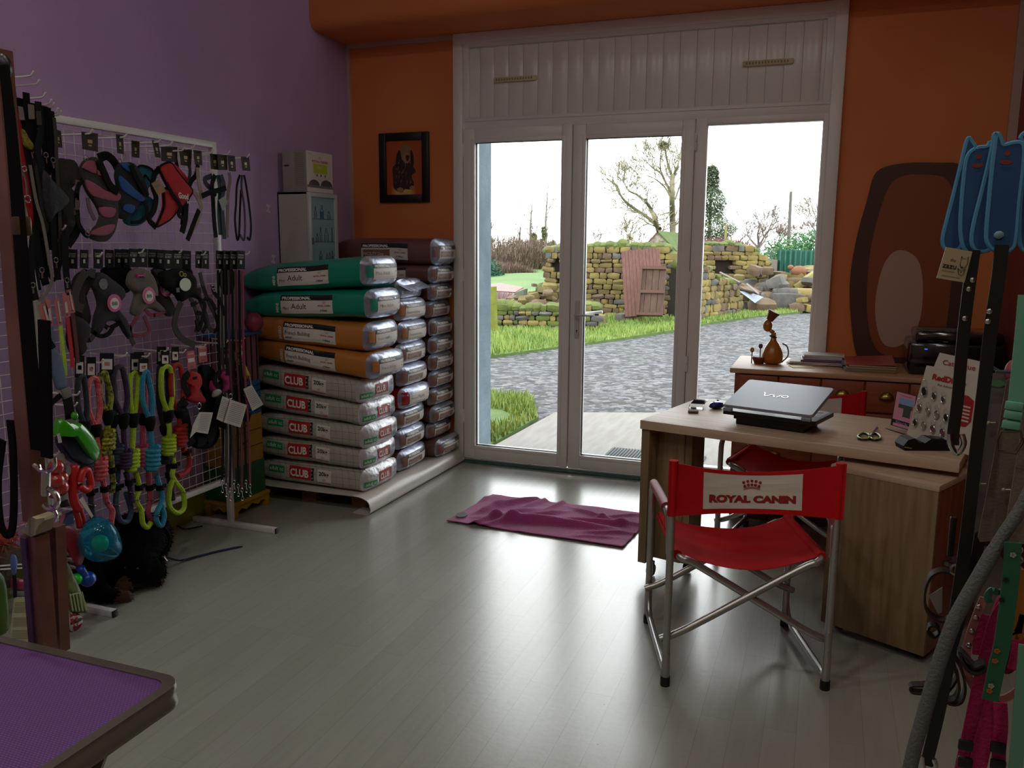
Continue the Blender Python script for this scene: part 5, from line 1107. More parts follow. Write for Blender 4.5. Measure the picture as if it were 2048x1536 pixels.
# base with keyboard deck
KA = LA-Vector((0, 0, .022)); kuy = Vector((uy.x, uy.y, 0)).normalized(); mb = MB(); mb.plate([p+Vector((0, 0, .004)) for p in rr_outline(KA, ux, kuy, Wl+.012, .255, .012)], (0, 0, 1), .018); b_o = mb.build('base', m_black, t)
mb = MB(); q = KA+ux*.02+kuy*.1+Vector((0, 0, .0045)); mb.plate([q, q+ux*(Wl-.02), q+ux*(Wl-.02)+kuy*.14, q+kuy*.14], (0, 0, 1), .001); mb.build('palm_rest', M('grey_deck', '8d8b90', rough=.4), b_o)
q = KA+ux*(Wl-.05)+kuy*.19+Vector((0, 0, .0055)); MB().plate([q, q+ux*.03, q+ux*.03+kuy*.02, q+kuy*.02], (0, 0, 1), .001).build('trackpad', m_black, b_o)
for s_ in (0.004, Wl-.045): q = LA+ux*(s_+.02)-Vector((0, 0, .014))+kuy*.004; MB().box(q, (.04, .018, .016), math.atan2(ux.y, ux.x), 0, .004).build('hinge_cap', m_silver, t)
# black stepped stand
mb = MB(); ang = math.atan2(ux.y, ux.x)
for k, (w_, d_, z_, h_) in enumerate(((Wl-.03, .21, .7895, .017), (Wl-.07, .19, .772, .018), (Wl-.09, .18, .756, .032))): c = KA+ux*(Wl/2)+kuy*(.03+.105); mb.box(Vector((c.x, c.y, z_)), (w_, d_, h_), ang, 0, .004)
for q in range(5): c = KA+ux*(Wl/2+.04)+kuy*(.03+.02*q); 
mb.build('laptop_stand', m_black, label='black stepped stand under the silver laptop', cat='stand')
# mouse
c = aZ(1433, 817, .74); t = thing('computer_mouse', 'small shiny blue and black computer mouse beside the laptop', 'mouse', tuple(c))
MB().ball(c+Vector((0, 0, .013)), (.030, .047, .0135), 18, 8, 0, Matrix.Rotation(-.5, 3, 'Z'), f=lambda d: 1).build('base', m_black, t, smooth=180)
MB().ball(c+Vector((-.001, 0, .019)), (.027, .042, .017), 18, 8, 0, Matrix.Rotation(-.5, 3, 'Z')).build('blue_shell', M('gloss_blue', '1a2a9c', rough=.12, coat=.6), t, smooth=180)
MB().tube([c+Vector((0, .02, .036)), c+Vector((.004, .03, .033))], .004, 8).build('scroll_wheel', m_black, t)
# clear case with two little metal cylinders
c = aZ(1392, 817, .74); t = thing('clear_plastic_case', 'small clear plastic case lying near the left end of the desk', 'case', tuple(c))
m_clear = glass_mat('clear_plastic', (.93, .95, .95, 1)); mb = MB(); mb.bx(c.x-.03, c.x+.035, c.y-.03, c.y+.03, .7405, .7415).bx(c.x-.03, c.x-.029, c.y-.03, c.y+.03, .741, .758).bx(c.x+.034, c.x+.035, c.y-.03, c.y+.03, .741, .758).bx(c.x-.03, c.x+.035, c.y+.029, c.y+.03, .741, .758); mb.plate([(c.x-.03, c.y+.03, .758), (c.x+.035, c.y+.03, .758), (c.x+.045, c.y+.08, .772), (c.x-.02, c.y+.08, .772)], (0, 0, 1), .001); mb.build('case_body', m_clear, t)
mb = MB(); 
for k in range(2): q = aZ(1376, 823, .747)+Vector((0, .014*k, 0)); mb.tube([q, q+Vector((.045, .008, 0))], .0065, 10)
mb.build('metal_clipper_guard', M('steel_dark', '6f6b68', rough=.35, metal=.8), label='two small grey metal cylinders beside the clear case on the desk', cat='metal parts')
# scissors
t = thing('scissors', 'scissors with yellow-green and black handles lying on the desk', 'scissors', tuple(aZ(1742, 875, .74)))
def zz(x, y, z=.747): return aZ(x, y, z)
m_lime = M('lime_plastic', 'a9b52a', rough=.4)
for sgn, pts in ((0, [(1719, 870), (1716, 875), (1724, 879), (1737, 878), (1738, 871), (1727, 867)]), (1, [(1742, 871), (1743, 878), (1752, 880), (1761, 877), (1757, 870), (1748, 867)])):
    P_ = catmull([zz(x, y) for x, y in pts], 4, True); MB().tube(P_, .0052, 8, True).build('handle', m_black, t); MB().tube([p+Vector((0, 0, .003)) for p in P_], .0038, 6, True).build('handle_inlay', m_lime, t)
MB().plate([zz(1737, 869, .75), zz(1741, 869, .75), zz(1757, 856, .75), zz(1755, 853, .75)], (0, 0, 1), .002).build('blade', M('orange_violet_sheath', 'b0602a', rough=.4), t)
MB().plate([zz(1742, 869, .753), zz(1746, 868, .753), zz(1757, 855, .753), zz(1754, 852, .753)], (0, 0, 1), .002).build('blade', M('violet_steel', '4a3a86', rough=.3), t)
MB().disc(zz(1740, 870, .757), (0, 0, 1), .006, t=.003).build('pivot', M('steel', 'a8a8aa'), t)
# pink desk card in a black holder
t = thing('card_holder', 'black stand holding a pink card with a landscape photo, on the desk', 'card holder', tuple(aZ(1797, 870, .74)))
b0, b1 = aZ(1771, 856, .742), aZ(1822, 874, .742); MB().plate([b0, b0+Vector((.012, -.03, 0)), b1+Vector((.02, -.02, 0)), b1+Vector((.01, .02, 0))], (0, 0, 1), .004).build('foot', m_black, t)
YC = 3.70; cA, cB = aY(1781, 850, YC+.02), aY(1822, 862, YC-.01); up_ = (aY(1791, 781, YC+.04)-aY(1779, 850, YC+.02)); 
cf = frame_fn(cA, (cB-cA), up_); nn_ = -((cB-cA).cross(up_)).normalized(); nn_ = nn_ if nn_.y < 0 else -nn_
def cfo(o): return lambda u, v: cf(u, v)+nn_*o
mb = MB(); P_ = [cf(0, 0), cf(1, 0), cf(1, 1), cf(0, 1)]; mb.plate(P_, nn_, .003, 0); mb.rect(cfo(.0008), .04, .96, .2, .98, 1); mb.rect(cfo(.0014), .22, .9, .55, .84, 2); mb.rect(cfo(.0018), .22, .9, .55, .66, 3); mb.rect(cfo(.0016), .48, .84, .32, .56, 3); mb.rect(cfo(.0014), .1, .9, .02, .1, 1)
mb.text('Slack', .11, lambda u, v: cfo(.0014)(.2+u, .1+v), 4, width=.6); mb.text('COTENTIN', .05, lambda u, v: cfo(.0014)(.25+u, .88+v), 3, width=.5)
mb.build('card', [m_black, M('pink_card', 'c98aa4', rough=.6), M('card_sky', '7d9cc0'), M('card_land', '3e4438'), M('card_script', 'a99aa4')], t, smooth=None)
# key ring display board
t = thing('key_tag_display', 'white display board of silver pet name tags at the right end of the desk', 'display board', tuple(aZ(1870, 890, .74)))
BA, BB = Vector((.345, 3.70, .741)), Vector((.535, 3.43, .741)); BT = aY(1853, 731, 3.62)-BA*0; TL = aY(1853, 731, 3.60); TL = Vector((BA.x+.035, BA.y-.05, 1.055))
TL = aY(1853, 731, 3.62); TR = TL+(BB-BA)*.62+Vector((.02, 0, -.012)); 
TR = aY(1960, 752, 3.42)
df = lambda u, v: BA.lerp(BB, u).lerp(TL.lerp(TR, u), v); dn = ((BB-BA).cross(TL-BA)).normalized(); dn = dn if dn.y < 0 else -dn
dfo = lambda o: (lambda u, v: df(u, v)+dn*o)
mb = MB(); mb.plate([df(0, 0), df(1, 0), df(1, 1), df(0, 1)], dn, .004, 0)
H1 = [dfo(-.006)(.12, 1), dfo(-.006)(1, .98), dfo(-.006)(.97, 1.17), dfo(-.006)(.16, 1.19)]; mb.plate(H1, dn, .002, 0)
mb.text('Catalogue', .09, lambda u, v: dfo(-.004)(.27+u, 1.05+v), 1, width=.62, bold=.01); mb.text('RedDingo', .1, lambda u, v: dfo(.001)(.17+u, .84+v), 1, width=.62, bold=.05); mb.text('Pet Adventures', .045, lambda u, v: dfo(.001)(.3+u, .77+v), 2, width=.4)
mb.add([dfo(.001)(u, v) for u, v in ((.72, .68), (.78, .73), (.86, .73), (.97, .68), (.97, .42), (.9, .34), (.8, .33), (.72, .42))], [tuple(range(8))], 1)
for k in range(5): mb.rect(dfo(.0018), .76, .93, .58-k*.045, .6-k*.045, 0)
mb.build('board', [M('board_white', 'd0cabc', rough=.5), M('board_red', 'a81c22'), M('board_ink', '3a3634')], t, smooth=None)
tags = [(.11, .66, 0, 1.25), (.30, .63, 1, 1), (.47, .61, 1, .85), (.10, .43, 2, 1), (.26, .41, 3, 1), (.42, .40, 4, 1), (.58, .39, 0, 1), (.10, .22, 0, 1), (.25, .21, 3, 1), (.41, .20, 2, 1), (.57, .19, 2, 1)]
cols = [M('tag_black', '202022', rough=.3), M('tag_dark', '45413e', rough=.3), M('tag_pink', '8a4a60', rough=.3), M('tag_cream', 'a89878', rough=.3), M('tag_grey', '8f9088', rough=.3)]
m_chrome = M('chrome', 'c4c4c6', rough=.18, metal=1.)
names = ['large black paw', 'second in the top row, dark', 'third in the top row, small dark', 'leftmost of the middle row, pink', 'second in the middle row, cream', 'third in the middle row, grey', 'fourth in the middle row, black', 'leftmost of the bottom row, black', 'second in the bottom row, cream', 'third in the bottom row, pink', 'fourth in the bottom row, pink']
for i, (u, v, ci, s_) in enumerate(tags):
    s_ *= 1.3
    p = df(u, v)+dn*.006; q = thing('key_tag', 'silver-rimmed name tag on the display board, %s' % names[i], 'name tag', tuple(p), group='pet name tags'); 
    MB().ring(p+Vector((0, 0, .021*s_)), dn, .0085*s_, .0007, n=14, seg=5).build('split_ring', m_chrome, q)
    MB().ring(p, dn, .0115*s_, .0015, n=16, rx=.0085*s_).disc(p-dn*.001, dn, .0115*s_, rx=.0085*s_, n=16, t=.001).build('rim', m_chrome, q)
    MB().disc(p+dn*.0004, dn, .0095*s_, rx=.0068*s_, n=16).build('enamel', cols[ci], q, smooth=None)
# card payment terminal
c = aZ(1845, 897, .74); t = thing('card_terminal', 'black card payment terminal at the right end of the desk', 'card terminal', tuple(c)); R = Matrix.Rotation(.35, 3, 'Z'); 
def tf(x, y, z): return c+R@Vector((x, y, z))
mb = MB(); prof = [(-.085, 0), (-.092, .018), (-.075, .042), (-.05, .048), (-.035, .034), (-.01, .03), (.01, .046), (.075, .04), (.09, .026), (.088, .0)]
L_ = [tf(x, -.038, z) for x, z in prof]; R_ = [tf(x, .038, z) for x, z in prof]; n = len(prof)
mb.add(L_+R_, [tuple(range(n)), tuple(range(2*n-1, n-1, -1))]+[(i, i+n, (i+1) % n+n, (i+1) % n) for i in range(n)]); mb.build('housing', M('black_terminal', '0c0c0e', rough=.6, spec=.3), t, smooth=30)
MB().add([tf(.018, -.028, .0468), tf(.07, -.028, .0425), tf(.07, .028, .0425), tf(.018, .028, .0468)], [(0, 1, 2, 3)]).build('screen', M('terminal_screen', '2c3238', rough=.35), t)
MB().add([tf(-.088, -.0385, .012), tf(-.06, -.0385, .008), tf(-.06, -.0387, .0115), tf(-.088, -.0387, .0155)], [(0, 1, 2, 3)]).build('coloured_strip', M('terminal_strip', '8f9a2a'), t)
# ---------------- on the sideboard
t = thing('paper_stack', 'stack of white papers and a purple folder on the sideboard', 'papers', (-.05, 4.93, sz)); r = random.Random(2)
cp = aZ(1640, 728, sz); mb = MB()
for k in range(4): mb.box(cp+Vector((-.01+r.uniform(-.012, .012)-.0, .02, .004+k*.004)), (.30, .21, .0035), r.uniform(-.12, .08), 0)
mb.build('lower_sheets', M('paper_white', 'c9c6c4', rough=.7), t, smooth=None)
MB().box(cp+Vector((.015, .02, .024)), (.24, .2, .012), .02, 0, .003).build('purple_folder', M('purple_folder', '6a3f68', rough=.5), t)
mb = MB(); 
for k in range(5): mb.box(cp+Vector((r.uniform(-.01, .01)+.01, .02, .0335+k*.005)), (.21, .15, .0045), r.uniform(-.06, .06))
mb.build('upper_sheets', M('paper_white', 'c9c6c4'), t, smooth=None)
MB().box(aZ(1603, 735, sz)+Vector((0, .02, .0015)), (.12, .09, .003), .3).build('yellow_note', M('yellow_paper', 'c0a43a'), t)
t = thing('ring_binder', 'open-edged stack of spiral folders with a coral red cover on the sideboard', 'folders', (.24, 4.93, sz)); A, B, Cc, D_ = [aZ(*q) for q in ((1687, 741, sz), (1785, 740, sz), (1765, 712, sz+.05), (1690, 716, sz+.02))]
cc = Vector((.245, 4.91, 0)); 
for k, (c_, h0, h1) in enumerate((('7c7a5a', .0, .014), ('9a8a6a', .014, .026), ('a08a78', .026, .036))):
    MB().box(cc+Vector((0, 0, sz+(h0+h1)/2)), (.245-.006*k, .30, h1-h0-.001), .03*k, 0, .002).build('folder', M('folder_%d' % k, c_, rough=.6), t)
MB().plate([cc+Vector((-.122, -.15, sz+.038)), cc+Vector((.12, -.15, sz+.046)), cc+Vector((.12, .15, sz+.062)), cc+Vector((-.122, .15, sz+.044))], (0, 0, 1), .004).build('red_cover', M('coral_cover', 'b04a46', rough=.3), t)
mb = MB()
for k in range(22): mb.ring(cc+Vector((-.126, -.14+k*.0133, sz+.022)), (0, 1, 0), .016, .0012, n=10, seg=4)
mb.build('spiral_binding', M('steel', 'a8a8aa'), t)
# generic ornament in place of the figurine
c = aZ(1532, 725, sz); c.y = 4.90; c.z = sz; t = thing('ornament', 'small ochre glazed ornament topped by a tilted terracotta pot, on the sideboard', 'ornament', tuple(c)); m_och = M('ochre_glaze', 'b06a1e', rough=.3, coat=.3); m_ter = M('terracotta', '7a3424', rough=.6)
MB().lathe(c+Vector((.035, 0, 0)), [(.028, 0), (.05, .006), (.058, .03), (.056, .06), (.046, .09), (.032, .115), (.02, .13), (.014, .15), (.013, .18)], 24).build('body', m_och, t, smooth=60)
MB().ball(c+Vector((-.0, 0, .215)), (.026, .026, .035), 16, 10).tube([c+Vector((.035, 0, .175)), c+Vector((.01, 0, .195))], .012, 10).build('top_bulb', m_och, t, smooth=180)
MB().ring(c+Vector((.033, 0, .155)), (.3, 0, 1), .016, .006).build('green_band', M('dark_green', '24402a'), t)
MB().lathe(c+Vector((.008, 0, .245)), [(.018, 0), (.03, .045), (.033, .045), (.033, .055), (.0, .055)], 18, axis=Matrix.Rotation(.45, 3, 'Y')).build('small_pot', m_ter, t, smooth=40)
MB().lathe(c+Vector((-.035, -.02, 0)), [(.025, 0), (.038, .03), (.034, .04), (.0, .04)], 14, axis=Matrix.Rotation(.0, 3, 'Y')).build('pot', m_ter, t, smooth=40)
for k, (dx, dz, h_, col) in enumerate(((-.075, .0, .07, 'b8862a'), (-.03, .04, .08, '6a4468'))):
    q = c+Vector((dx, -.02, .02+dz*.4)); f_ = MB().tube([q-Vector((0, 0, .02)), q+Vector((0, 0, h_*.7))], .003, 6).build('flower_stem', M('dark_green', '24402a'), t)
    MB().ball(q+Vector((0, 0, h_*.8)), (.012, .012, .015), 10, 7).build('flower', M('flower_%d' % k, col), f_)
MB().tube(catmull([c+Vector((.085, 0, .01)), c+Vector((.118, 0, .05)), c+Vector((.112, 0, .1)), c+Vector((.085, 0, .118))], 6), .0035, 6).build('wire_loop', m_black, t)
# printer
t = thing('printer', 'black multifunction printer with a blue standby light on the sideboard', 'printer', (.63, 4.93, sz)); px0, px1, py0, py1 = .425, .862, 4.76, 5.14
MB().bx(px0, px1, py0, py1, sz+.004, sz+.17, 0, .02).bx(px0+.02, px1-.02, py0+.01, py1, sz, sz+.03).build('body', M('gloss_black', '08080a', rough=.12, coat=.5), t)
MB().bx(px0+.03, px1, py0+.03, py1, sz+.168, sz+.225, 0, .02).build('scanner_lid', M('gloss_black', '08080a'), t)
MB().bx(px0+.07, px0+.075+.008, py0-.002, py0+.002, sz+.135, sz+.139).build('standby_light', M('blue_led', '1f3cff', emit=4.), t)
MB().bx(px0+.09, px0+.12, py0-.001, py0+.001, sz+.15, sz+.162).build('buttons', M('button_grey', '55565a'), t)
mb = MB(); mb.text('Canon', .03, lambda u, v: Vector((px0+.17+u, py0-.0012, sz+.065+v)), 0, bold=.02); mb.build('lettering', M('print_silver', 'b0b0b4'), t, smooth=None)
MB().box((px0+.17, py0+.14, sz+.229), (.24, .17, .006), .1).build('magazine', M('magazine_cover', '8a8f8a', rough=.3, col2='3a4038', vscale=18), label='glossy magazine lying on top of the black printer', cat='magazine')
# generic painted wooden panel on the orange wall, right of the window
t = thing('wooden_wall_panel', 'large wooden panel painted dark brown, russet and cream on the orange wall above the printer', 'wall decoration', (.42, YB, .92))
def wp(pts, o, th, mi, mb): P_ = catmull([aY(x, y, YB-.004)+Vector((0, -o, 0)) for x, y in pts], 5, True); P_ = P_[::-1] if False else P_; mb.plate(P_, (0, -1, 0), th, mi)
mb = MB(); wp([(1752, 345), (1800, 328), (1870, 326), (1925, 336), (1940, 420), (1935, 520), (1925, 620), (1905, 700), (1870, 735), (1760, 735), (1716, 715), (1702, 640), (1700, 560), (1712, 480), (1734, 400)], .022, .018, 0, mb); mb.build('backing_board', M('dark_brown_paint', '4a2419', rough=.5), t)
mb = MB(); wp([(1790, 360), (1850, 350), (1900, 370), (1905, 480), (1898, 600), (1880, 690), (1830, 712), (1760, 705), (1735, 640), (1738, 520), (1760, 420)], .024, .003, 0, mb); mb.build('russet_patch', M('russet_paint', '8a4420', rough=.5), t)
mb = MB(); wp([(1800, 500), (1835, 520), (1845, 580), (1835, 650), (1800, 690), (1765, 685), (1750, 630), (1755, 570), (1772, 520)], .027, .003, 0, mb); mb.build('cream_patch', M('cream_paint', 'b39384', rough=.5), t)
# ============================================================ LEFT DISPLAY RACK
XK = -2.914
m_rack = M('white_painted_steel', 'cfcecb', rough=.4); m_wire = M('white_wire', 'd2cecb', rough=.4)
def rack(label, ya, yb, ztop, feet=(0, 1), name='display_rack'):
    t = thing(name, label, 'display rack', (XK, (ya+yb)/2, 0))
    for y in (ya, yb): MB().bx(XK-.0145, XK+.0145, y-.0145, y+.0145, .028, ztop, 0, .003).build('post', m_rack, t)
    MB().bx(XK-.0145, XK+.0145, ya+.0145, yb-.0145, ztop-.03, ztop, 0, .003).build('top_rail', m_rack, t)
    MB().bx(XK-.0145, XK+.0145, ya+.0145, yb-.0145, .25, .278, 0, .003).build('bottom_rail', m_rack, t)
    mb = MB(); n = round((yb-ya)/.05)
    for i in range(1, n): y = ya+(yb-ya)*i/n; mb.tube([(XK, y, .275), (XK, y, ztop-.02)], .0017, 4)
    k = int((ztop-.3)/.05)
    for i in range(k+1): z = .30+i*.05; mb.tube([(XK+.003, ya, z), (XK+.003, yb, z)], .0017, 4)
    mb.build('wire_grid', m_wire, t)
    for y in [(ya, yb)[k] for k in feet]:
        f = MB().bx(-3.16, -2.625, y-.0145-.0, y+.0145, 0, .029, 0, .003).build('foot', m_rack, t)
        MB().bx(-2.626, -2.618, y-.0145, y+.0145, .0005, .0285, 0, .002).build('end_cap', m_black, f)
    return t
rack('white wire grid rack hung with harnesses and rope leads, nearer the sacks', 2.425, 3.50, 2.0)
rack('white wire grid display rack nearer the camera, hung with leads and dog toys', 1.36, 2.393, 2.1, (0,))
def KX(pts, X): return [aX(x, y, X) for x, y in pts]
def sm(pts, X, n=4, closed=True): return catmull(KX(pts, X), n, closed)
NX = (1, 0, 0)
hook_n = [0]
HOOKPX = []
def hook(px, py, tip=.205, back=XK+.003, lab=None, sz=.0036, rise=.014):
    """a single hook whose tip shows at the pixel"""
    p = aX(px, py, back+tip); mb = MB(); mb.tube(catmull([(back, p.y, p.z), (back+tip*.5, p.y, p.z-.002), (back+tip-.03, p.y, p.z-.002), (back+tip-.012, p.y, p.z+.001), (back+tip, p.y, p.z+rise)], 3), sz, 6).tube([(back+.004, p.y, p.z+.006), (back+.004, p.y, p.z-.035)], .002, 5)
    HOOKPX.append((p.y, p.z)); return mb.build('display_hook', m_wire, label=lab or 'white wire hook on the grid rack', cat='hook', group='hooks on the grid racks' if not lab else None)
GH = 'hooks on the grid racks'
for q in ((68, 150), (80, 167), (92, 193), (104, 207), (109, 213), (117, 224), (123, 229)): hook(*q, lab='white wire hook sticking out at the upper left of the racks')['group'] = 'upper left hooks'
for k_, q in enumerate(((186, 266), (255, 273), (322, 283), (345, 290), (390, 296), (370, 300), (428, 305), (460, 308), (499, 314), (205, 512), (288, 505), (365, 505), (412, 509), (500, 508), (255, 712), (207, 725), (300, 713), (337, 702), (372, 705), (412, 694), (456, 687), (490, 681), (160, 790), (155, 812))): rw_ = ('upper', 'middle', 'lower')[(k_ > 8)+(k_ > 13)]; hook(*q, lab='white wire hook in the %s row of the farther grid rack' % rw_)['group'] = 'hooks in the %s row of the farther rack' % rw_
for q in ((140, 873), (120, 910), (168, 967), (155, 1020), (150, 1045), (141, 1068), (132, 458)): hook(*q, lab='white wire hook holding toys on the nearer rack')['group'] = 'toy hooks'
# ---- generic builders for goods
def card(px, X, mat, par=None, th=.0012, name='header_card', prints=()):
    P = KX(px, X); mb = MB(); mb.plate(P, NX, th, 0); mats = [mat]
    for (q, m_) in prints:
        mats.append(m_); mb.add(KX(q, X+.0012), [tuple(range(len(q)))], len(mats)-1)
    return mb.build(name, mats, par, smooth=None)
def inner(px, a0, b0, a1, b1):
    (x0, y0), (x1, y1), (x2, y2), (x3, y3) = px   # TL TR BR BL
    def f(a, b): return ((x0*(1-a)+x1*a)*(1-b)+(x3*(1-a)+x2*a)*b, (y0*(1-a)+y1*a)*(1-b)+(y3*(1-a)+y2*a)*b)
    return [f(a0, b0), f(a1, b0), f(a1, b1), f(a0, b1)]
m_kcard = M('brown_card', '2c211a', rough=.7, spec=.3); m_gold = M('gold_print', 'a08040', rough=.4); m_blk = M('black_webbing', '060607', rough=.9, spec=.2); m_bcard = M('black_card', '070608', rough=.75, spec=.2)
m_gry = M('grey_fabric', '2e2c29', rough=.9, bump=.3, bscale=200); m_gry2 = M('light_grey_fabric', '6c6660', rough=.9, bump=.3, bscale=200); m_pnk = M('dusty_pink_fabric', '8c4a5e', rough=.9, bump=.3, bscale=200)
m_blu = M('blue_fabric', '1d4a86', rough=.9, bump=.3, bscale=200); m_teal2 = M('teal_fabric', '1d6478', rough=.9, bump=.3, bscale=200); m_navy = M('navy_fabric', '0a0c14', rough=.9); m_redf = M('red_fabric', 'a01418', rough=.85, bump=.2, bscale=200)
m_steel = MATS['chrome']; m_chrome = m_steel
def patch(mb, px, X, th=.012, mi=0, bulge=.01, n=4): mb.plate(sm(px, X, n), NX, th, mi, bulge)
def piping(mb, px, X, r=.004, mi=0, closed=True): mb.tube(sm(px, X, 4, closed), r, 6, closed, mi)
def webb(mb, px, X, w=.02, t=.003, mi=0, closed=False, side=(0, 1, 0), n=4): mb.strap(catmull(KX(px, X), n, closed), w, t, side, mi, closed)
def item(name, label, cat, px, X, group=None): return thing(name, label, cat, tuple(aX(px[0], px[1], X)), group=group)
def sewn(px, X, w=.012): return 0
GC = 'brown and gold header cards'
def brown_card(px, X, t): return card(px, X, m_kcard, t, prints=((inner(px, .35, .4, .65, .6), m_gold), (inner(px, .4, .68, .6, .76), m_gold), (inner(px, .3, .12, .7, .16), m_blk)))
# --- row 1
X1 = -2.745
t = item('dog_harness', 'grey and dusty pink striped dog harness, upper row near the left end', 'harness', (200, 400), X1)
brown_card([(163, 263), (196, 267), (196, 304), (165, 298)], X1, t)
mb = MB(); patch(mb, [(163, 335), (172, 320), (192, 314), (203, 330), (212, 352), (228, 372), (243, 387), (240, 410), (236, 440), (229, 465), (214, 482), (196, 482), (182, 474), (190, 455), (203, 445), (200, 425), (190, 405), (176, 385), (166, 360)], X1); mb.build('body', m_gry, t)
mb = MB()
for q in ([(167, 332), (175, 322), (190, 324), (193, 347), (168, 337)], [(171, 360), (190, 367), (215, 383), (241, 388), (236, 402), (205, 398), (182, 388)], [(200, 415), (231, 417), (226, 434), (206, 433)], [(182, 466), (204, 453), (229, 449), (226, 462), (214, 470), (195, 471)], [(195, 340), (202, 345), (204, 352), (197, 350)]): patch(mb, q, X1+.0125, .006, 0, .003, 3)
mb.build('stripe_panel', m_pnk, t)
mb = MB(); webb(mb, [(197, 316), (215, 312), (232, 330), (240, 360), (240, 385)], X1-.03, .035, .006); webb(mb, [(197, 320), (208, 345), (220, 370), (236, 384)], X1+.02, .03, .005); webb(mb, [(166, 360), (156, 372), (153, 400), (155, 430), (158, 450), (172, 470), (186, 472)], X1+.01, .02, .004)
webb(mb, [(158, 450), (150, 470), (136, 490)], X1, .03, .005); mb.build('strap', m_blk, t)
MB().ring(aX(172, 316, X1+.01), NX, .011, .002).ring(aX(176, 465, X1+.02), NX, .012, .002).build('ring', m_steel, t)
t = item('dog_harness', 'plain grey dog harness hanging left of the striped pink one', 'harness', (140, 380), X1-.02)
brown_card([(108, 258), (122, 262), (125, 296), (112, 294)], X1-.02, t)
mb = MB(); patch(mb, [(114, 319), (134, 318), (150, 322), (160, 340), (163, 352), (154, 358), (142, 335), (134, 332), (130, 352), (130, 370), (142, 384), (158, 398), (156, 430), (142, 470), (132, 488), (126, 460), (120, 400), (116, 350)], X1-.02); mb.build('body', M('grey_brown_fabric', '2a2824', rough=.9, bump=.3, bscale=200), t)
mb = MB(); webb(mb, [(155, 360), (154, 380), (153, 430)], X1+.01, .018, .004); webb(mb, [(175, 395), (180, 420), (190, 440)], X1+.012, .016, .004); mb.build('strap', M('pink_grey_webbing', '5f4450', rough=.8), t)
t = item('dog_harness', 'blue and black dog harness in the upper row beside the striped pink one', 'harness', (255, 390), X1)
brown_card([(232, 268), (246, 270), (248, 309), (235, 306)], X1, t)
mb = MB(); patch(mb, [(238, 330), (250, 325), (268, 327), (285, 350), (297, 385), (290, 402), (270, 420), (255, 438), (236, 432), (228, 405), (236, 380), (232, 350)], X1); mb.build('body', m_navy, t)
mb = MB()
for q in ([(242, 328), (258, 327), (262, 345), (250, 338)], [(239, 352), (252, 360), (272, 380), (290, 396), (282, 403), (262, 392), (244, 378)], [(252, 408), (270, 412), (264, 427), (248, 420)]): patch(mb, q, X1+.0125, .006, 0, .003, 3)
mb.build('blue_panel', m_blu, t)
mb = MB(); webb(mb, [(284, 400), (294, 415), (292, 432), (280, 443), (262, 445)], X1+.01, .014, .004); webb(mb, [(262, 330), (270, 350), (285, 378), (296, 392)], X1+.02, .022, .004); mb.build('strap', m_blk, t)
MB().ring(aX(240, 322, X1), NX, .009, .0016).build('ring', m_steel, t)
t = item('dog_harness', 'teal dog harness half hidden behind the blue and black one', 'harness', (290, 380), X1-.05)
brown_card([(263, 281), (279, 283), (279, 316), (264, 314)], X1-.05, t)
mb = MB(); patch(mb, [(276, 335), (290, 332), (305, 340), (308, 355), (300, 362), (290, 350), (284, 365), (288, 392), (306, 400), (302, 430), (280, 450), (258, 450), (250, 438), (275, 430), (288, 410), (284, 392), (276, 365)], X1-.05); mb.build('body', m_teal2, t)
mb = MB(); piping(mb, [(276, 335), (290, 332), (305, 340), (308, 355), (300, 362), (290, 350), (284, 365)], X1-.04); mb.build('edging', m_blk, t)
t = item('dog_harness', 'red dog harness with white lettering in the upper row', 'harness', (345, 390), X1+.01)
brown_card([(304, 280), (317, 284), (322, 316), (311, 314)], X1+.0, t)
A_ = [(319, 334), (340, 325), (352, 340), (368, 360), (384, 381), (378, 395), (365, 413), (357, 404), (345, 388), (333, 368), (324, 350)]
B_ = [(328, 378), (344, 384), (357, 400), (357, 416), (343, 436), (328, 446), (313, 453), (320, 436), (328, 412)]
mb = MB(); patch(mb, A_, X1+.012, .012, 0, .008); patch(mb, B_, X1+.01, .012, 0, .008); patch(mb, [(344, 327), (355, 333), (372, 352), (383, 372), (380, 382), (362, 366), (350, 350)], X1-.02, .01, 0, .006); mb.build('body', m_redf, t)
mb = MB(); piping(mb, A_, X1+.012, .0055); piping(mb, B_, X1+.01, .0055); webb(mb, [(319, 336), (309, 350), (305, 372), (312, 395), (308, 420), (298, 438), (312, 455)], X1+.005, .024, .005); webb(mb, [(333, 366), (345, 388), (357, 404), (361, 418), (357, 430), (366, 437)], X1+.024, .016, .004); mb.build('strap', m_blk, t)
mb = MB(); a = aX(357, 390, X1+.026); e = aX(386, 395, X1+.026); dd = (e-a); mb.text('Good', .034, lambda u, v: a+dd.normalized()*u+Vector((0, 0, v))-Vector((0, 0, .012)), 0, width=.062, bold=.04); mb.text('boy', .022, lambda u, v: aX(374, 401, X1+.026)+dd.normalized()*u*.9+Vector((0, 0, v-.012)), 0, width=.025, bold=.04); mb.build('lettering', M('reflective_white', 'c4c0b8'), t, smooth=None)
k_ = card([(303, 367), (318, 358), (332, 382), (316, 391)], X1+.035, M('kraft_tag', '8a6a40', rough=.7), t, name='kraft_tag', prints=((inner([(303, 367), (318, 358), (332, 382), (316, 391)], .3, .3, .7, .5), m_ink),))
t = item('leash', 'white and beige strap harness hanging beside the red harness', 'harness', (395, 410), X1)
brown_card([(387, 300), (403, 302), (405, 331), (390, 329)], X1, t)
mb = MB(); 
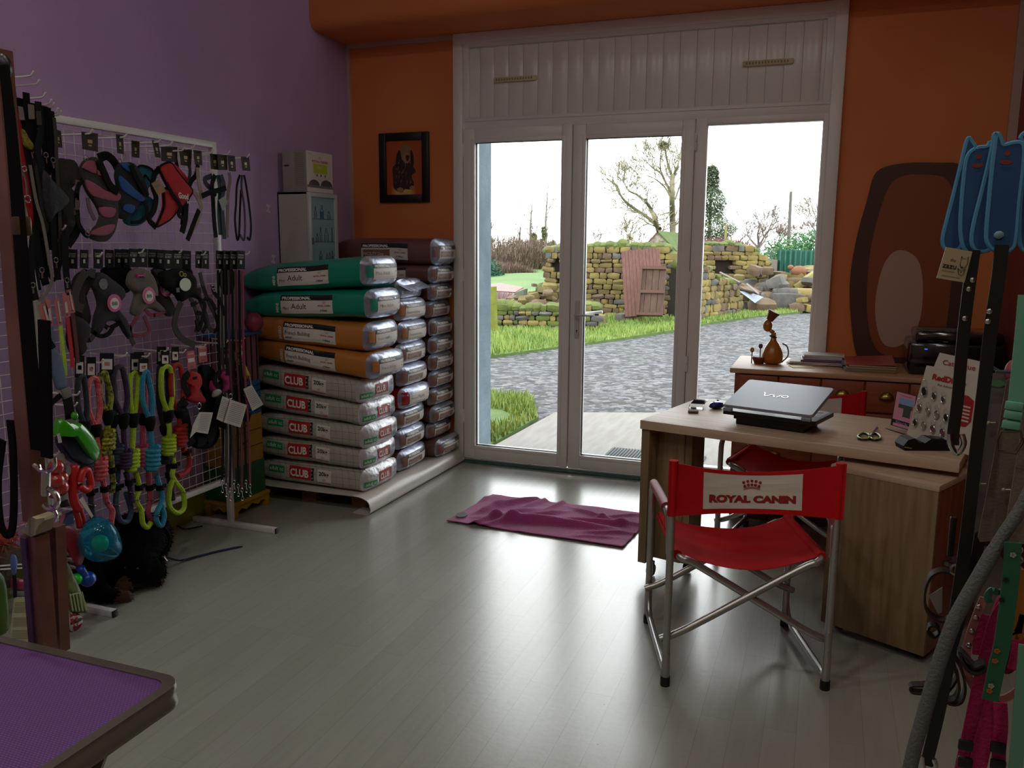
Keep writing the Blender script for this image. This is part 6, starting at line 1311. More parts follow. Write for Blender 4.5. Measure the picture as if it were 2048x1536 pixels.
for q in ([(395, 335), (397, 360), (402, 385), (404, 400)], [(384, 378), (395, 395), (402, 412), (400, 425)], [(400, 425), (396, 440), (388, 455), (380, 470)]): webb(mb, q, X1+.01, .02, .004)
mb.build('strap', M('beige_webbing', '8a7c6e', rough=.8), t)
mb = MB(); webb(mb, [(396, 330), (392, 350), (384, 360), (378, 372)], X1, .022, .004); webb(mb, [(375, 380), (372, 410), (370, 440), (364, 465)], X1, .028, .006); webb(mb, [(398, 420), (390, 440), (375, 480)], X1+.01, .022, .005); mb.build('strap', m_blk, t)
def lead(label, px, X, w, mat, top=None, cardpx=None, name='dog_lead', cat='lead', group=None, cl=None, side=(0, 1, 0), th=.003, cfn=brown_card, closed=False):
    t = item(name, label, cat, px[0], X, group=group)
    if cardpx: cfn(cardpx, X+.002, t)
    mb = MB(); webb(mb, px, X, w, th, closed=closed, side=side); mb.build('strap', mat, t)
    if cl: 
        p = aX(cl[0], cl[1], X); MB().ring(p, NX, .009, .0018).tube([p-Vector((0, 0, .008)), p-Vector((0, 0, .035))], .004, 6).ring(p-Vector((0, 0, .045)), NX, .009, .002).build('snap_hook', m_steel, t)
    return t
lead('grey-black short lead hanging behind the red harness', [(352, 320), (356, 345), (362, 380), (366, 420), (364, 450)], X1-.03, .02, m_blk, cardpx=[(322, 292), (355, 294), (355, 325), (323, 322)])
lead('thin dark lead with white snap hook between the red harness and the beige one', [(378, 330), (380, 345), (376, 370), (372, 390)], X1-.02, .016, m_gry, cardpx=[(358, 297), (384, 300), (382, 333), (362, 330)])
m_slate = M('slate_webbing', '1a2530', rough=.8); m_teald = M('dark_teal_webbing', '1c3c44', rough=.8); m_dgrey = M('charcoal_webbing', '121215', rough=.9, spec=.2); m_vio = M('dark_violet_webbing', '3a2440', rough=.8)
fan = [([(424, 352), (410, 358), (414, 370), (430, 385), (424, 392)], m_slate), ([(430, 350), (424, 370), (426, 400), (428, 440), (432, 475)], m_dgrey), ([(436, 350), (440, 380), (438, 420), (441, 470)], m_teald), ([(442, 350), (448, 372), (444, 400), (446, 440), (449, 478)], m_slate), ([(404, 392), (420, 385), (440, 380), (452, 376)], m_blk)]
for i, (q, m_) in enumerate(fan): lead('folded %s collar in the bundle at the upper far end of the rack' % ('slate blue', 'charcoal', 'dark teal', 'slate', 'black padded')[i] if i != 3 else 'grey-blue lead at the right of the collar bundle, upper far end of the rack', q, X1+.006*i, .024, m_, cardpx=([(420, 307), (439, 309), (440, 340), (422, 338)], None, [(434, 308), (454, 310), (455, 340), (437, 340)], None, None)[i], name='dog_collar' if i != 3 else 'dog_lead', cat='collar' if i != 3 else 'lead')
lead('pale grey round lead hanging among the dark collars at the upper far end', [(458, 345), (460, 360), (456, 390), (455, 430), (454, 475)], X1+.02, .018, m_gry2, cardpx=[(455, 310), (470, 312), (472, 343), (458, 342)])
for i, q in enumerate(([(480, 350), (474, 370), (472, 410), (470, 440), (474, 478), (478, 470), (480, 420), (482, 380)], [(484, 350), (483, 375), (488, 410), (490, 450), (488, 480), (480, 470)], [(488, 350), (492, 370), (498, 410), (502, 450), (500, 478), (494, 475)])):
    lead(('thin charcoal loop lead, left of the three at the far end', 'thin violet-black loop lead in the middle of the three at the far end', 'thin black loop lead, rightmost in the upper row')[i], q, X1+.01*i, .012, (m_dgrey, m_vio, m_blk)[i], cardpx=(None, None, [(482, 313), (498, 314), (501, 342), (485, 341)])[i])
card([(437, 400), (448, 393), (456, 403), (446, 423)], X1+.04, M('olive_tag', '4a5a2c', rough=.5)).name = 'swing_tag'; o = bpy.data.objects['swing_tag']; tag(o, 'small olive green tag hanging on the collars at the upper far end', 'tag')
# --- row 2 : black header cards with a white dog mark
X2 = -2.735
m_mark = M('card_mark', 'a8a4a0', rough=.5)
def black_card(px, X, t):
    dg = inner(px, .38, .52, .62, .72); hl = inner(px, .15, .2, .85, .26); 
    o = card(px, X, m_bcard, t, prints=((dg, m_mark), (hl, M('hanger_grey', '5d5a58', rough=.5))))
    mb = MB(); a = aX(*inner(px, .12, .42, .12, .42)[0], X+.0022); e = aX(*inner(px, .88, .42, .88, .42)[0], X+.0022); d_ = (e-a); mb.text('BOBBY', .014, lambda u, v: a+d_*(u)+Vector((0, 0, v)), 0, width=1., bold=.02)
    mb.build('card_lettering', M('card_letter', '807a78'), o, smooth=None); return o
def BC(x, y, w=19, h=38, sl=0): return [(x, y), (x+w, y+1), (x+w+sl, y+h), (x+sl, y+h-1)]
bb_m = M('tag_magenta', 'a8186a', rough=.4); bb_w = M('tag_white', 'bdb4b0', rough=.5)
def bb_tag(x, y, X, par):
    c = aX(x, y, X); mb = MB(); mb.disc(c, NX, .036, 0, 24, rx=.036, t=.0015).disc(c+Vector((.001, 0, -.002)), NX, .023, 1, 24)
    mb.text('BB', .02, lambda u, v: c+Vector((.002, u, v-.009)), 2, width=.03, cx=True, bold=.02); return mb.build('swing_tag', [bb_m, bb_w, m_ink], par, smooth=None)
def shaped(name, label, cat, X, body, mat, straps=(), smat=None, cards=(), holes=(), group=None):
    t = item(name, label, cat, body[0], X, group)
    mb = MB(); patch(mb, body, X, .014, 0, .016); mb.build('body', mat, t)
    if straps:
        mb = MB()
        for q, w in straps: webb(mb, q, X+.004, w, .004)
        mb.build('strap', smat or m_blk, t)
    for c_ in cards: black_card(c_, X, t)
    return t
t = shaped('dog_harness', 'dark grey dog harness with a magenta and white round tag, middle row', 'harness', X2, [(195, 546), (210, 548), (226, 560), (246, 576), (250, 590), (240, 596), (228, 600), (240, 625), (255, 645), (262, 678), (250, 665), (238, 645), (220, 642), (205, 650), (196, 670), (188, 660), (192, 630), (198, 610), (192, 585), (186, 570)], M('dark_grey_mesh', '222126', rough=.9, bump=.3, bscale=250), (([(190, 548), (172, 545), (158, 565), (150, 590), (152, 610), (166, 618)], .035), ([(196, 655), (180, 680), (160, 672), (170, 660)], .02), ([(258, 650), (262, 675), (268, 690)], .02)), M('mid_grey_mesh', '352f2e', rough=.9), cards=(BC(187, 498, 19, 40), BC(160, 499, 17, 38)))
bb_tag(229, 606, X2+.03, t); MB().disc(aX(207, 568, X2+.018), NX, .022, n=20, t=.001).build('round_badge', M('speckled_badge', '5c5448', rough=.5, col2='3a342c', vscale=200), t)
t = shaped('dog_harness', 'second dark grey dog harness partly hidden left of the one with the round tag', 'harness', X2-.03, [(160, 546), (178, 542), (186, 552), (176, 566), (164, 572), (160, 600), (168, 625), (180, 640), (172, 655), (158, 640), (148, 600), (148, 565)], M('brown_grey_mesh', '2a2428', rough=.9), cards=(BC(135, 498, 20, 40),))
t = shaped('dog_harness', 'warm grey dog harness with a pink bone mark and magenta tag, middle row', 'harness', X2, [(262, 544), (278, 537), (296, 541), (308, 556), (314, 575), (315, 592), (306, 580), (296, 572), (290, 590), (305, 605), (318, 610), (330, 622), (320, 624), (305, 618), (288, 618), (276, 632), (264, 625), (268, 605), (272, 588), (262, 578), (256, 565)], M('warm_grey_mesh', '5c5650', rough=.9, bump=.3, bscale=250), (([(276, 630), (262, 655), (262, 668), (280, 672), (298, 664), (296, 650), (288, 632)], .016), ([(290, 618), (302, 630), (318, 628), (330, 622)], .016)), M('raspberry_webbing', '6a1030', rough=.8), cards=(BC(258, 497, 19, 38), BC(277, 497, 18, 38)))
bb_tag(298, 591, X2+.03, t); mb = MB(); c = aX(281, 551, X2+.019); mb.tube([c-Vector((0, .016, 0)), c+Vector((0, .016, 0))], .004, 6)
for a in (-.018, .018):
    for b_ in (-.005, .005): mb.ball(c+Vector((0, a, b_)), .005, 8, 6)
mb.build('bone_mark', bb_m, t)
t = shaped('dog_harness', 'grey dog harness with a half-hidden magenta tag, behind the warm grey one', 'harness', X2-.04, [(306, 540), (325, 540), (334, 560), (330, 590), (340, 600), (350, 625), (336, 632), (320, 610), (314, 580), (316, 560)], m_gry, cards=(BC(296, 498, 18, 38),)); bb_tag(333, 577, X2-.015, t)
t = shaped('dog_harness', 'black dog harness with a white oval patch, middle row', 'harness', X2+.01, [(320, 548), (340, 540), (362, 537), (382, 546), (392, 560), (393, 578), (398, 590), (404, 600), (392, 596), (378, 596), (362, 604), (352, 590), (338, 580), (326, 572)], m_blk, (([(362, 604), (352, 630), (350, 655), (362, 675), (378, 685), (390, 690)], .03), ([(380, 596), (388, 610), (396, 640), (392, 665)], .02)), M('camo_webbing', '26221c', rough=.8, col2='0a0908', vscale=120), cards=(BC(328, 500, 18, 38), BC(346, 500, 19, 38)))
MB().disc(aX(371, 569, X2+.034), NX, .029, n=28, rx=.036, t=.001).build('oval_patch', M('pale_oval', 'a8b29a', rough=.4), t)
MB().ring(aX(363, 548, X2+.034), NX, .011, .0022).ring(aX(370, 550, X2+.034), NX, .007, .002).build('eyelets', M('brass_eyelet', '8a8a3a'), t); MB().box(aX(356, 580, X2+.03), (.002, .018, .02)).build('small_label', m_gry2, t)
camo = M('camo_webbing', '3a342c')
t = lead('camouflage harness straps with looped legs in the middle row', [(400, 545), (404, 565), (412, 590), (420, 610), (430, 630), (436, 650), (430, 662), (418, 655), (412, 630), (400, 600), (398, 575)], X2, .022, camo, cardpx=BC(391, 502, 13, 35), cfn=black_card, name='dog_harness', cat='harness')
mb = MB(); 
for q in ([(382, 610), (396, 605), (410, 608), (404, 640), (398, 660), (392, 640)], [(395, 625), (406, 630), (412, 650), (404, 665)], [(398, 598), (420, 600), (432, 620)]): webb(mb, q, X2+.02, .018, .004)
mb.build('strap', m_blk, t)
black_card(BC(405, 501, 13, 37), X2+.01, t)
t2 = lead('black harness strap with silver twin rings beside the camouflage one', [(424, 570), (428, 585), (440, 600), (450, 630)], X2+.02, .02, m_blk, name='dog_harness', cat='harness'); MB().ring(aX(426, 574, X2+.03), NX, .009, .003).ring(aX(428, 580, X2+.03), NX, .006, .0025).build('ring', m_chrome, t2)
long_ = [(436, 0, m_blk), (443, 1, camo), (450, 2, m_dgrey), (457, 3, M('camo_pink_webbing', '4a2a34', rough=.8, col2='1a1014', vscale=150)), (464, 4, m_blk), (471, 5, M('dark_red_webbing', '4c1420', rough=.8)), (478, 6, m_blk), (485, 7, M('raspberry_webbing', '6a1030'))]
ln = ['leftmost black', 'camouflage patterned', 'charcoal', 'pinkish camouflage', 'second black', 'dark red', 'third black', 'raspberry red']
for i, (x, k, m_) in enumerate(long_):
    e = 960+(i % 3)*8
    lead('long flat %s lead in the hanging bundle at the far end of the rack' % ln[i], [(x, 540), (x+1, 600), (x+2, 700), (x+8, 800), (x+10+i*.4, 880), (x+8+i, e)], X2+.01+.006*i, .015, m_, cardpx=BC(432+i*7, 501, 16, 38) if i % 2 == 0 else None, cl=(x+8+i, e+4), cfn=black_card, group=None)
# --- row 3 : rope leads
X3 = -2.735; PXM = 400.
def ropemat(name, c, c2=None): return M(name, c, rough=.8, col2=c2, vscale=60, bump=.5, bscale=160) if c2 else M(name, c, rough=.8, bump=.5, bscale=160)
m_leaf = M('card_pale', 'aaa4a0', rough=.5); m_leafr = M('leaf_print', 'a04a3c', rough=.5)
def rope_lead(label, mat, top, half, sleeve, knot, low, cardpx=None, X=X3, r=.0115, mat_s=None, mat_k=None):
    """top (x, y) of the hand loop, half its half width, sleeve (x, y0, y1), knot (x, y0, y1), low = points down to the lower loop"""
    t = item('rope_lead', label, 'lead', top, X, 'rope leads with knots'); sx, s0, s1 = sleeve
    P = catmull(KX([(sx-2, s0+6), (top[0]-half, (top[1]*.35+s0*.65)), (top[0]-half, top[1]+14), (top[0]-half*.4, top[1]+2), (top[0]+half*.5, top[1]+2), (top[0]+half, top[1]+16), (sx+half*.8, (top[1]*.35+s0*.65)), (sx+2, s0+6)], X), 5)
    MB().tube(P, r, 8).build('hand_loop', mat, t)
    a, b_ = aX(sx, s0, X), aX(sx, s1, X); MB().tube([a, a.lerp(b_, .2), a.lerp(b_, .6), b_], [r*1.7, r*2.1, r*1.9, r*1.2], 10).build('sleeve', m_blk, t)
    kx, k0, k1 = knot
    MB().tube(catmull(KX([(sx, s1-3), ((sx+kx)/2, (s1+k0)/2), (kx, k0+3)], X), 4), r, 8).build('rope', mat, t)
    ka, kb = aX(kx, k0, X), aX(kx, k1, X); mb = MB(); n = 5; H = (kb-ka).length
    hel = []
    for q in range(n*14+1): f = q/(n*14.); an = 2*PI*n*f; hel.append(ka.lerp(kb, f*.94+.03)+Vector((math.cos(an)*r*1.9, math.sin(an)*r*2.3, 0)))
    mb.tube(hel, min(r*1.05, H/n*.56), 7); mb.tube([ka, kb], r*1.6, 8); mb.build('knot', mat_k or mat, t)
    MB().tube(catmull(KX(low, X), 5), r, 8).build('lower_loop', mat, t)
    q = low[1]; c = aX(q[0], q[1], X); MB().tube([c+Vector((0, -.0, .012)), c-Vector((0, 0, .012))], r*1.5, 10).box(c+Vector((.0, .022, 0)), (.004, .03, .018)).build('keeper', m_blk, t)
    i = max(2, len(low)//2-1); q = low[i]; MB().ring(aX(q[0], q[1], X+.0), (0, .5, 1), r*1.45, .002).build('ring', m_chrome, t)
    if cardpx:
        card(cardpx, X+.004, m_blk, t, prints=((inner(cardpx, .12, .3, .88, .82), m_leaf), (inner(cardpx, .3, .45, .7, .65), m_leafr)))
    return t
def RC(x, y, w=19, h=42, sl=0): return [(x, y), (x+w, y), (x+w+sl, y+h), (x+sl, y+h)]
rope_lead('dark slate rope lead, the leftmost of the rope leads', ropemat('slate_rope', '27303a', '1a2028'), (163, 752), 7, (169, 842, 872), (172, 925, 950), [(178, 960), (181, 985), (183, 1010), (186, 1040)], RC(150, 711, 19, 44))
rope_lead('coral red rope lead with a thick coiled knot, left part of the lower row', ropemat('coral_rope', 'b0283c', 'c46a70'), (186, 755), 10, (192, 848, 874), (199, 915, 958), [(205, 955), (209, 978), (214, 1005), (225, 1022), (222, 1050), (226, 1085)], RC(173, 714, 19, 44))
rope_lead('black and neon yellow rope lead with a striped braided ball', ropemat('yellow_black_rope', '9aa01c', '15150f'), (207, 744), 7, (216, 820, 850), (214, 860, 905), [(222, 910), (224, 940), (226, 965), (224, 985)], RC(200, 706, 28, 40), mat_k=M('yellow_black_knot', 'a8ac1c', rough=.8, col2='0d0d0a', vscale=90))
rope_lead('violet and teal rope lead between the neon yellow and the purple one', ropemat('violet_teal_rope', '3a1f52', '1d5058'), (222, 745), 5, (226, 830, 855), (235, 890, 925), [(236, 930), (234, 975), (232, 1010), (240, 1040), (255, 1042), (262, 1020), (252, 985)], None, X=X3-.02)
rope_lead('plain dark purple rope lead with black sleeve, hung by its snap hook', ropemat('purple_rope', '2f1440', '241032'), (238, 733), 10, (247, 826, 858), (250, 900, 935), [(252, 945), (258, 965), (262, 985), (264, 1005)], None)
rope_lead('lime green rope lead with a coiled knot, left of the cyan one', ropemat('lime_rope', '9cba1e', '8aa61a'), (268, 745), 8, (267, 826, 855), (264, 900, 940), [(272, 945), (278, 975), (272, 1000), (282, 1020), (285, 1045), (294, 1055), (302, 1045)], RC(261, 706, 20, 42))
rope_lead('rose pink rope lead behind the cyan one', ropemat('pink_rope', 'b04a66', 'a04058'), (283, 742), 5, (286, 826, 850), (286, 890, 930), [(297, 940), (299, 975), (300, 1000), (296, 1025), (308, 1050), (317, 1055)], RC(268, 704, 20, 42), X=X3-.02)
rope_lead('cyan blue rope lead with a coiled knot, right of the pink one', ropemat('cyan_rope', '1c7ea0', '1a6e8c'), (291, 742), 6, (300, 832, 862), (305, 892, 938), [(313, 950), (320, 975), (324, 1000), (312, 1030), (316, 1048), (324, 1050), (328, 1030), (322, 1008)], RC(277, 717, 20, 32), X=X3+.015)
rope_lead('black rope lead hanging behind the right-hand lime one', ropemat('black_rope', '141416', '0c0c0e'), (326, 730), 8, (330, 850, 870), (333, 900, 925), [(336, 930), (338, 950), (340, 970), (346, 1000)], RC(314, 693, 18, 36), X=X3-.02)
rope_lead('bright lime green rope lead with a big teardrop lower loop', ropemat('lime_rope', '9cba1e'), (333, 732), 10, (337, 820, 845), (338, 871, 908), [(345, 915), (348, 931), (344, 950), (352, 965), (366, 985), (368, 1015), (354, 1026), (338, 1010), (340, 975), (346, 960)], RC(322, 701, 17, 32))
rope_lead('red rope lead with a coiled knot, the rightmost rope lead', ropemat('red_rope', 'a0181c', '8c1418'), (353, 728), 10, (359, 818, 836), (361, 850, 890), [(366, 898), (372, 905), (378, 915), (378, 935), (366, 948), (356, 952)], RC(343, 694, 15, 32))
card_white = M('booklet_white', 'a9a49c', rough=.6); red_card = M('red_header', '9c1a1c', rough=.5)
m_bkline = M('booklet_lines', '6c6862', rough=.7)
def redc(px, X, t): return card(px, X, red_card, t, prints=((inner(px, .1, .4, .9, .62), M('greyhound_white', 'b8b0ac')), (inner(px, .3, .84, .7, .92), m_ink), (inner(px, .1, .12, .9, .2), M('header_letter', 'b87a78'))))
def booklet(px, X, t):
    pr = [(inner(px, .12, a, .88, a+.018), m_bkline) for a in (.12, .2, .28, .36, .44, .52, .6, .68, .76, .84)]
    return card(px, X, card_white, t, name='booklet', prints=pr)
t = shaped('dog_harness', 'red dog harness with a red header card and a white booklet, lower row', 'harness', X3+.01, [(382, 745), (392, 744), (400, 750), (402, 764), (397, 770), (396, 785), (402, 795), (410, 802), (408, 806), (394, 806), (384, 804), (376, 798), (382, 788), (380, 770), (374, 764)], M('red_soft_fabric', '9a1418', rough=.85, bump=.2, bscale=200), (([(378, 746), (368, 758), (370, 775), (378, 790)], .03), ([(372, 800), (362, 815), (370, 830), (378, 870), (384, 890)], .05), ([(400, 806), (420, 830), (428, 860), (415, 880), (395, 885)], .045)), m_blk)
redc([(373, 703), (388, 701), (393, 736), (376, 740)], X3+.01, t); MB().ring(aX(398, 812, X3+.03), NX, .014, .0025).build('ring', m_chrome, t); MB().box(aX(390, 756, X3+.03), (.002, .026, .012)).build('brand_patch', m_blk, t)
booklet([(399, 824), (426, 825), (416, 868), (392, 864)], X3+.06, t); mb = MB(); mb.plate(KX([(399, 824), (392, 864), (380, 876), (386, 850)], X3+.06), NX, .001); mb.build('booklet_cover', card_white, t, smooth=None)
t = shaped('dog_harness', 'black dog harness with silver buckles between the red and the magenta ones', 'harness', X3-.02, [(400, 735), (415, 730), (430, 742), (432, 760), (424, 775), (428, 790), (436, 805), (430, 840), (438, 870), (424, 895), (400, 898), (384, 888), (392, 860), (404, 820), (410, 790), (402, 770)], m_blk)
redc([(396, 691), (413, 690), (415, 723), (398, 726)], X3-.02, t)
t = shaped('dog_harness', 'magenta dog harness with a red header card and an open booklet, lower row', 'harness', X3+.01, [(446, 740), (461, 739), (467, 750), (466, 760), (458, 768), (462, 775), (470, 784), (464, 786), (450, 785), (444, 783), (448, 772), (446, 762), (440, 752)], M('magenta_fabric', '8c1458', rough=.85, bump=.2, bscale=200), (([(442, 742), (432, 752), (430, 765), (440, 778)], .028), ([(468, 745), (478, 755), (480, 768), (472, 780)], .028), ([(442, 786), (436, 810), (440, 840), (452, 850)], .05), ([(470, 786), (484, 800), (490, 830), (500, 836)], .05)), m_blk)
redc([(441, 695), (461, 694), (463, 728), (443, 730)], X3+.01, t); MB().ring(aX(461, 793, X3+.03), NX, .013, .0025).build('ring', m_chrome, t); MB().box(aX(455, 748, X3+.03), (.002, .026, .012)).build('brand_patch', m_blk, t)
mb = MB(); patch(mb, [(424, 762), (434, 766), (436, 775), (428, 785), (422, 778)], X3+.005, .012, 0, .01); patch(mb, [(470, 770), (482, 778), (478, 786), (470, 782)], X3+.005, .012, 0, .01); mb.build('side_pad', M('magenta_fabric', '8c1458'), t)
booklet([(445, 792), (461, 799), (448, 845), (433, 838)], X3+.055, t); booklet([(461, 799), (494, 810), (481, 855), (448, 845)], X3+.06, t)
MB().plate(sm([(428, 782), (438, 778), (444, 784), (436, 792), (426, 794)], X3+.03, 3), NX, .006, 0, .003).build('buckle', M('pale_buckle', '6f6a64', rough=.4), t)
t = shaped('dog_harness', 'yellow and black dog harness with a single white leaflet, lower row', 'harness', X3+.02, [(482, 728), (487, 728), (492, 738), (498, 752), (494, 758), (488, 750), (484, 740)], M('yellow_fabric', 'a8921c', rough=.8), (([(478, 730), (480, 750), (486, 770), (480, 790)], .03),), m_blk)
redc([(480, 690), (486, 688), (487, 722), (481, 724)], X3+.02, t); booklet([(487, 778), (504, 770), (527, 809), (505, 822)], X3+.06, t); MB().tube(KX([(498, 752), (502, 770)], X3+.04), .005, 6).ring(aX(502, 772, X3+.04), NX, .008, .002).build('snap_hook', m_chrome, t)
# --- near rack: leads and packs at far left
XN = -2.72
t = lead('bright red padded lead with chrome snap hook at the far left', [(24, 218), (34, 260), (45, 320), (56, 380), (66, 430), (68, 455)], XN, [.03]*4+[.045]*20 if False else .042, m_redf, name='dog_lead')
c = aX(52, 360, XN+.02); MB().tube(catmull([c+Vector((0, -.01, .03)), c+Vector((0, 0, .0)), c+Vector((0, .001, -.03)), c+Vector((0, .0, -.05))], 4), .004, 6).ring(c+Vector((0, 0, -.065)), NX, .012, .003).ring(c+Vector((0, -.003, .04)), NX, .009, .003).build('snap_hook', m_chrome, t)
for i, (q, w, m_, lab) in enumerate((
    ([(28, 170), (32, 200), (34, 225)], .006, m_blk, 'thin black cord hanging from the uppermost left hooks'),
    ([(52, 185), (54, 215), (58, 250), (52, 280), (60, 330), (72, 400), (74, 440), (68, 470)], .026, m_blk, 'broad black lead hanging second from the left hooks'),
    ([(76, 203), (79, 230), (82, 260), (76, 300), (84, 340), (92, 390)], .026, m_dgrey, 'charcoal lead with grey label, third along the left hooks'),
    ([(96, 215), (98, 250), (100, 300), (108, 350), (112, 420)], .022, m_blk, 'black lead right of the charcoal one, left end of the rack'),
    ([(108, 235), (112, 280), (114, 340), (118, 400), (120, 470), (118, 520)], .014, m_gry, 'narrow grey lead hanging just left of the plain grey harness'),
    ([(60, 330), (72, 400), (86, 450), (98, 520), (104, 560), (90, 590), (76, 600)], .012, m_gry2, 'pale grey round cable lead looping at the left edge'),
    ([(92, 440), (88, 480), (92, 530), (108, 560), (122, 520), (118, 470), (108, 440)], .014, m_blk, 'thin black looped lead above the red header cards'),
    ([(66, 460), (70, 520), (80, 580)], .01, m_dgrey, 'thin charcoal cord above the red header cards'),
    ([(134, 460), (132, 500), (134, 540)], .02, m_dgrey, 'folded charcoal lead under the plain grey harness'))):
    lead(lab, q, XN+.01*(i % 3), w, m_)
o = card([(36, 212), (46, 214), (50, 240), (40, 240)], XN+.03, m_gry2); tag(o, 'small grey card on the second black lead at upper left', 'card')
o = card([(56, 208), (68, 210), (70, 238), (58, 238)], XN+.03, m_gry2); tag(o, 'small grey card on the charcoal lead at upper left', 'card')
o = card([(72, 222), (82, 222), (84, 250), (74, 250)], XN+.03, m_gry); tag(o, 'small dark card on the black lead near the corner of the racks', 'card')
t = shaped('dog_coat', 'navy quilted dog coat hanging among dark leads at the left end of the rack', 'coat', XN+.02, [(86, 340), (104, 360), (122, 378), (137, 400), (128, 415), (108, 430), (98, 445), (90, 420), (84, 380)], M('navy_quilt', '070914', rough=.7, bump=.5, bscale=40))
t = shaped('dog_coat', 'dark grey knitted dog coat behind the navy quilted one', 'coat', XN-.0, [(70, 290), (78, 330), (84, 370), (90, 410), (96, 450), (92, 470), (80, 450), (72, 400), (66, 340)], M('grey_knit', '262523', rough=.95, bump=.6, bscale=120))
mb = MB(); patch(mb, [(46, 258), (58, 278), (66, 290), (64, 300), (50, 290)], XN+.02, .008, 0, .006); mb.build('yellow_trimmed_lead', M('olive_black', '3a3614', rough=.8, col2='8a7a10', vscale=60), label='small black lead handle with yellow trim near the red lead', cat='lead')
# red packaged collars (pinkish-red header cards)
rc2 = M('faded_red_card', '9a4640', rough=.5); wc2 = M('faded_white_card', 'a89a96', rough=.5)
for i, q in enumerate(([(76, 610), (92, 606), (106, 652), (88, 662)], [(90, 600), (100, 597), (107, 650), (98, 654)], [(108, 600), (118, 596), (126, 648), (116, 654)], [(124, 588), (133, 586), (140, 632), (130, 638)], [(132, 580), (142, 578), (151, 624), (140, 628)])):
    t = item('packaged_collar', 'packaged collar with a pinkish-red header card, %s of the five' % ('nearest the camera', 'second', 'third', 'fourth', 'farthest')[i], 'collar', q[0], XN+.03, 'packaged collars with pinkish-red cards')
    card(q, XN+.03, rc2, t, prints=((inner(q, .3, .35, .8, .8) if i % 2 else inner(q, .55, .1, .8, .9), wc2), (inner(q, .3, .86, .7, .92), m_ink)))
    p0 = ((q[2][0]+q[3][0])/2, (q[2][1]+q[3][1])/2); col = (m_teal2, M('denim_blue', '4a5a70', rough=.8), MATS['lime_rope'], m_redf, M('dark_red_webbing', '4c1420'))[i]
    mb = MB(); webb(mb, [p0, (p0[0]+3, p0[1]+30), (p0[0]+8, p0[1]+70), (p0[0]+10, p0[1]+100)], XN+.03, .016, .003); mb.build('collar_strap', col, t)
t = item('wide_collar', 'grey-blue denim padded collar with a grey buckle at the left', 'collar', (115, 740), XN+.05)
mb = MB(); patch(mb, [(104, 697), (116, 704), (126, 728), (133, 774), (116, 779), (108, 760), (102, 730)], XN+.05, .006, 0, .004); mb.build('pad', M('denim_blue', '4a5a70', rough=.8), t)
MB().box(aX(133, 786, XN+.06), (.012, .04, .04), Matrix.Rotation(.2, 3, 'X'), 0, .006).build('buckle', m_gry2, t); mb = MB(); webb(mb, [(133, 790), (138, 815), (140, 838)], XN+.055, .04, .004); webb(mb, [(122, 790), (108, 802), (100, 810)], XN+.055, .02, .004); webb(mb, [(96, 670), (100, 684), (108, 696)], XN+.05, .02, .003); mb.build('strap', m_blk, t)
# toys
t = item('fetch_toy', 'glossy lime green and navy plastic dog toy hanging at the left', 'toy', (150, 870), XN+.08)
mb = MB(); patch(mb, [(112, 866), (120, 838), (134, 842), (148, 846), (164, 848), (190, 878), (200, 905), (192, 922), (178, 912), (158, 885), (145, 866), (133, 864), (116, 872)], XN+.09, .02, 0, .018); mb.ball(aX(149, 832, XN+.07), (.014, .014, .017), 12, 9); mb.build('lime_shell', M('gloss_lime', '2f8f16', rough=.15, coat=.7), t)
mb = MB(); patch(mb, [(126, 868), (145, 868), (158, 887), (178, 914), (192, 922), (175, 930), (150, 925), (132, 905), (122, 885)], XN+.07, .03, 0, .015); mb.build('navy_shell', M('gloss_navy', '0c1430', rough=.3), t)
m_bluetr, nt, b = node_mat('blue_translucent_rubber'); b.inputs['Base Color'].default_value = lin('1a86ac'); b.inputs['Roughness'].default_value = .1; b.inputs['Coat Weight'].default_value = .6
tr_ = nn(nt, 'ShaderNodeBsdfTransparent'); tr_.inputs['Color'].default_value = (.30, .80, .92, 1); mxs = nn(nt, 'ShaderNodeMixShader'); mxs.inputs['Fac'].default_value = .38
nt.links.new(tr_.outputs[0], mxs.inputs[1]); nt.links.new(b.outputs[0], mxs.inputs[2]); nt.links.new(mxs.outputs[0], nt.nodes['Material Output'].inputs['Surface'])
m_neon = M('neon_green_rubber', '1fc436', rough=.35)
t = item('treat_ball', 'blue translucent egg-shaped toy with a green ball inside, hanging at the left', 'toy', (202, 1083), -2.60)
cb = aX(200, 1082, -2.60); sc = .001/ (1668/ (cb-CAMPOS).length/1000)
rb = (cb-CAMPOS).length/FPX
MB().ball(cb, (36*rb, 34*rb, 46*rb), 26, 18, 0, Matrix.Rotation(.35, 3, 'X'), f=lambda d: 1+.06*math.sin(3*math.atan2(d.y, d.z))-.06*abs(d.z)).build('shell', m_bluetr, t, smooth=180)
MB().ball(cb+Vector((0, .0, -.01)), 15*rb, 18, 12).build('inner_ball', m_neon, t, smooth=180)
MB().ring(cb+Vector((0, 0, -.035)), (.3, .4, 1), 30*rb, .003).build('seam', M('seam_blue', '0c5a80', rough=.3), t)
def toy(name, label, f, mat, cat='toy', smooth=180): mb = MB(); f(mb); return mb.build(name, mat, smooth=smooth, label=label, cat=cat)
def bp_(x, y, X): return aX(x, y, X)
RRB = lambda X, x, y: (aX(x, y, X)-CAMPOS).length/FPX
X4 = -2.64
toy('rubber_ball', 'small bright green ball near the floor at the left, behind the net pack', lambda mb: mb.ball(bp_(153, 1158, X4), 10*RRB(X4, 150, 1158), 16, 12), m_neon, 'ball')
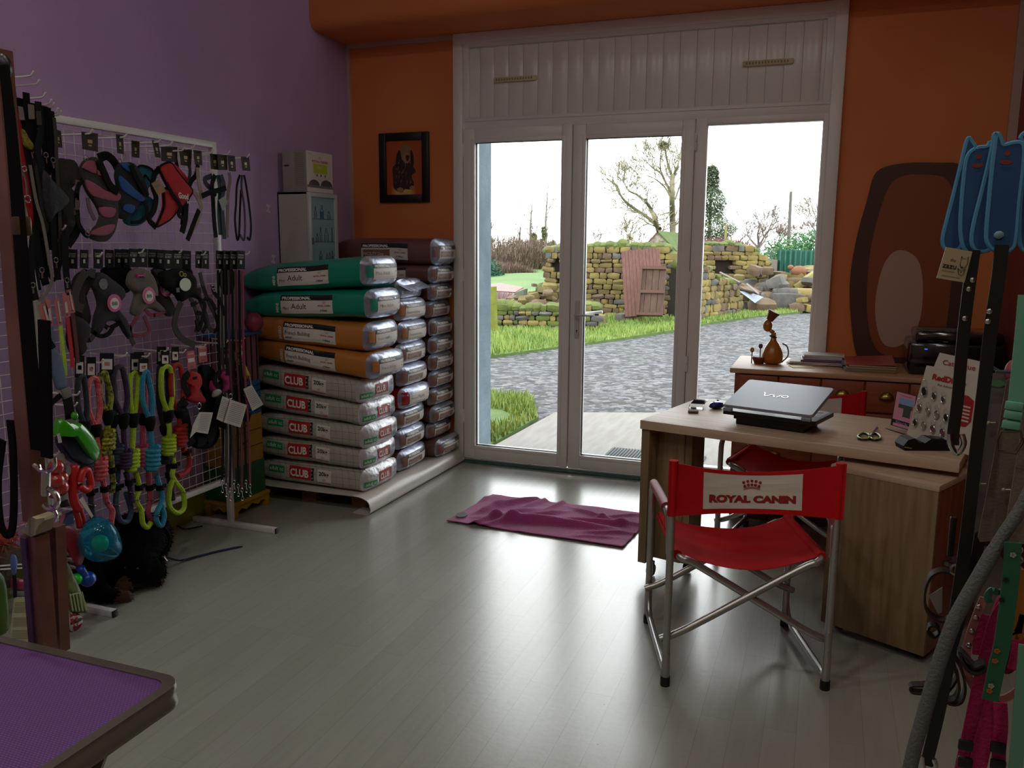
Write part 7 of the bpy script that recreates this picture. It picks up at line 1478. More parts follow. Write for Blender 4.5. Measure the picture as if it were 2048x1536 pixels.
def dumb(mb): mb.tube(catmull([bp_(160, 1135, X4+.01), bp_(168, 1148, X4+.01), bp_(174, 1158, X4+.01)], 4), 7*RRB(X4, 160, 1140), 12); mb.ball(bp_(176, 1158, X4+.01), 13.5*RRB(X4, 170, 1158), 18, 12)
toy('dumbbell_toy', 'cobalt blue rubber dumbbell toy hanging low at the left', dumb, M('cobalt_rubber', '0c3c9c', rough=.3))
def paddle(mb): patch(mb, [(120, 1052), (135, 1050), (155, 1062), (166, 1080), (169, 1105), (165, 1125), (155, 1140), (145, 1132), (138, 1110), (128, 1090), (118, 1070)], X4-.02, .02, 0, .01)
toy('flying_disc', 'large dark red rubber paddle toy behind the net pack at the left', paddle, M('dark_red_rubber', '8c0f18', rough=.45))
def loops(mb):
    mb.tube(catmull([bp_(158, 1020, X4), bp_(148, 1000, X4), bp_(146, 960, X4), bp_(150, 930, X4)], 5), 8*RRB(X4, 150, 980), 10); mb.tube(catmull([bp_(160, 965, X4+.02), bp_(165, 945, X4+.02), bp_(175, 940, X4+.02), bp_(180, 955, X4+.02), bp_(182, 972, X4+.02), bp_(172, 980, X4+.02), bp_(160, 972, X4+.02)], 5), 6*RRB(X4, 150, 980), 10)
toy('rubber_tug_toy', 'bright red rubber tug toy with a curled handle at the left', loops, M('bright_red_rubber', 'b0181c', rough=.4))
def gum(mb):
    for q in ((112, 935, 14), (122, 955, 13), (112, 962, 15), (120, 975, 15), (108, 985, 11)): mb.ball(bp_(q[0], q[1], X4), q[2]*RRB(X4, 110, 950), 14, 10)
t = item('chew_toy_pack', 'white display card with a lumpy clear red chew toy at the left', 'toy', (115, 960), X4)
mb = MB(); gum(mb); mb.build('chew_toy', M('clear_red_rubber', '9c2a26', rough=.15, coat=.5), t, smooth=180)
card([(100, 915), (128, 905), (146, 1003), (110, 1022)], X4-.03, M('pack_white', 'a8a59e', rough=.5), t, prints=(([(126, 930), (131, 928), (138, 960), (132, 962)], M('pack_blue', '3f7ba8')), ([(104, 950), (108, 950), (112, 980), (106, 982)], M('pack_yellow', 'a8862a')), ([(118, 1005), (135, 998), (140, 1012), (122, 1016)], m_ink)))
MB().disc(aX(137, 941, X4+.02), NX, .02, n=18, rx=.012, t=.006).build('metal_bell', m_gry2, t)
o = card([(114, 868), (121, 866), (124, 885), (117, 886)], X4+.02, M('pack_white', 'a8a59e')); tag(o, 'small white tab on a toy hook below the lime toy', 'tag')
t = item('net_toy_pack', 'green net-wrapped tube of toys hanging low at the left', 'toy pack', (145, 1170), X4+.03)
mb = MB(); patch(mb, [(124, 1122), (134, 1124), (146, 1150), (160, 1180), (175, 1222), (160, 1226), (146, 1222), (132, 1180), (124, 1150)], X4+.03, .02, 0, .012); mb.build('net_bag', M('olive_net', '6c7a4a', rough=.4, col2='3f3a2a', vscale=30), t)
mb = MB()
for k in range(5): mb.tube(KX([(140+k*6, 1188-k), (146+k*6.5, 1222)], X4+.05), .003, 5)
mb.tube(KX([(140, 1191), (148, 1188), (160, 1186)], X4+.05), .002, 5); mb.build('clear_ridges', M('pale_green_plastic', '9aa87c', rough=.2), t)
def rope_ball(mb):
    c = bp_(144, 1244, X4+.02); R0 = 13*RRB(X4, 144, 1244)
    for k in range(10): 
        a = Matrix.Rotation(k*.9, 3, 'X')@Matrix.Rotation(k*1.3, 3, 'Y'); mb.tube([c+a@Vector((math.cos(q*PI/8)*R0, math.sin(q*PI/8)*R0, 0)) for q in range(16)], R0*.3, 6, True, mi=k % 3)
mb = MB(); rope_ball(mb); mb.ball(bp_(144, 1244, X4+.02), 11*RRB(X4, 144, 1244), 10, 8, 1); mb.build('knotted_rope_ball', [M('rope_white', 'a49a94', rough=.9), M('rope_blackish', '221c1e', rough=.9), M('rope_red', '7c2226', rough=.9)], label='red, white and black knotted rope ball lying low beside the rack foot', cat='toy')
def rp(mb):
    P = catmull([bp_(122, 1090, X4), bp_(128, 1105, X4), bp_(138, 1118, X4), bp_(146, 1136, X4)], 6)
    for k in range(3): mb.tube([p+Vector((.006*math.cos(i*1.1+k*2.1), .006*math.sin(i*1.1+k*2.1), 0)) for i, p in enumerate(P)], .0055, 6, mi=k)
mb = MB(); rp(mb); mb.build('twisted_rope_toy', [M('rope_white', 'a49a94'), M('rope_blackish', '221c1e'), M('rope_tan', '7a6a5a')], label='black and white twisted rope toy above the net pack', cat='toy')
# double wire arm and things on it, lower left
MB().tube([aX(0, 1132, X4), aX(134, 1122, X4), aX(137, 1118, X4)], .003, 6).tube([aX(0, 1139, X4), aX(128, 1131, X4), aX(134, 1122, X4)], .003, 6).build('double_wire_hook', m_wire, label='double white wire hook running behind the grooming arm', cat='hook')
t = item('leaflet_pack', 'toy pack with a cream instruction leaflet at the lower left', 'toy pack', (45, 1230), X4+.05)
L_ = [(28, 1194), (53, 1194), (62, 1284), (18, 1284)]
card(L_, X4+.05, M('leaflet_cream', '9c9878', rough=.6), t, name='leaflet', prints=[(inner(L_, .12, a, .9, a+.012), M('leaflet_grey', '6c6a58')) for a in [.12+.035*k for k in range(7)]+[.46+.035*k for k in range(6)]+[.74+.035*k for k in range(6)]])
mb = MB(); patch(mb, [(30, 1160), (50, 1160), (52, 1180), (32, 1180)], X4+.03, .02, 0, .01); mb.build('pink_part', M('raspberry_plastic', '7c1c38', rough=.4), t); mb = MB(); patch(mb, [(30, 1182), (52, 1180), (54, 1194), (30, 1194)], X4+.03, .02, 0, .006); mb.build('grey_part', M('grey_camo', '5a6460', rough=.6), t)
mb = MB(); patch(mb, [(26, 1112), (30, 1110), (34, 1122), (32, 1142), (28, 1150), (25, 1130)], X4+.06, .01, 0, .006); webb(mb, [(28, 1145), (30, 1170), (30, 1195)], X4+.05, .012, .003, mi=1); mb.build('blue_handle_toy', [M('periwinkle_plastic', '4a68a0', rough=.35), m_blk], label='small periwinkle blue handle hanging on the double wire hook', cat='toy')
def green_disc(mb): patch(mb, [(-14, 1150), (2, 1146), (10, 1165), (14, 1200), (16, 1260), (-14, 1262)], X4+.08, .02, 0, .012)
mb = MB(); green_disc(mb); mb.build('green_toy_pack', M('olive_green_plastic', '3f5a12', rough=.4, var=.4), label='olive green toy pack cut by the left edge above the purple table', cat='toy pack')
mb = MB(); patch(mb, [(-12, 1092), (15, 1088), (40, 1092), (44, 1120), (30, 1150), (20, 1175), (-12, 1170)], X4-.02, .02, 0, .02); mb.build('brown_plush_toy', M('brown_plush', '5a4632', rough=1, col2='34362a', vscale=20, bump=.8), label='brown plush toy with black dots behind the double wire hook', cat='toy')
r = random.Random(3); mb = MB(); c0 = aX(12, 1075, X4)
for k in range(260): p = c0+Vector((r.gauss(0, .012), r.gauss(0, .03), r.gauss(0, .02))); d = Vector((r.gauss(0, 1), r.gauss(0, 1), r.gauss(0, 1))).normalized()*.03; w = d.orthogonal().normalized()*.002; o_ = len(mb.v); mb.v += [tuple(p-w), tuple(p+w), tuple(p+d)]; mb.f.append((o_, o_+1, o_+2)); mb.m.append(0)
mb.ball(c0, (.015, .035, .022), 10, 8); mb.build('fluffy_toy', M('coral_fluff', 'a8483c', rough=1), label='fluffy coral red toy at the left edge behind the black strap', cat='toy', smooth=None)
t = item('toy_bag', 'clear bag of small pale toys hanging behind the grooming arm', 'toy pack', (95, 1090), X4)
mb = MB(); patch(mb, [(88, 1056), (100, 1052), (108, 1080), (112, 1120), (102, 1130), (96, 1110), (90, 1085)], X4, .015, 0, .012); mb.build('bag', M('pale_bag', '8f8a80', rough=.2, col2='5a5248', vscale=30), t)
def pk(mb): mb.plate(KX([(122, 1030), (146, 1022), (148, 1046), (118, 1056)], X4-.01), NX, .004, 0); mb.plate(KX([(122, 1030), (132, 1027), (124, 1050), (118, 1056)], X4-.004), NX, .002, 1)
mb = MB(); pk(mb); mb.build('blue_pink_pack', [M('pack_navy', '1c2f5a'), M('pack_pink', '94485c')], label='small navy and pink packet between the toy hooks', cat='packet')
def strip(mb): mb.plate(KX([(158, 1000), (166, 994), (187, 1032), (183, 1036)], X4+.03), NX, .003, 0)
mb = MB(); strip(mb); mb.build('white_card_strip', m_leaf, label='slanting white card strip above the blue translucent toy', cat='card', smooth=None)
toy('red_tug_tail', 'hanging red rubber strands behind the slanting white card', lambda mb: (mb.tube(catmull([bp_(150, 1020, X4-.02), bp_(156, 1035, X4-.02), bp_(160, 1055, X4-.02)], 4), .012, 8), mb.tube(catmull([bp_(156, 1010, X4-.02), bp_(164, 1030, X4-.02), bp_(168, 1052, X4-.02)], 4), .010, 8)), M('bright_red_rubber', 'b0181c'))

# more dark goods filling the crowded left end and the middle row
for i, (q, w, lab) in enumerate((([(40, 196), (44, 240), (50, 300), (62, 370), (76, 440), (84, 500), (88, 560)], .034, 'wide black lead just right of the bright red one'),
    ([(64, 206), (66, 250), (64, 300), (72, 350), (84, 400), (92, 450), (98, 500)], .034, 'wide black lead behind the grey knitted coat'),
    ([(88, 212), (90, 260), (92, 310), (94, 350)], .03, 'short black lead above the navy quilted coat'),
    ([(102, 222), (106, 270), (106, 320), (112, 370), (116, 410), (114, 470)], .024, 'black lead between the navy coat and the plain grey harness'),
    ([(70, 455), (76, 500), (84, 540), (92, 570)], .03, 'black doubled lead above the pinkish-red packaged collars'),
    ([(104, 420), (108, 470), (112, 520), (116, 560)], .026, 'black lead ending just above the farthest packaged collar'),
    ([(128, 470), (130, 520), (134, 560), (138, 590)], .026, 'black lead beside the brownish grey harness in the middle row'),
    ([(66, 470), (62, 520), (66, 570), (72, 600)], .024, 'black lead beside the black noose strap, above the packaged collars'))):
    t = item('dog_lead', lab, 'lead', q[0], XN); mb = MB(); webb(mb, q, XN-.02+.008*i, w, .004); mb.build('strap', m_blk, t); p = aX(q[2][0], q[2][1], XN-.0+.008*i); MB().ring(p, NX, .009, .0016).tube([p-Vector((0, 0, .01)), p-Vector((0, 0, .03))], .003, 6).build('snap_hook', m_chrome, t)
for i, (x, y, nm) in enumerate(((210, 499, 'just right of the tagged dark grey harness card'), (229, 498, 'second right of the tagged dark grey harness card'), (243, 498, 'left of the warm grey harness card'), (312, 499, 'left of the white oval harness card'), (364, 501, 'right of the white oval harness card'), (448, 502, 'over the long leads at the far end'))):
    t = item('packaged_harness', 'black folded harness under its card, '+nm, 'harness', (x, y), X2-.05); black_card(BC(x, y, 18, 38), X2-.04, t)
    mb = MB(); patch(mb, [(x, y+38), (x+18, y+38), (x+21, y+60), (x+16, y+84), (x+4, y+86), (x-3, y+62)], X2-.055, .02, 0, .012); mb.build('folded_harness', m_blk, t)
t = shaped('dog_harness', 'dark maroon and black harness loops hanging beside the packaged collars', 'harness', X2+.0, [(138, 640), (150, 632), (168, 640), (180, 655), (178, 672), (168, 690), (172, 700), (160, 712), (150, 700), (146, 680), (138, 664)], M('maroon_black_fabric', '1c0c10', rough=.9), (([(142, 650), (136, 675), (142, 700), (156, 715)], .02), ([(180, 660), (200, 672), (216, 668), (226, 655)], .018), ([(205, 645), (215, 655), (232, 650), (240, 640)], .018)), m_blk)
# ============================================================ DOG AND ITS LEAD
def meta_mesh(balls, res=.012):
    mb_ = bpy.data.metaballs.new('m'); mb_.resolution = res; mb_.render_resolution = res; mb_.threshold = .35
    for c, r_, *s in balls:
        e = mb_.elements.new(type='ELLIPSOID' if s else 'BALL'); e.co = c; e.radius = r_*1.35
        if s: e.size_x, e.size_y, e.size_z = s[0]
    o = bpy.data.objects.new('m', mb_); C.objects.link(o); bpy.context.view_layer.update(); dg = bpy.context.evaluated_depsgraph_get(); ev = o.evaluated_get(dg); me = ev.to_mesh()
    vs = [tuple(v.co) for v in me.vertices]; fs = [tuple(p.vertices) for p in me.polygons]; ev.to_mesh_clear(); bpy.data.objects.remove(o); bpy.data.metaballs.remove(mb_); return vs, fs
dog = thing('dog', 'black dog with tan legs lying on the floor under the display rack', 'dog', (-2.80, 2.75, 0))
def lerp3(a, b_, t): return tuple(a[i]+(b_[i]-a[i])*t for i in range(3))
balls = []
def chain(a, b_, r0, r1, n=5):
    for k in range(n): t = k/(n-1); balls.append((lerp3(a, b_, t), r0+(r1-r0)*t))
chain((-2.93, 2.58, .14), (-2.86, 2.86, .16), .135, .15, 6)      # trunk, lying
chain((-2.86, 2.86, .16), (-2.80, 2.90, .20), .13, .10, 3)        # chest
chain((-2.80, 2.89, .20), (-2.735, 2.80, .19), .095, .08, 3)      # neck, turned back
balls.append(((-2.72, 2.735, .135), .085)); balls.append(((-2.70, 2.70, .12), .07))            # head
chain((-2.70, 2.68, .095), (-2.715, 2.585, .055), .05, .034, 4)   # muzzle
chain((-2.84, 2.50, .10), (-2.74, 2.50, .05), .075, .04, 4); chain((-2.74, 2.50, .04), (-2.66, 2.56, .028), .035, .028, 4)     # hind leg
chain((-2.80, 2.88, .10), (-2.73, 2.86, .04), .06, .035, 4); chain((-2.73, 2.86, .035), (-2.66, 2.76, .028), .033, .028, 4)    # fore leg
def dq(p): return Vector((-2.93+(p[0]+2.93)*.92, 2.5+(p[1]-2.5)*.84, p[2]*.95))
vs, fs = meta_mesh(balls); vs = [tuple(dq(v)) for v in vs]
tanc = [(dq(c), r_) for c, r_ in (((-2.715, 2.58, .05), .05), ((-2.66, 2.56, .02), .045), ((-2.66, 2.76, .02), .04), ((-2.78, 2.95, .22), .05))]
def tanq(p): return any((Vector(p)-Vector(c)).length < r_ for c, r_ in tanc)
mb = MB(); mb.v = list(vs); mb.f = list(fs); mb.m = [1 if tanq(vs[f[0]]) else 0 for f in fs]
m_fur = M('black_fur', '080606', rough=1, spec=.15); m_tan = M('tan_fur', '45281b', rough=.95)
mb.build('body', [m_fur, m_tan], dog, smooth=180)
r = random.Random(12); fb = MB()
for f in fs:
    for _ in range(1):
        p = Vector(vs[f[0]]).lerp(Vector(vs[f[2]]), r.random()); nrm = (Vector(vs[f[1]])-Vector(vs[f[0]])).cross(Vector(vs[f[2]])-Vector(vs[f[0]])).normalized()
        d = (nrm*.5+Vector((r.gauss(0, .5), r.gauss(0, .5), r.gauss(-.3, .4)))).normalized()*r.uniform(.008, .02); w = d.orthogonal().normalized()*.0014
        if (p+d).z < .002: continue
        o_ = len(fb.v); fb.v += [tuple(p-w), tuple(p+w), tuple(p+d)]; fb.f.append((o_, o_+1, o_+2)); fb.m.append(1 if tanq(p) else 0)
fb.build('fur', [m_fur, m_tan], dog, smooth=None)['kind'] = 'stuff'
def ear(c, dx, name='ear'):
    c = dq(c); mb = MB(); P = [Vector(c)+Vector(q) for q in ((0, 0, .03), (dx*.5, .02, .0), (dx, .03, -.05), (dx*.9, .0, -.085), (dx*.4, -.03, -.08), (0, -.03, -.03))]; mb.plate(catmull(P, 4, True), (.8, -.5, .2), .014, 0, .012)
    for k in range(260): p = P[r.randrange(6)].lerp(P[r.randrange(6)], r.random()); d = Vector((r.gauss(.2, .4), r.gauss(0, .4), -1)).normalized()*.03; w = d.orthogonal().normalized()*.0014; o_ = len(mb.v); mb.v += [tuple(p-w), tuple(p+w), tuple(p+d)]; mb.f.append((o_, o_+1, o_+2)); mb.m.append(0)
    mb.build(name, m_fur, dog, smooth=60)
ear((-2.655, 2.735, .135), .035); ear((-2.775, 2.70, .15), -.02)
MB().ball(dq((-2.717, 2.548, .062)), (.013, .011, .011), 12, 8).build('nose', m_black, dog)
for q in ((-2.668, 2.645, .13), (-2.728, 2.63, .13)): MB().ball(dq(q), .007, 10, 7).build('eye', M('dog_eye', '1a0e08', rough=.1, coat=.8), dog)
pc = dq((-2.765, 2.845, .195)); col = MB().ring(pc, (.65, -.9, -.1), .082, .008, n=26).build('collar', m_blk, dog)
# lead from the collar along the floor
p0 = aZ(335, 1117, .10); p0 = dq((-2.69, 2.85, .12)); e0 = aZ(485, 1093, .004)
L = catmull([p0, aZ(360, 1121, .02), aZ(400, 1112, .006), aZ(440, 1102, .005), e0], 6)
t = thing('dog_lead', 'dark blue printed lead stretching from the dog across the floor', 'lead', tuple(aZ(410, 1110, 0)))
mb = MB(); mb.strap(L[:8], .008, .004, (0, 0, 1)); mb.build('cord', m_blk, t); mb = MB(); mb.strap([p+Vector((0, 0, .001)) for p in L[7:]], [.013]*(len(L)-9)+[.012, .006], .003, (-.8, .6, .3)); mb.build('webbing', M('ink_blue_webbing', '12123c', rough=.7), t)
MB().ring(p0, (0, 1, .3), .009, .002).tube([p0, p0+Vector((.02, .0, -.02))], .004, 6).build('snap_hook', m_chrome, t)
# ============================================================ GROOMING TABLE
t = thing('grooming_table', 'grooming table with a ribbed purple rubber top and metal rim', 'table', (-1.40, .70, 0))
tx0, tx1, ty0, ty1, tz = -1.95, -.935, .36, 1.0, .80
def rro(x0, x1, y0, y1, r_, n=8):
    P = []
    for cx, cy, a0 in ((x1-r_, y0+r_, -PI/2), (x1-r_, y1-r_, 0), (x0+r_, y1-r_, PI/2), (x0+r_, y0+r_, PI)):
        for k in range(n+1): a = a0+PI/2*k/n; P.append((cx+math.cos(a)*r_, cy+math.sin(a)*r_))
    return P
O1, O2, O3 = rro(tx0, tx1, ty0, ty1, .042), rro(tx0+.002, tx1-.002, ty0+.002, ty1-.002, .04), rro(tx0+.02, tx1-.02, ty0+.02, ty1-.02, .028)
rings = [[(x, y, tz-.036) for x, y in O1], [(x, y, tz-.03) for x, y in O1], [(x, y, tz-.018) for x, y in rro(tx0+.003, tx1-.003, ty0+.003, ty1-.003, .04)], [(x, y, tz-.006) for x, y in O1], [(x, y, tz) for x, y in O2], [(x, y, tz) for x, y in O3], [(x, y, tz-.004) for x, y in O3]]
mb = MB(); N = len(O1); mb.add([p for R_ in rings for p in R_], [(k*N+i, k*N+(i+1) % N, (k+1)*N+(i+1) % N, (k+1)*N+i) for k in range(len(rings)-1) for i in range(N)]); mb.build('metal_rim', M('table_rim', '8f887c', rough=.35, metal=.8), t, smooth=40)
m, nt, b = node_mat('ribbed_purple_rubber'); tc = nn(nt, 'ShaderNodeTexCoord'); mp = nn(nt, 'ShaderNodeMapping'); mp.inputs['Rotation'].default_value = (0, 0, .0); nt.links.new(tc.outputs['Object'], mp.inputs['Vector'])
br = nn(nt, 'ShaderNodeTexBrick'); br.inputs['Scale'].default_value = 1; br.inputs['Brick Width'].default_value = .0065; br.inputs['Row Height'].default_value = .0042; br.inputs['Mortar Size'].default_value = .0011; br.inputs['Color1'].default_value = (1, 1, 1, 1); br.inputs['Color2'].default_value = (.9, .9, .9, 1); br.inputs['Mortar'].default_value = (0, 0, 0, 1)
nt.links.new(mp.outputs['Vector'], br.inputs['Vector']); bp = nn(nt, 'ShaderNodeBump'); bp.inputs['Strength'].default_value = .6; bp.inputs['Distance'].default_value = .002; nt.links.new(br.outputs['Color'], bp.inputs['Height']); nt.links.new(bp.outputs['Normal'], b.inputs['Normal'])
mxx = nn(nt, 'ShaderNodeMix', data_type='RGBA'); mxx.inputs[6].default_value = lin('5a3a72'); mxx.inputs[7].default_value = lin('7a5094'); nt.links.new(br.outputs['Color'], mxx.inputs[0]); nt.links.new(mxx.outputs[2], b.inputs['Base Color']); b.inputs['Roughness'].default_value = .55
mb = MB(); mb.plate([(x, y, tz-.003) for x, y in O3], (0, 0, 1), .02); mb.build('rubber_top', m, t, smooth=None)
MB().bx(tx0+.03, tx1-.012, ty0+.03, ty1-.03, tz-.045, tz-.024).build('board', M('table_underside', '4a3f38', rough=.7), t)
# bracket plate with bolts under the rim
bk = M('bracket_steel', '6f6352', rough=.4, metal=.7); mb = MB(); P_ = [(tx1-.005, .74, tz-.03), (tx1-.005, .44, tz-.03), (tx1-.005, .44, tz-.12), (tx1-.005, .62, tz-.12), (tx1-.005, .74, tz-.085)]
mb.plate(P_[::-1], (1, 0, 0), .004); br_ = mb.build('bracket', bk, t, smooth=None)
for (y, z, r_) in ((.665, tz-.052, .006), (.655, tz-.078, .009)): MB().tube([(tx1-.005, y, z), (tx1+.006, y, z)], r_, 6).tube([(tx1+.004, y, z), (tx1+.012, y, z)], r_*.6, 10).build('bolt', m_chrome, br_)
for x in (tx0+.1, tx1-.1):
    MB().tube([(x, ty0+.06, 0), (x, ty1-.06, tz-.05)], .014, 8).build('leg', bk, t); MB().tube([(x, ty1-.06, 0), (x, ty0+.06, tz-.05)], .014, 8).build('leg', bk, t)
# grooming arm, clamped behind the far edge
t = thing('grooming_stand', 'brown-reflecting square chrome grooming stand with a cream plastic clip at the left edge', 'grooming arm', tuple(Vector((-1.28, 1.06, tz-.05)))); YA = 1.06
m_brownrefl = M('chrome_brown_reflection', 'a07868', rough=.35, metal=.45, col2='704c40', vscale=4)  # chrome bars; the brown they reflect is painted into the base colour
def bar(px0, py0, px1, py1, w, Y, name, mat, par, d=None):
    a, b_ = aY(px0, py0, Y), aY(px1, py1, Y); mb = MB(); dv = (a-b_).normalized(); sx = dv.cross(Vector((0, 1, 0))).normalized(); sy = sx.cross(dv)
    d = d or w; vs = [p+sx*(i*w/2)+sy*(j*d/2) for p in (a, b_) for i, j in ((-1, -1), (1, -1), (1, 1), (-1, 1))]
    mb.add(vs, [(0, 1, 2, 3), (7, 6, 5, 4)]+[(k, k+4, (k+1) % 4+4, (k+1) % 4) for k in range(4)]); return mb.build(name, mat, par, smooth=None)
bar(-4, 100, 72, 1040, .030, YA, 'upright_bar', m_brownrefl, t)
bar(70, 1068, 88, 1300, .034, YA-.02, 'lower_bar', m_brownrefl, t, .03); bar(112, 1050, 122, 1300, .022, YA+.02, 'inner_bar', m_brownrefl, t)
bar(48, 1075, 66, 1300, .013, YA-.037, 'purple_protective_film', M('purple_film', '4a3854', rough=.4), t, .006)
mb = MB(); P_ = [aY(x, y, YA-.035) for x, y in ((38, 1061), (52, 1054), (58, 1036), (64, 1034), (72, 1038), (88, 1036), (90, 1041), (78, 1050), (72, 1060), (70, 1070), (62, 1074))]; mb.plate(P_[::-1] if False else P_, (0, -1, 0), .035); mb.build('plastic_clip', M('cream_plastic', 'a8a282', rough=.4), t, smooth=None)
MB().ball(aY(6, 135, YA-.02), (.016, .012, .022), 12, 9).build('black_knob', m_black, t)
mb = MB(); c = aY(48, 452, YA-.02); mb.bx(c.x-.012, c.x+.008, YA-.035, YA-.01, c.z-.016, c.z+.016, 0, .004); mb.build('adjusting_clamp', M('brass_dull', '6a5a40', rough=.35, metal=.8), t)
# black noose strap with its chrome fittings
t = thing('grooming_noose', 'wide black strap with chrome swivel fittings hanging beside the grooming arm', 'strap', tuple(aY(60, 600, YA-.03)))
P_ = catmull([aY(x, y, YA-.03) for x, y in ((8, 130), (22, 260), (36, 420), (50, 600), (64, 760), (76, 900))], 4); mb = MB(); mb.strap(P_, [.012]+[.018+.012*min(1, i/12) for i in range(len(P_)-1)], .005, (1, 0, 0)); mb.build('strap', m_blk, t)
mb = MB(); mb.strap([aY(x, y, YA-.06) for x, y in ((88, 640), (92, 780), (94, 915))], .022, .006, (1, 0, 0)); mb.build('inner_strap', m_blk, t)
mb = MB(); 
for q in (([(108, 915), (109, 930), (104, 938), (92, 944), (80, 940), (76, 930)], .004), ([(92, 944), (91, 990)], .0075), ([(98, 978), (108, 985), (115, 1000), (110, 1015), (98, 1018), (88, 1010)], .005), ([(100, 1012), (108, 1020), (113, 1032), (110, 1042)], .003), ([(68, 930), (78, 938), (84, 942)], .004)):
    mb.tube(catmull([aY(x, y, YA-.05) for x, y in q[0]], 4), q[1], 8)
mb.build('swivel_fitting', m_chrome, t)
mb = MB(); mb.strap(catmull([aY(x, y, YA-.07) for x, y in ((5, 880), (-4, 960), (0, 1040), (12, 1068), (24, 1060), (28, 1000), (26, 900), (20, 840))], 5), .014, .004, (1, 0, 0)); mb.build('noose_loop', m_blk, t)
# ============================================================ NEAR RIGHT COLLAR STAND
YN = 1.5
def PY(pts, Y): return [aY(x, y, Y) for x, y in pts]
t = thing('collar_stand', 'display stand at the right edge carrying collars and leads on wire arms', 'display stand', (.56, YN+.05, 0))
MB().bx(.545, .575, YN+.05, YN+.08, .02, 1.95, 0, .003).build('post', m_rack, t); MB().bx(.34, .78, YN+.03, YN+.10, 0, .02, 0, .004).bx(.52, .60, YN-.2, YN+.3, 0, .02, 0, .004).build('foot', m_rack, t)
def arm(px, py, Y, name='wire_arm', r_=.0028):
    a = aY(px, py, Y); MB().tube(catmull([(.56, Y+.03, a.z-.0), (a.x+.03, Y, a.z-.002), (a.x+.008, Y, a.z), (a.x-.002, Y, a.z+.006)], 3), r_, 6).build(name, m_steelblue, t)
m_steelblue = M('blue_grey_wire', '5c7078', rough=.35, metal=.6)
arm(1966, 305, 1.58); arm(2018, 296, 1.5); arm(1985, 740, 1.55)
m_bluel = M('steel_blue_foam', '1c4a78', rough=.75, col2='173f68', vscale=10); m_bedge = M('pale_blue_edge', '4a88ac', rough=.7)
def foam(label, px, Y, hole=None, dot=None):
    tt = thing('blue_cuff', label, 'dog cuff', tuple(aY(px[0][0], px[0][1], Y)), group='blue foam cuffs')
    P = catmull(PY(px, Y), 4, True); mb = MB(); mb.plate(P, (0, -1, 0), .005); mb.build('foam_strip', m_bluel, tt, smooth=None); MB().tube([p+Vector((0, .0025, 0)) for p in P], .0036, 6, True).build('edging', m_bedge, tt)
    if hole: mb = MB(); q = aY(hole[0], hole[1], Y-.0012); mb.add([q+Vector((math.cos(a)*.0085, 0, math.sin(a)*.0035)) for a in [k*PI/6 for k in range(12)]], [tuple(range(12))]); mb.disc(aY(hole[0]+3, hole[1]-18, Y-.0012), (0, -1, 0), .004); mb.build('slot', M('slot_orange', '7a2c18', rough=.8), tt, smooth=None)
    if dot: MB().ball(aY(dot[0], dot[1], Y-.002), (.007, .002, .006), 12, 8).build('stud', M('pale_stud', '6f8c94', rough=.5), tt)
    return tt
foam('blue foam cuff, leftmost and slanting, behind the white brand tag', [(1938, 276), (1943, 282), (1952, 300), (1945, 330), (1935, 380), (1925, 440), (1922, 490), (1905, 500), (1890, 496), (1886, 478), (1892, 450), (1905, 400), (1920, 340), (1932, 290)], 1.56)
foam('blue foam cuff with a small slot, second from the left', [(1955, 296), (1975, 293), (1982, 282), (1984, 300), (1978, 330), (1976, 400), (1972, 470), (1966, 500), (1950, 506), (1932, 500), (1924, 480), (1922, 440), (1928, 360), (1936, 312)], 1.53, hole=(1955, 331))
foam('blue foam cuff seen edge-on between the two slotted ones', [(1990, 268), (2000, 272), (1996, 300), (1985, 360), (1975, 430), (1975, 480), (1982, 495), (1970, 502), (1952, 500), (1944, 480), (1950, 440), (1968, 370), (1982, 310), (1988, 280)], 1.50)
foam('blue foam cuff with a slot and a pale stud, the frontmost', [(1995, 266), (2003, 280), (2008, 290), (2030, 285), (2046, 290), (2046, 330), (2038, 400), (2032, 470), (2026, 495), (2010, 503), (1992, 502), (1976, 485), (1974, 460), (1980, 390), (1986, 330), (1990, 300)], 1.47, hole=(2012, 324), dot=(1998, 470))
foam('blue foam cuff cut by the right edge of the view', [(2042, 275), (2060, 265), (2075, 300), (2075, 480), (2055, 500), (2042, 490), (2040, 440), (2046, 360), (2056, 300)], 1.49)
t = thing('brand_tag', 'white cardboard brand tag hanging from the leftmost blue cuff', 'tag', tuple(aY(1900, 530, 1.5)))
TG = [(1892, 494), (1945, 503), (1929, 565), (1873, 556)]; P_ = PY(TG, 1.49); fn = lambda u, v: P_[3].lerp(P_[2], u).lerp(P_[0].lerp(P_[1], u), v)+Vector((0, -.001, 0))
mb = MB(); mb.plate([P_[3], P_[2], P_[1], P_[0]], (0, -1, 0), .0012, 0); mb.text('the', .16, lambda u, v: fn(.3+u, .58+v), 1, width=.2); mb.text('zazu', .24, lambda u, v: fn(.08+u, .36+v), 1, width=.5, bold=.02)
mb.rect(fn, .1, .55, .26, .285, 2); mb.rect(fn, .15, .8, .1, .13, 2)
def tl(pts, cl=True): mb.tube([fn(u, v)+Vector((0, -.0006, 0)) for u, v in pts], .0005, 4, cl, 1)
tl([(.66, .8), (.7, .74), (.82, .74), (.9, .82), (.93, .6), (.88, .46), (.76, .42), (.68, .52)]); tl([(.64, .42), (.7, .36), (.84, .37), (.9, .42), (.88, .26), (.8, .2), (.7, .24)]); mb.disc(fn(.77, .46), (0, -1, 0), .0013, 1); mb.disc(fn(.78, .3), (0, -1, 0), .0009, 1)
mb.build('tag_card', [M('tag_cream', 'a8a89a'), m_ink, M('tag_small_print', '77776c')], t, smooth=None)
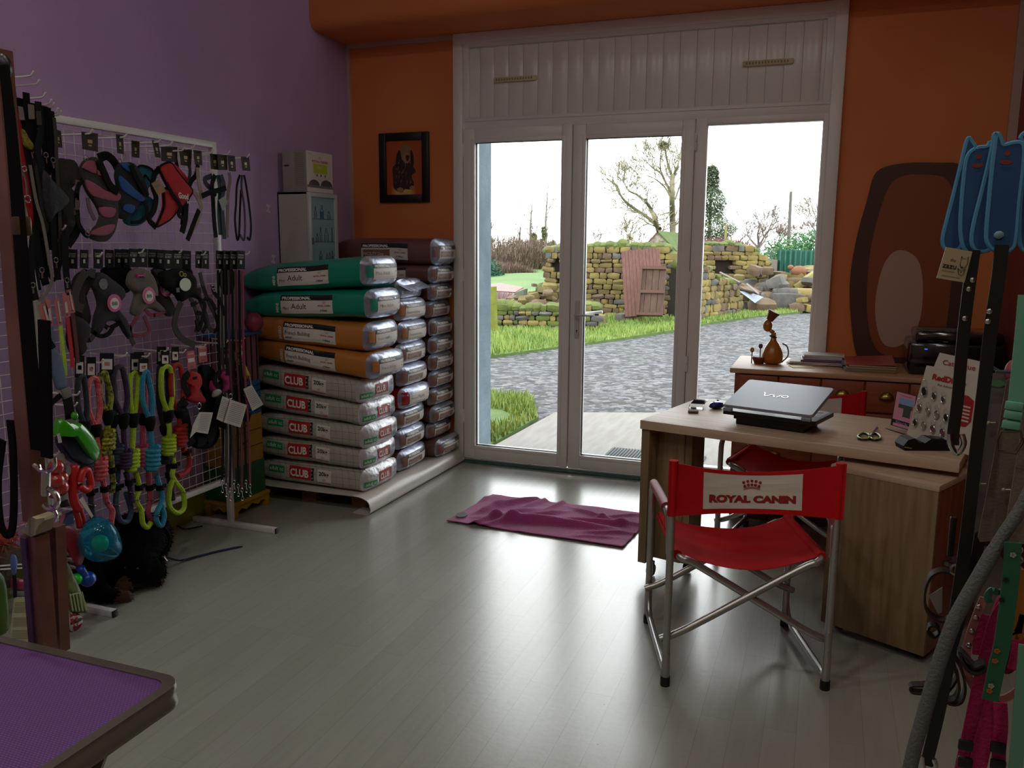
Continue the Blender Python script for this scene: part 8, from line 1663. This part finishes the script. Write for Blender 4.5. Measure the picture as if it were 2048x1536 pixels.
def strap_y(name, label, px, Y, w, mat, cat='lead', studs=(), th=.004, end=None, group=None, side=(1, 0, 0), smooth=60):
    t = thing(name, label, cat, tuple(aY(px[0][0], px[0][1], Y)), group=group); P = catmull(PY(px, Y), 5); mb = MB(); mb.strap(P, w, th, side); mb.build('strap', mat, t, smooth=smooth)
    if studs:
        for q in studs: MB().ball(aY(q[0], q[1], Y-.004), (.0045, .0025, .0045), 10, 7).build('rivet', m_chrome, t)
    if end:
        c = aY(end[0], end[1], Y-.004); MB().tube(catmull([c+Vector((-.008, 0, .02)), c+Vector((-.004, 0, 0)), c+Vector((.006, 0, -.012)), c+Vector((.014, 0, .004)), c+Vector((.01, 0, .02))], 4), .0045, 8).build('snap_hook', m_chrome, t)
    return t
m_leather = M('black_leather', '0a0909', rough=.45); m_brownl = M('dark_brown_leather', '241a16', rough=.5)
strap_y('dog_lead', 'long black leather lead with silver rivets, left of the two hanging at the right', [(1948, 500), (1940, 560), (1930, 640), (1922, 720), (1915, 800), (1907, 860), (1906, 890)], 1.50, .018, m_leather, studs=((1945, 560), (1938, 578), (1930, 637)), end=(1908, 892))
strap_y('dog_lead', 'long black leather lead with two pairs of rivets, right of the two', [(2004, 490), (1996, 560), (1984, 640), (1972, 740), (1960, 840), (1948, 940), (1932, 1080), (1915, 1200), (1896, 1330), (1876, 1430), (1852, 1530)], 1.46, .019, m_leather, studs=((1979, 623), (1976, 643)), end=(1852, 1536))
strap_y('dog_lead', 'narrow black lead behind the right-hand leather lead', [(1990, 870), (1975, 960), (1962, 1060), (1945, 1150), (1922, 1230), (1905, 1290)], 1.62, .018, m_leather)
# thick grey round lead
t = thing('round_lead', 'thick grey soft lead sweeping diagonally across the lower right corner', 'lead', tuple(aY(1900, 1260, 1.40))); P_ = catmull(PY([(2075, 950), (2040, 1020), (2000, 1080), (1960, 1150), (1925, 1210), (1905, 1250), (1880, 1320), (1862, 1380), (1845, 1440), (1828, 1500), (1815, 1560)], 1.38), 5)
MB().tube(P_, [.0095]*12+[.0112]*(len(P_)-12), 12).build('padded_strap', M('grey_soft_strap', '5d605c', rough=.8, bump=.4, bscale=200), t, smooth=180)
# beige card backs
m_beige = M('beige_board', '6a5f50', rough=.8, bump=.15, bscale=200); m_beige2 = M('grey_beige_board', '5f5854', rough=.8)
def board(name, label, px, Y, mat, extra=None, th=.004, tilt=.0):
    t = thing(name, label, 'card', tuple(aY(px[0][0], px[0][1], Y)), group=None); P = [aY(x, y, Y+tilt*(i in (1, 2))) for i, (x, y) in enumerate(px)]; mb = MB(); mb.plate(P, (0, -1, 0), th); mb.build('card_board', mat, t, smooth=None); return t
t = board('backing_card', 'grey-brown backing card with a euro slot at the right, behind the others', [(1974, 750), (2036, 738), (2026, 990), (1952, 1066), (1925, 1068)], 1.60, m_beige2); MB().disc(aY(1995, 767, 1.597), (0, -1, 0), .006, n=12, rx=.012).build('slot_hole', M('slot_green', '4a7a4a'), t)
t = board('backing_card', 'large beige backing card in the middle of the right-hand rack', [(2014, 760), (2048, 750), (2048, 1000), (2015, 1080), (1960, 1084), (1956, 1075), (1985, 930)], 1.52, m_beige)
t = board('backing_card', 'beige backing card nearest the right edge, behind the grey round lead', [(2040, 880), (2070, 860), (2070, 1088), (2005, 1088)], 1.44, m_beige)
mb = MB()
for q in ((1977, 846, 1.58), (1958, 968, 1.58), (2007, 980, 1.5)): mb.tube([aY(q[0], q[1], q[2]), aY(q[0]+14, q[1], q[2])], .0018, 5).ball(aY(q[0], q[1], q[2]), .0035, 8, 6)
mb.build('cable_tie', M('clear_tie', '8a8a6c', rough=.3), label='clear plastic ties fixing goods to the beige backing cards', cat='tie')
# mint collar
m_mint = M('mint_leather', '6aa88c', rough=.55, col2='60a084', vscale=10)
t = strap_y('dog_collar', 'mint green leather collar with an antique buckle hanging at the right edge', [(2052, 590), (2046, 660), (2040, 720), (2033, 790), (2028, 840), (2022, 862)], 1.42, .020, m_mint, cat='collar')
mb = MB(); 
for q in ((2028, 812), (2026, 830), (2022, 850)): c = aY(q[0], q[1], 1.415); mb.box(c, (.024, .006, .013), Matrix.Rotation(.1, 3, 'Y'), 0, .002)
mb.build('keeper', m_mint, t); c = aY(2018, 882, 1.415); MB().tube([c+Vector((x, 0, z)) for x, z in ((-.012, .014), (.014, .016), (.018, .0), (.010, -.018), (-.014, -.016), (-.016, 0))], .0025, 8, True).build('buckle', M('antique_metal', '6a6050', rough=.35, metal=.9), t)
mb = MB(); mb.ball(aY(2030, 742, 1.6), (.016, .014, .02), 14, 10); mb.build('pink_toy', M('pink_rubber', 'a04a50', rough=.5), label='small pink rounded toy peeping out behind the mint collar', cat='toy')
strap_y('dog_collar', 'pale green leather collar running down the right edge at the bottom', [(2052, 1290), (2044, 1380), (2038, 1460), (2030, 1540)], 1.36, .019, M('pale_mint_leather', '5f9478', rough=.55), cat='collar')
# green embroidered lead
t = strap_y('dog_lead', 'dark green lead embroidered with orange and white flowers', [(2026, 1085), (2022, 1150), (2014, 1220), (2004, 1290), (1992, 1340), (1980, 1400)], 1.36, .022, M('green_leather', '1c5a3c', rough=.55), smooth=60)
FM = [M('flower_orange', 'a8621c'), M('flower_white', 'a8a090'), M('flower_dark', '0c2418')]
for k, q in enumerate(((2026, 1110, 1), (2012, 1160, 2), (2004, 1200, 2), (1994, 1302, 0), (1990, 1322, 0), (1982, 1372, 1), (1979, 1382, 0))):
    c = aY(q[0], q[1], 1.355); mb = MB()
    for j in range(5): mb.disc(c+Vector((math.cos(j*1.256)*.0025, 0, math.sin(j*1.256)*.0025)), (0, -1, 0), .002, 0, 8)
    mb.build('embroidered_flower', FM[q[2]], t, smooth=None)
# pink webbing harness
m_hot = M('hot_pink_webbing', 'a01450', rough=.8, bump=.3, bscale=200)
t = thing('dog_harness', 'hot pink webbing harness with black sliders at the lower right', 'harness', tuple(aY(1990, 1400, 1.45)))
mb = MB()
for q, w, Y in (([(2035, 1190), (2020, 1210), (2000, 1240), (1985, 1290), (1970, 1350), (1955, 1420), (1942, 1480), (1925, 1560)], .030, 1.46), ([(1990, 1400), (1980, 1440), (1965, 1490), (1950, 1560)], .026, 1.44), ([(2030, 1180), (2040, 1240), (2038, 1300), (2030, 1340)], .022, 1.47), ([(1975, 1230), (1965, 1270), (1962, 1310)], .026, 1.48), ([(2000, 1405), (2002, 1450), (1998, 1500), (1996, 1560)], .020, 1.43)): mb.strap(catmull(PY(q, Y), 4), w, .003, (1, 0, 0))
mb.build('webbing', m_hot, t)
for (x, y, Y) in ((1931, 1490, 1.43), (1930, 1525, 1.43), (1996, 1495, 1.42), (1996, 1530, 1.42)): MB().box(aY(x, y, Y), (.022, .008, .018), None, 0, .002).build('slider', m_black, t)
mb = MB(); patch_ = catmull(PY([(1995, 1200), (2020, 1190), (2040, 1220), (2045, 1290), (2030, 1340), (2005, 1345), (1985, 1300), (1982, 1250)], 1.52), 4, True); mb.plate(patch_, (0, -1, 0), .01, 0, .008); mb.build('padded_panel', M('dark_pink_mesh', '7a1038', rough=.9), t)
strap_y('dog_lead', 'salmon pink lead with pale studs left of the green one', [(1968, 1195), (1950, 1240), (1935, 1290), (1934, 1340), (1945, 1370), (1960, 1390), (2000, 1398), (2030, 1385), (2052, 1360)], 1.48, .012, M('salmon_leather', '9a5f5c', rough=.6), studs=((1958, 1214), (1952, 1235), (1944, 1262), (1938, 1290)))
strap_y('dog_collar', 'orange-yellow leather collar cut by the right edge', [(2052, 1140), (2044, 1190), (2034, 1240), (2030, 1268), (2042, 1262), (2052, 1230)], 1.40, .018, M('orange_leather', 'a05c14', rough=.5), cat='collar')
strap_y('dog_collar', 'teal narrow collar looped behind the green embroidered lead', [(2052, 1160), (2030, 1172), (2000, 1185), (1985, 1180), (1975, 1192), (1978, 1205)], 1.42, .010, M('teal_leather', '2a6a54', rough=.55), cat='collar')
# coiled black collars
def coil(label, pts, Y, w, mat, buckle=None, card_px=None):
    t = thing('dog_collar', label, 'collar', tuple(aY(pts[0][0], pts[0][1], Y)), group=None); mb = MB(); mb.strap(catmull(PY(pts, Y), 5, True), w, .004, (0, 1, .3), closed=True); mb.build('strap', mat, t)
    if buckle: MB().ring(aY(buckle[0], buckle[1], Y-.01), (0, -1, 0), .009, .002).build('ring', m_chrome, t)
    if card_px: mb = MB(); mb.plate(PY(card_px, Y-.012), (0, -1, 0), .001); mb.build('card', M('tag_greyish', '6f6e64'), t, smooth=None)
    return t
coil('round dark collar with a pale tag hanging beside the pedestal', [(1862, 1150), (1850, 1180), (1852, 1215), (1870, 1235), (1895, 1238), (1912, 1215), (1918, 1180), (1908, 1150), (1885, 1140)], 1.55, .014, m_brownl, (1913, 1140), [(1857, 1192), (1885, 1174), (1884, 1225), (1876, 1228)])
coil('dark collar loop with a silver buckle at the lower right, above the floor', [(1822, 1370), (1850, 1368), (1885, 1360), (1905, 1340), (1915, 1350), (1900, 1375), (1882, 1388), (1850, 1384), (1825, 1382)], 1.50, .012, m_brownl, (1895, 1340))
coil('textured dark brown collar loop, lowest of the dark collars', [(1905, 1310), (1920, 1330), (1930, 1370), (1922, 1400), (1900, 1404), (1880, 1388), (1892, 1398), (1910, 1395), (1918, 1370), (1910, 1335)], 1.48, .014, m_brownl, None)
coil('dark collar with bow in front of the salmon lead', [(1918, 1300), (1930, 1330), (1950, 1343), (1970, 1335), (1966, 1325), (1948, 1330), (1932, 1312)], 1.44, .016, m_gry, None)
coil('small black collar with a round dial hanging beside the pedestal edge', [(1860, 1250), (1856, 1262), (1866, 1272), (1878, 1262), (1872, 1250)], 1.56, .012, m_black, None)
mb = MB(); mb.bx(*(lambda p: (p.x-.004, p.x+.006, 1.53, 1.54, p.z-.035, p.z+.035))(aY(1903, 1075, 1.53)), 0, .002); mb.build('clip_box', m_black, label='small black clip hanging left of the long leather lead', cat='clip')
# chrome chain bits
mb = MB()
for k in range(9): mb.ring(aY(2038-(k % 2)*5, 1100+k*10, 1.44), (.3*(k % 2), -1, 0), .005, .0014, n=12)
mb.build('chain', m_chrome, label='short silver chain hanging beside the green embroidered lead', cat='chain')
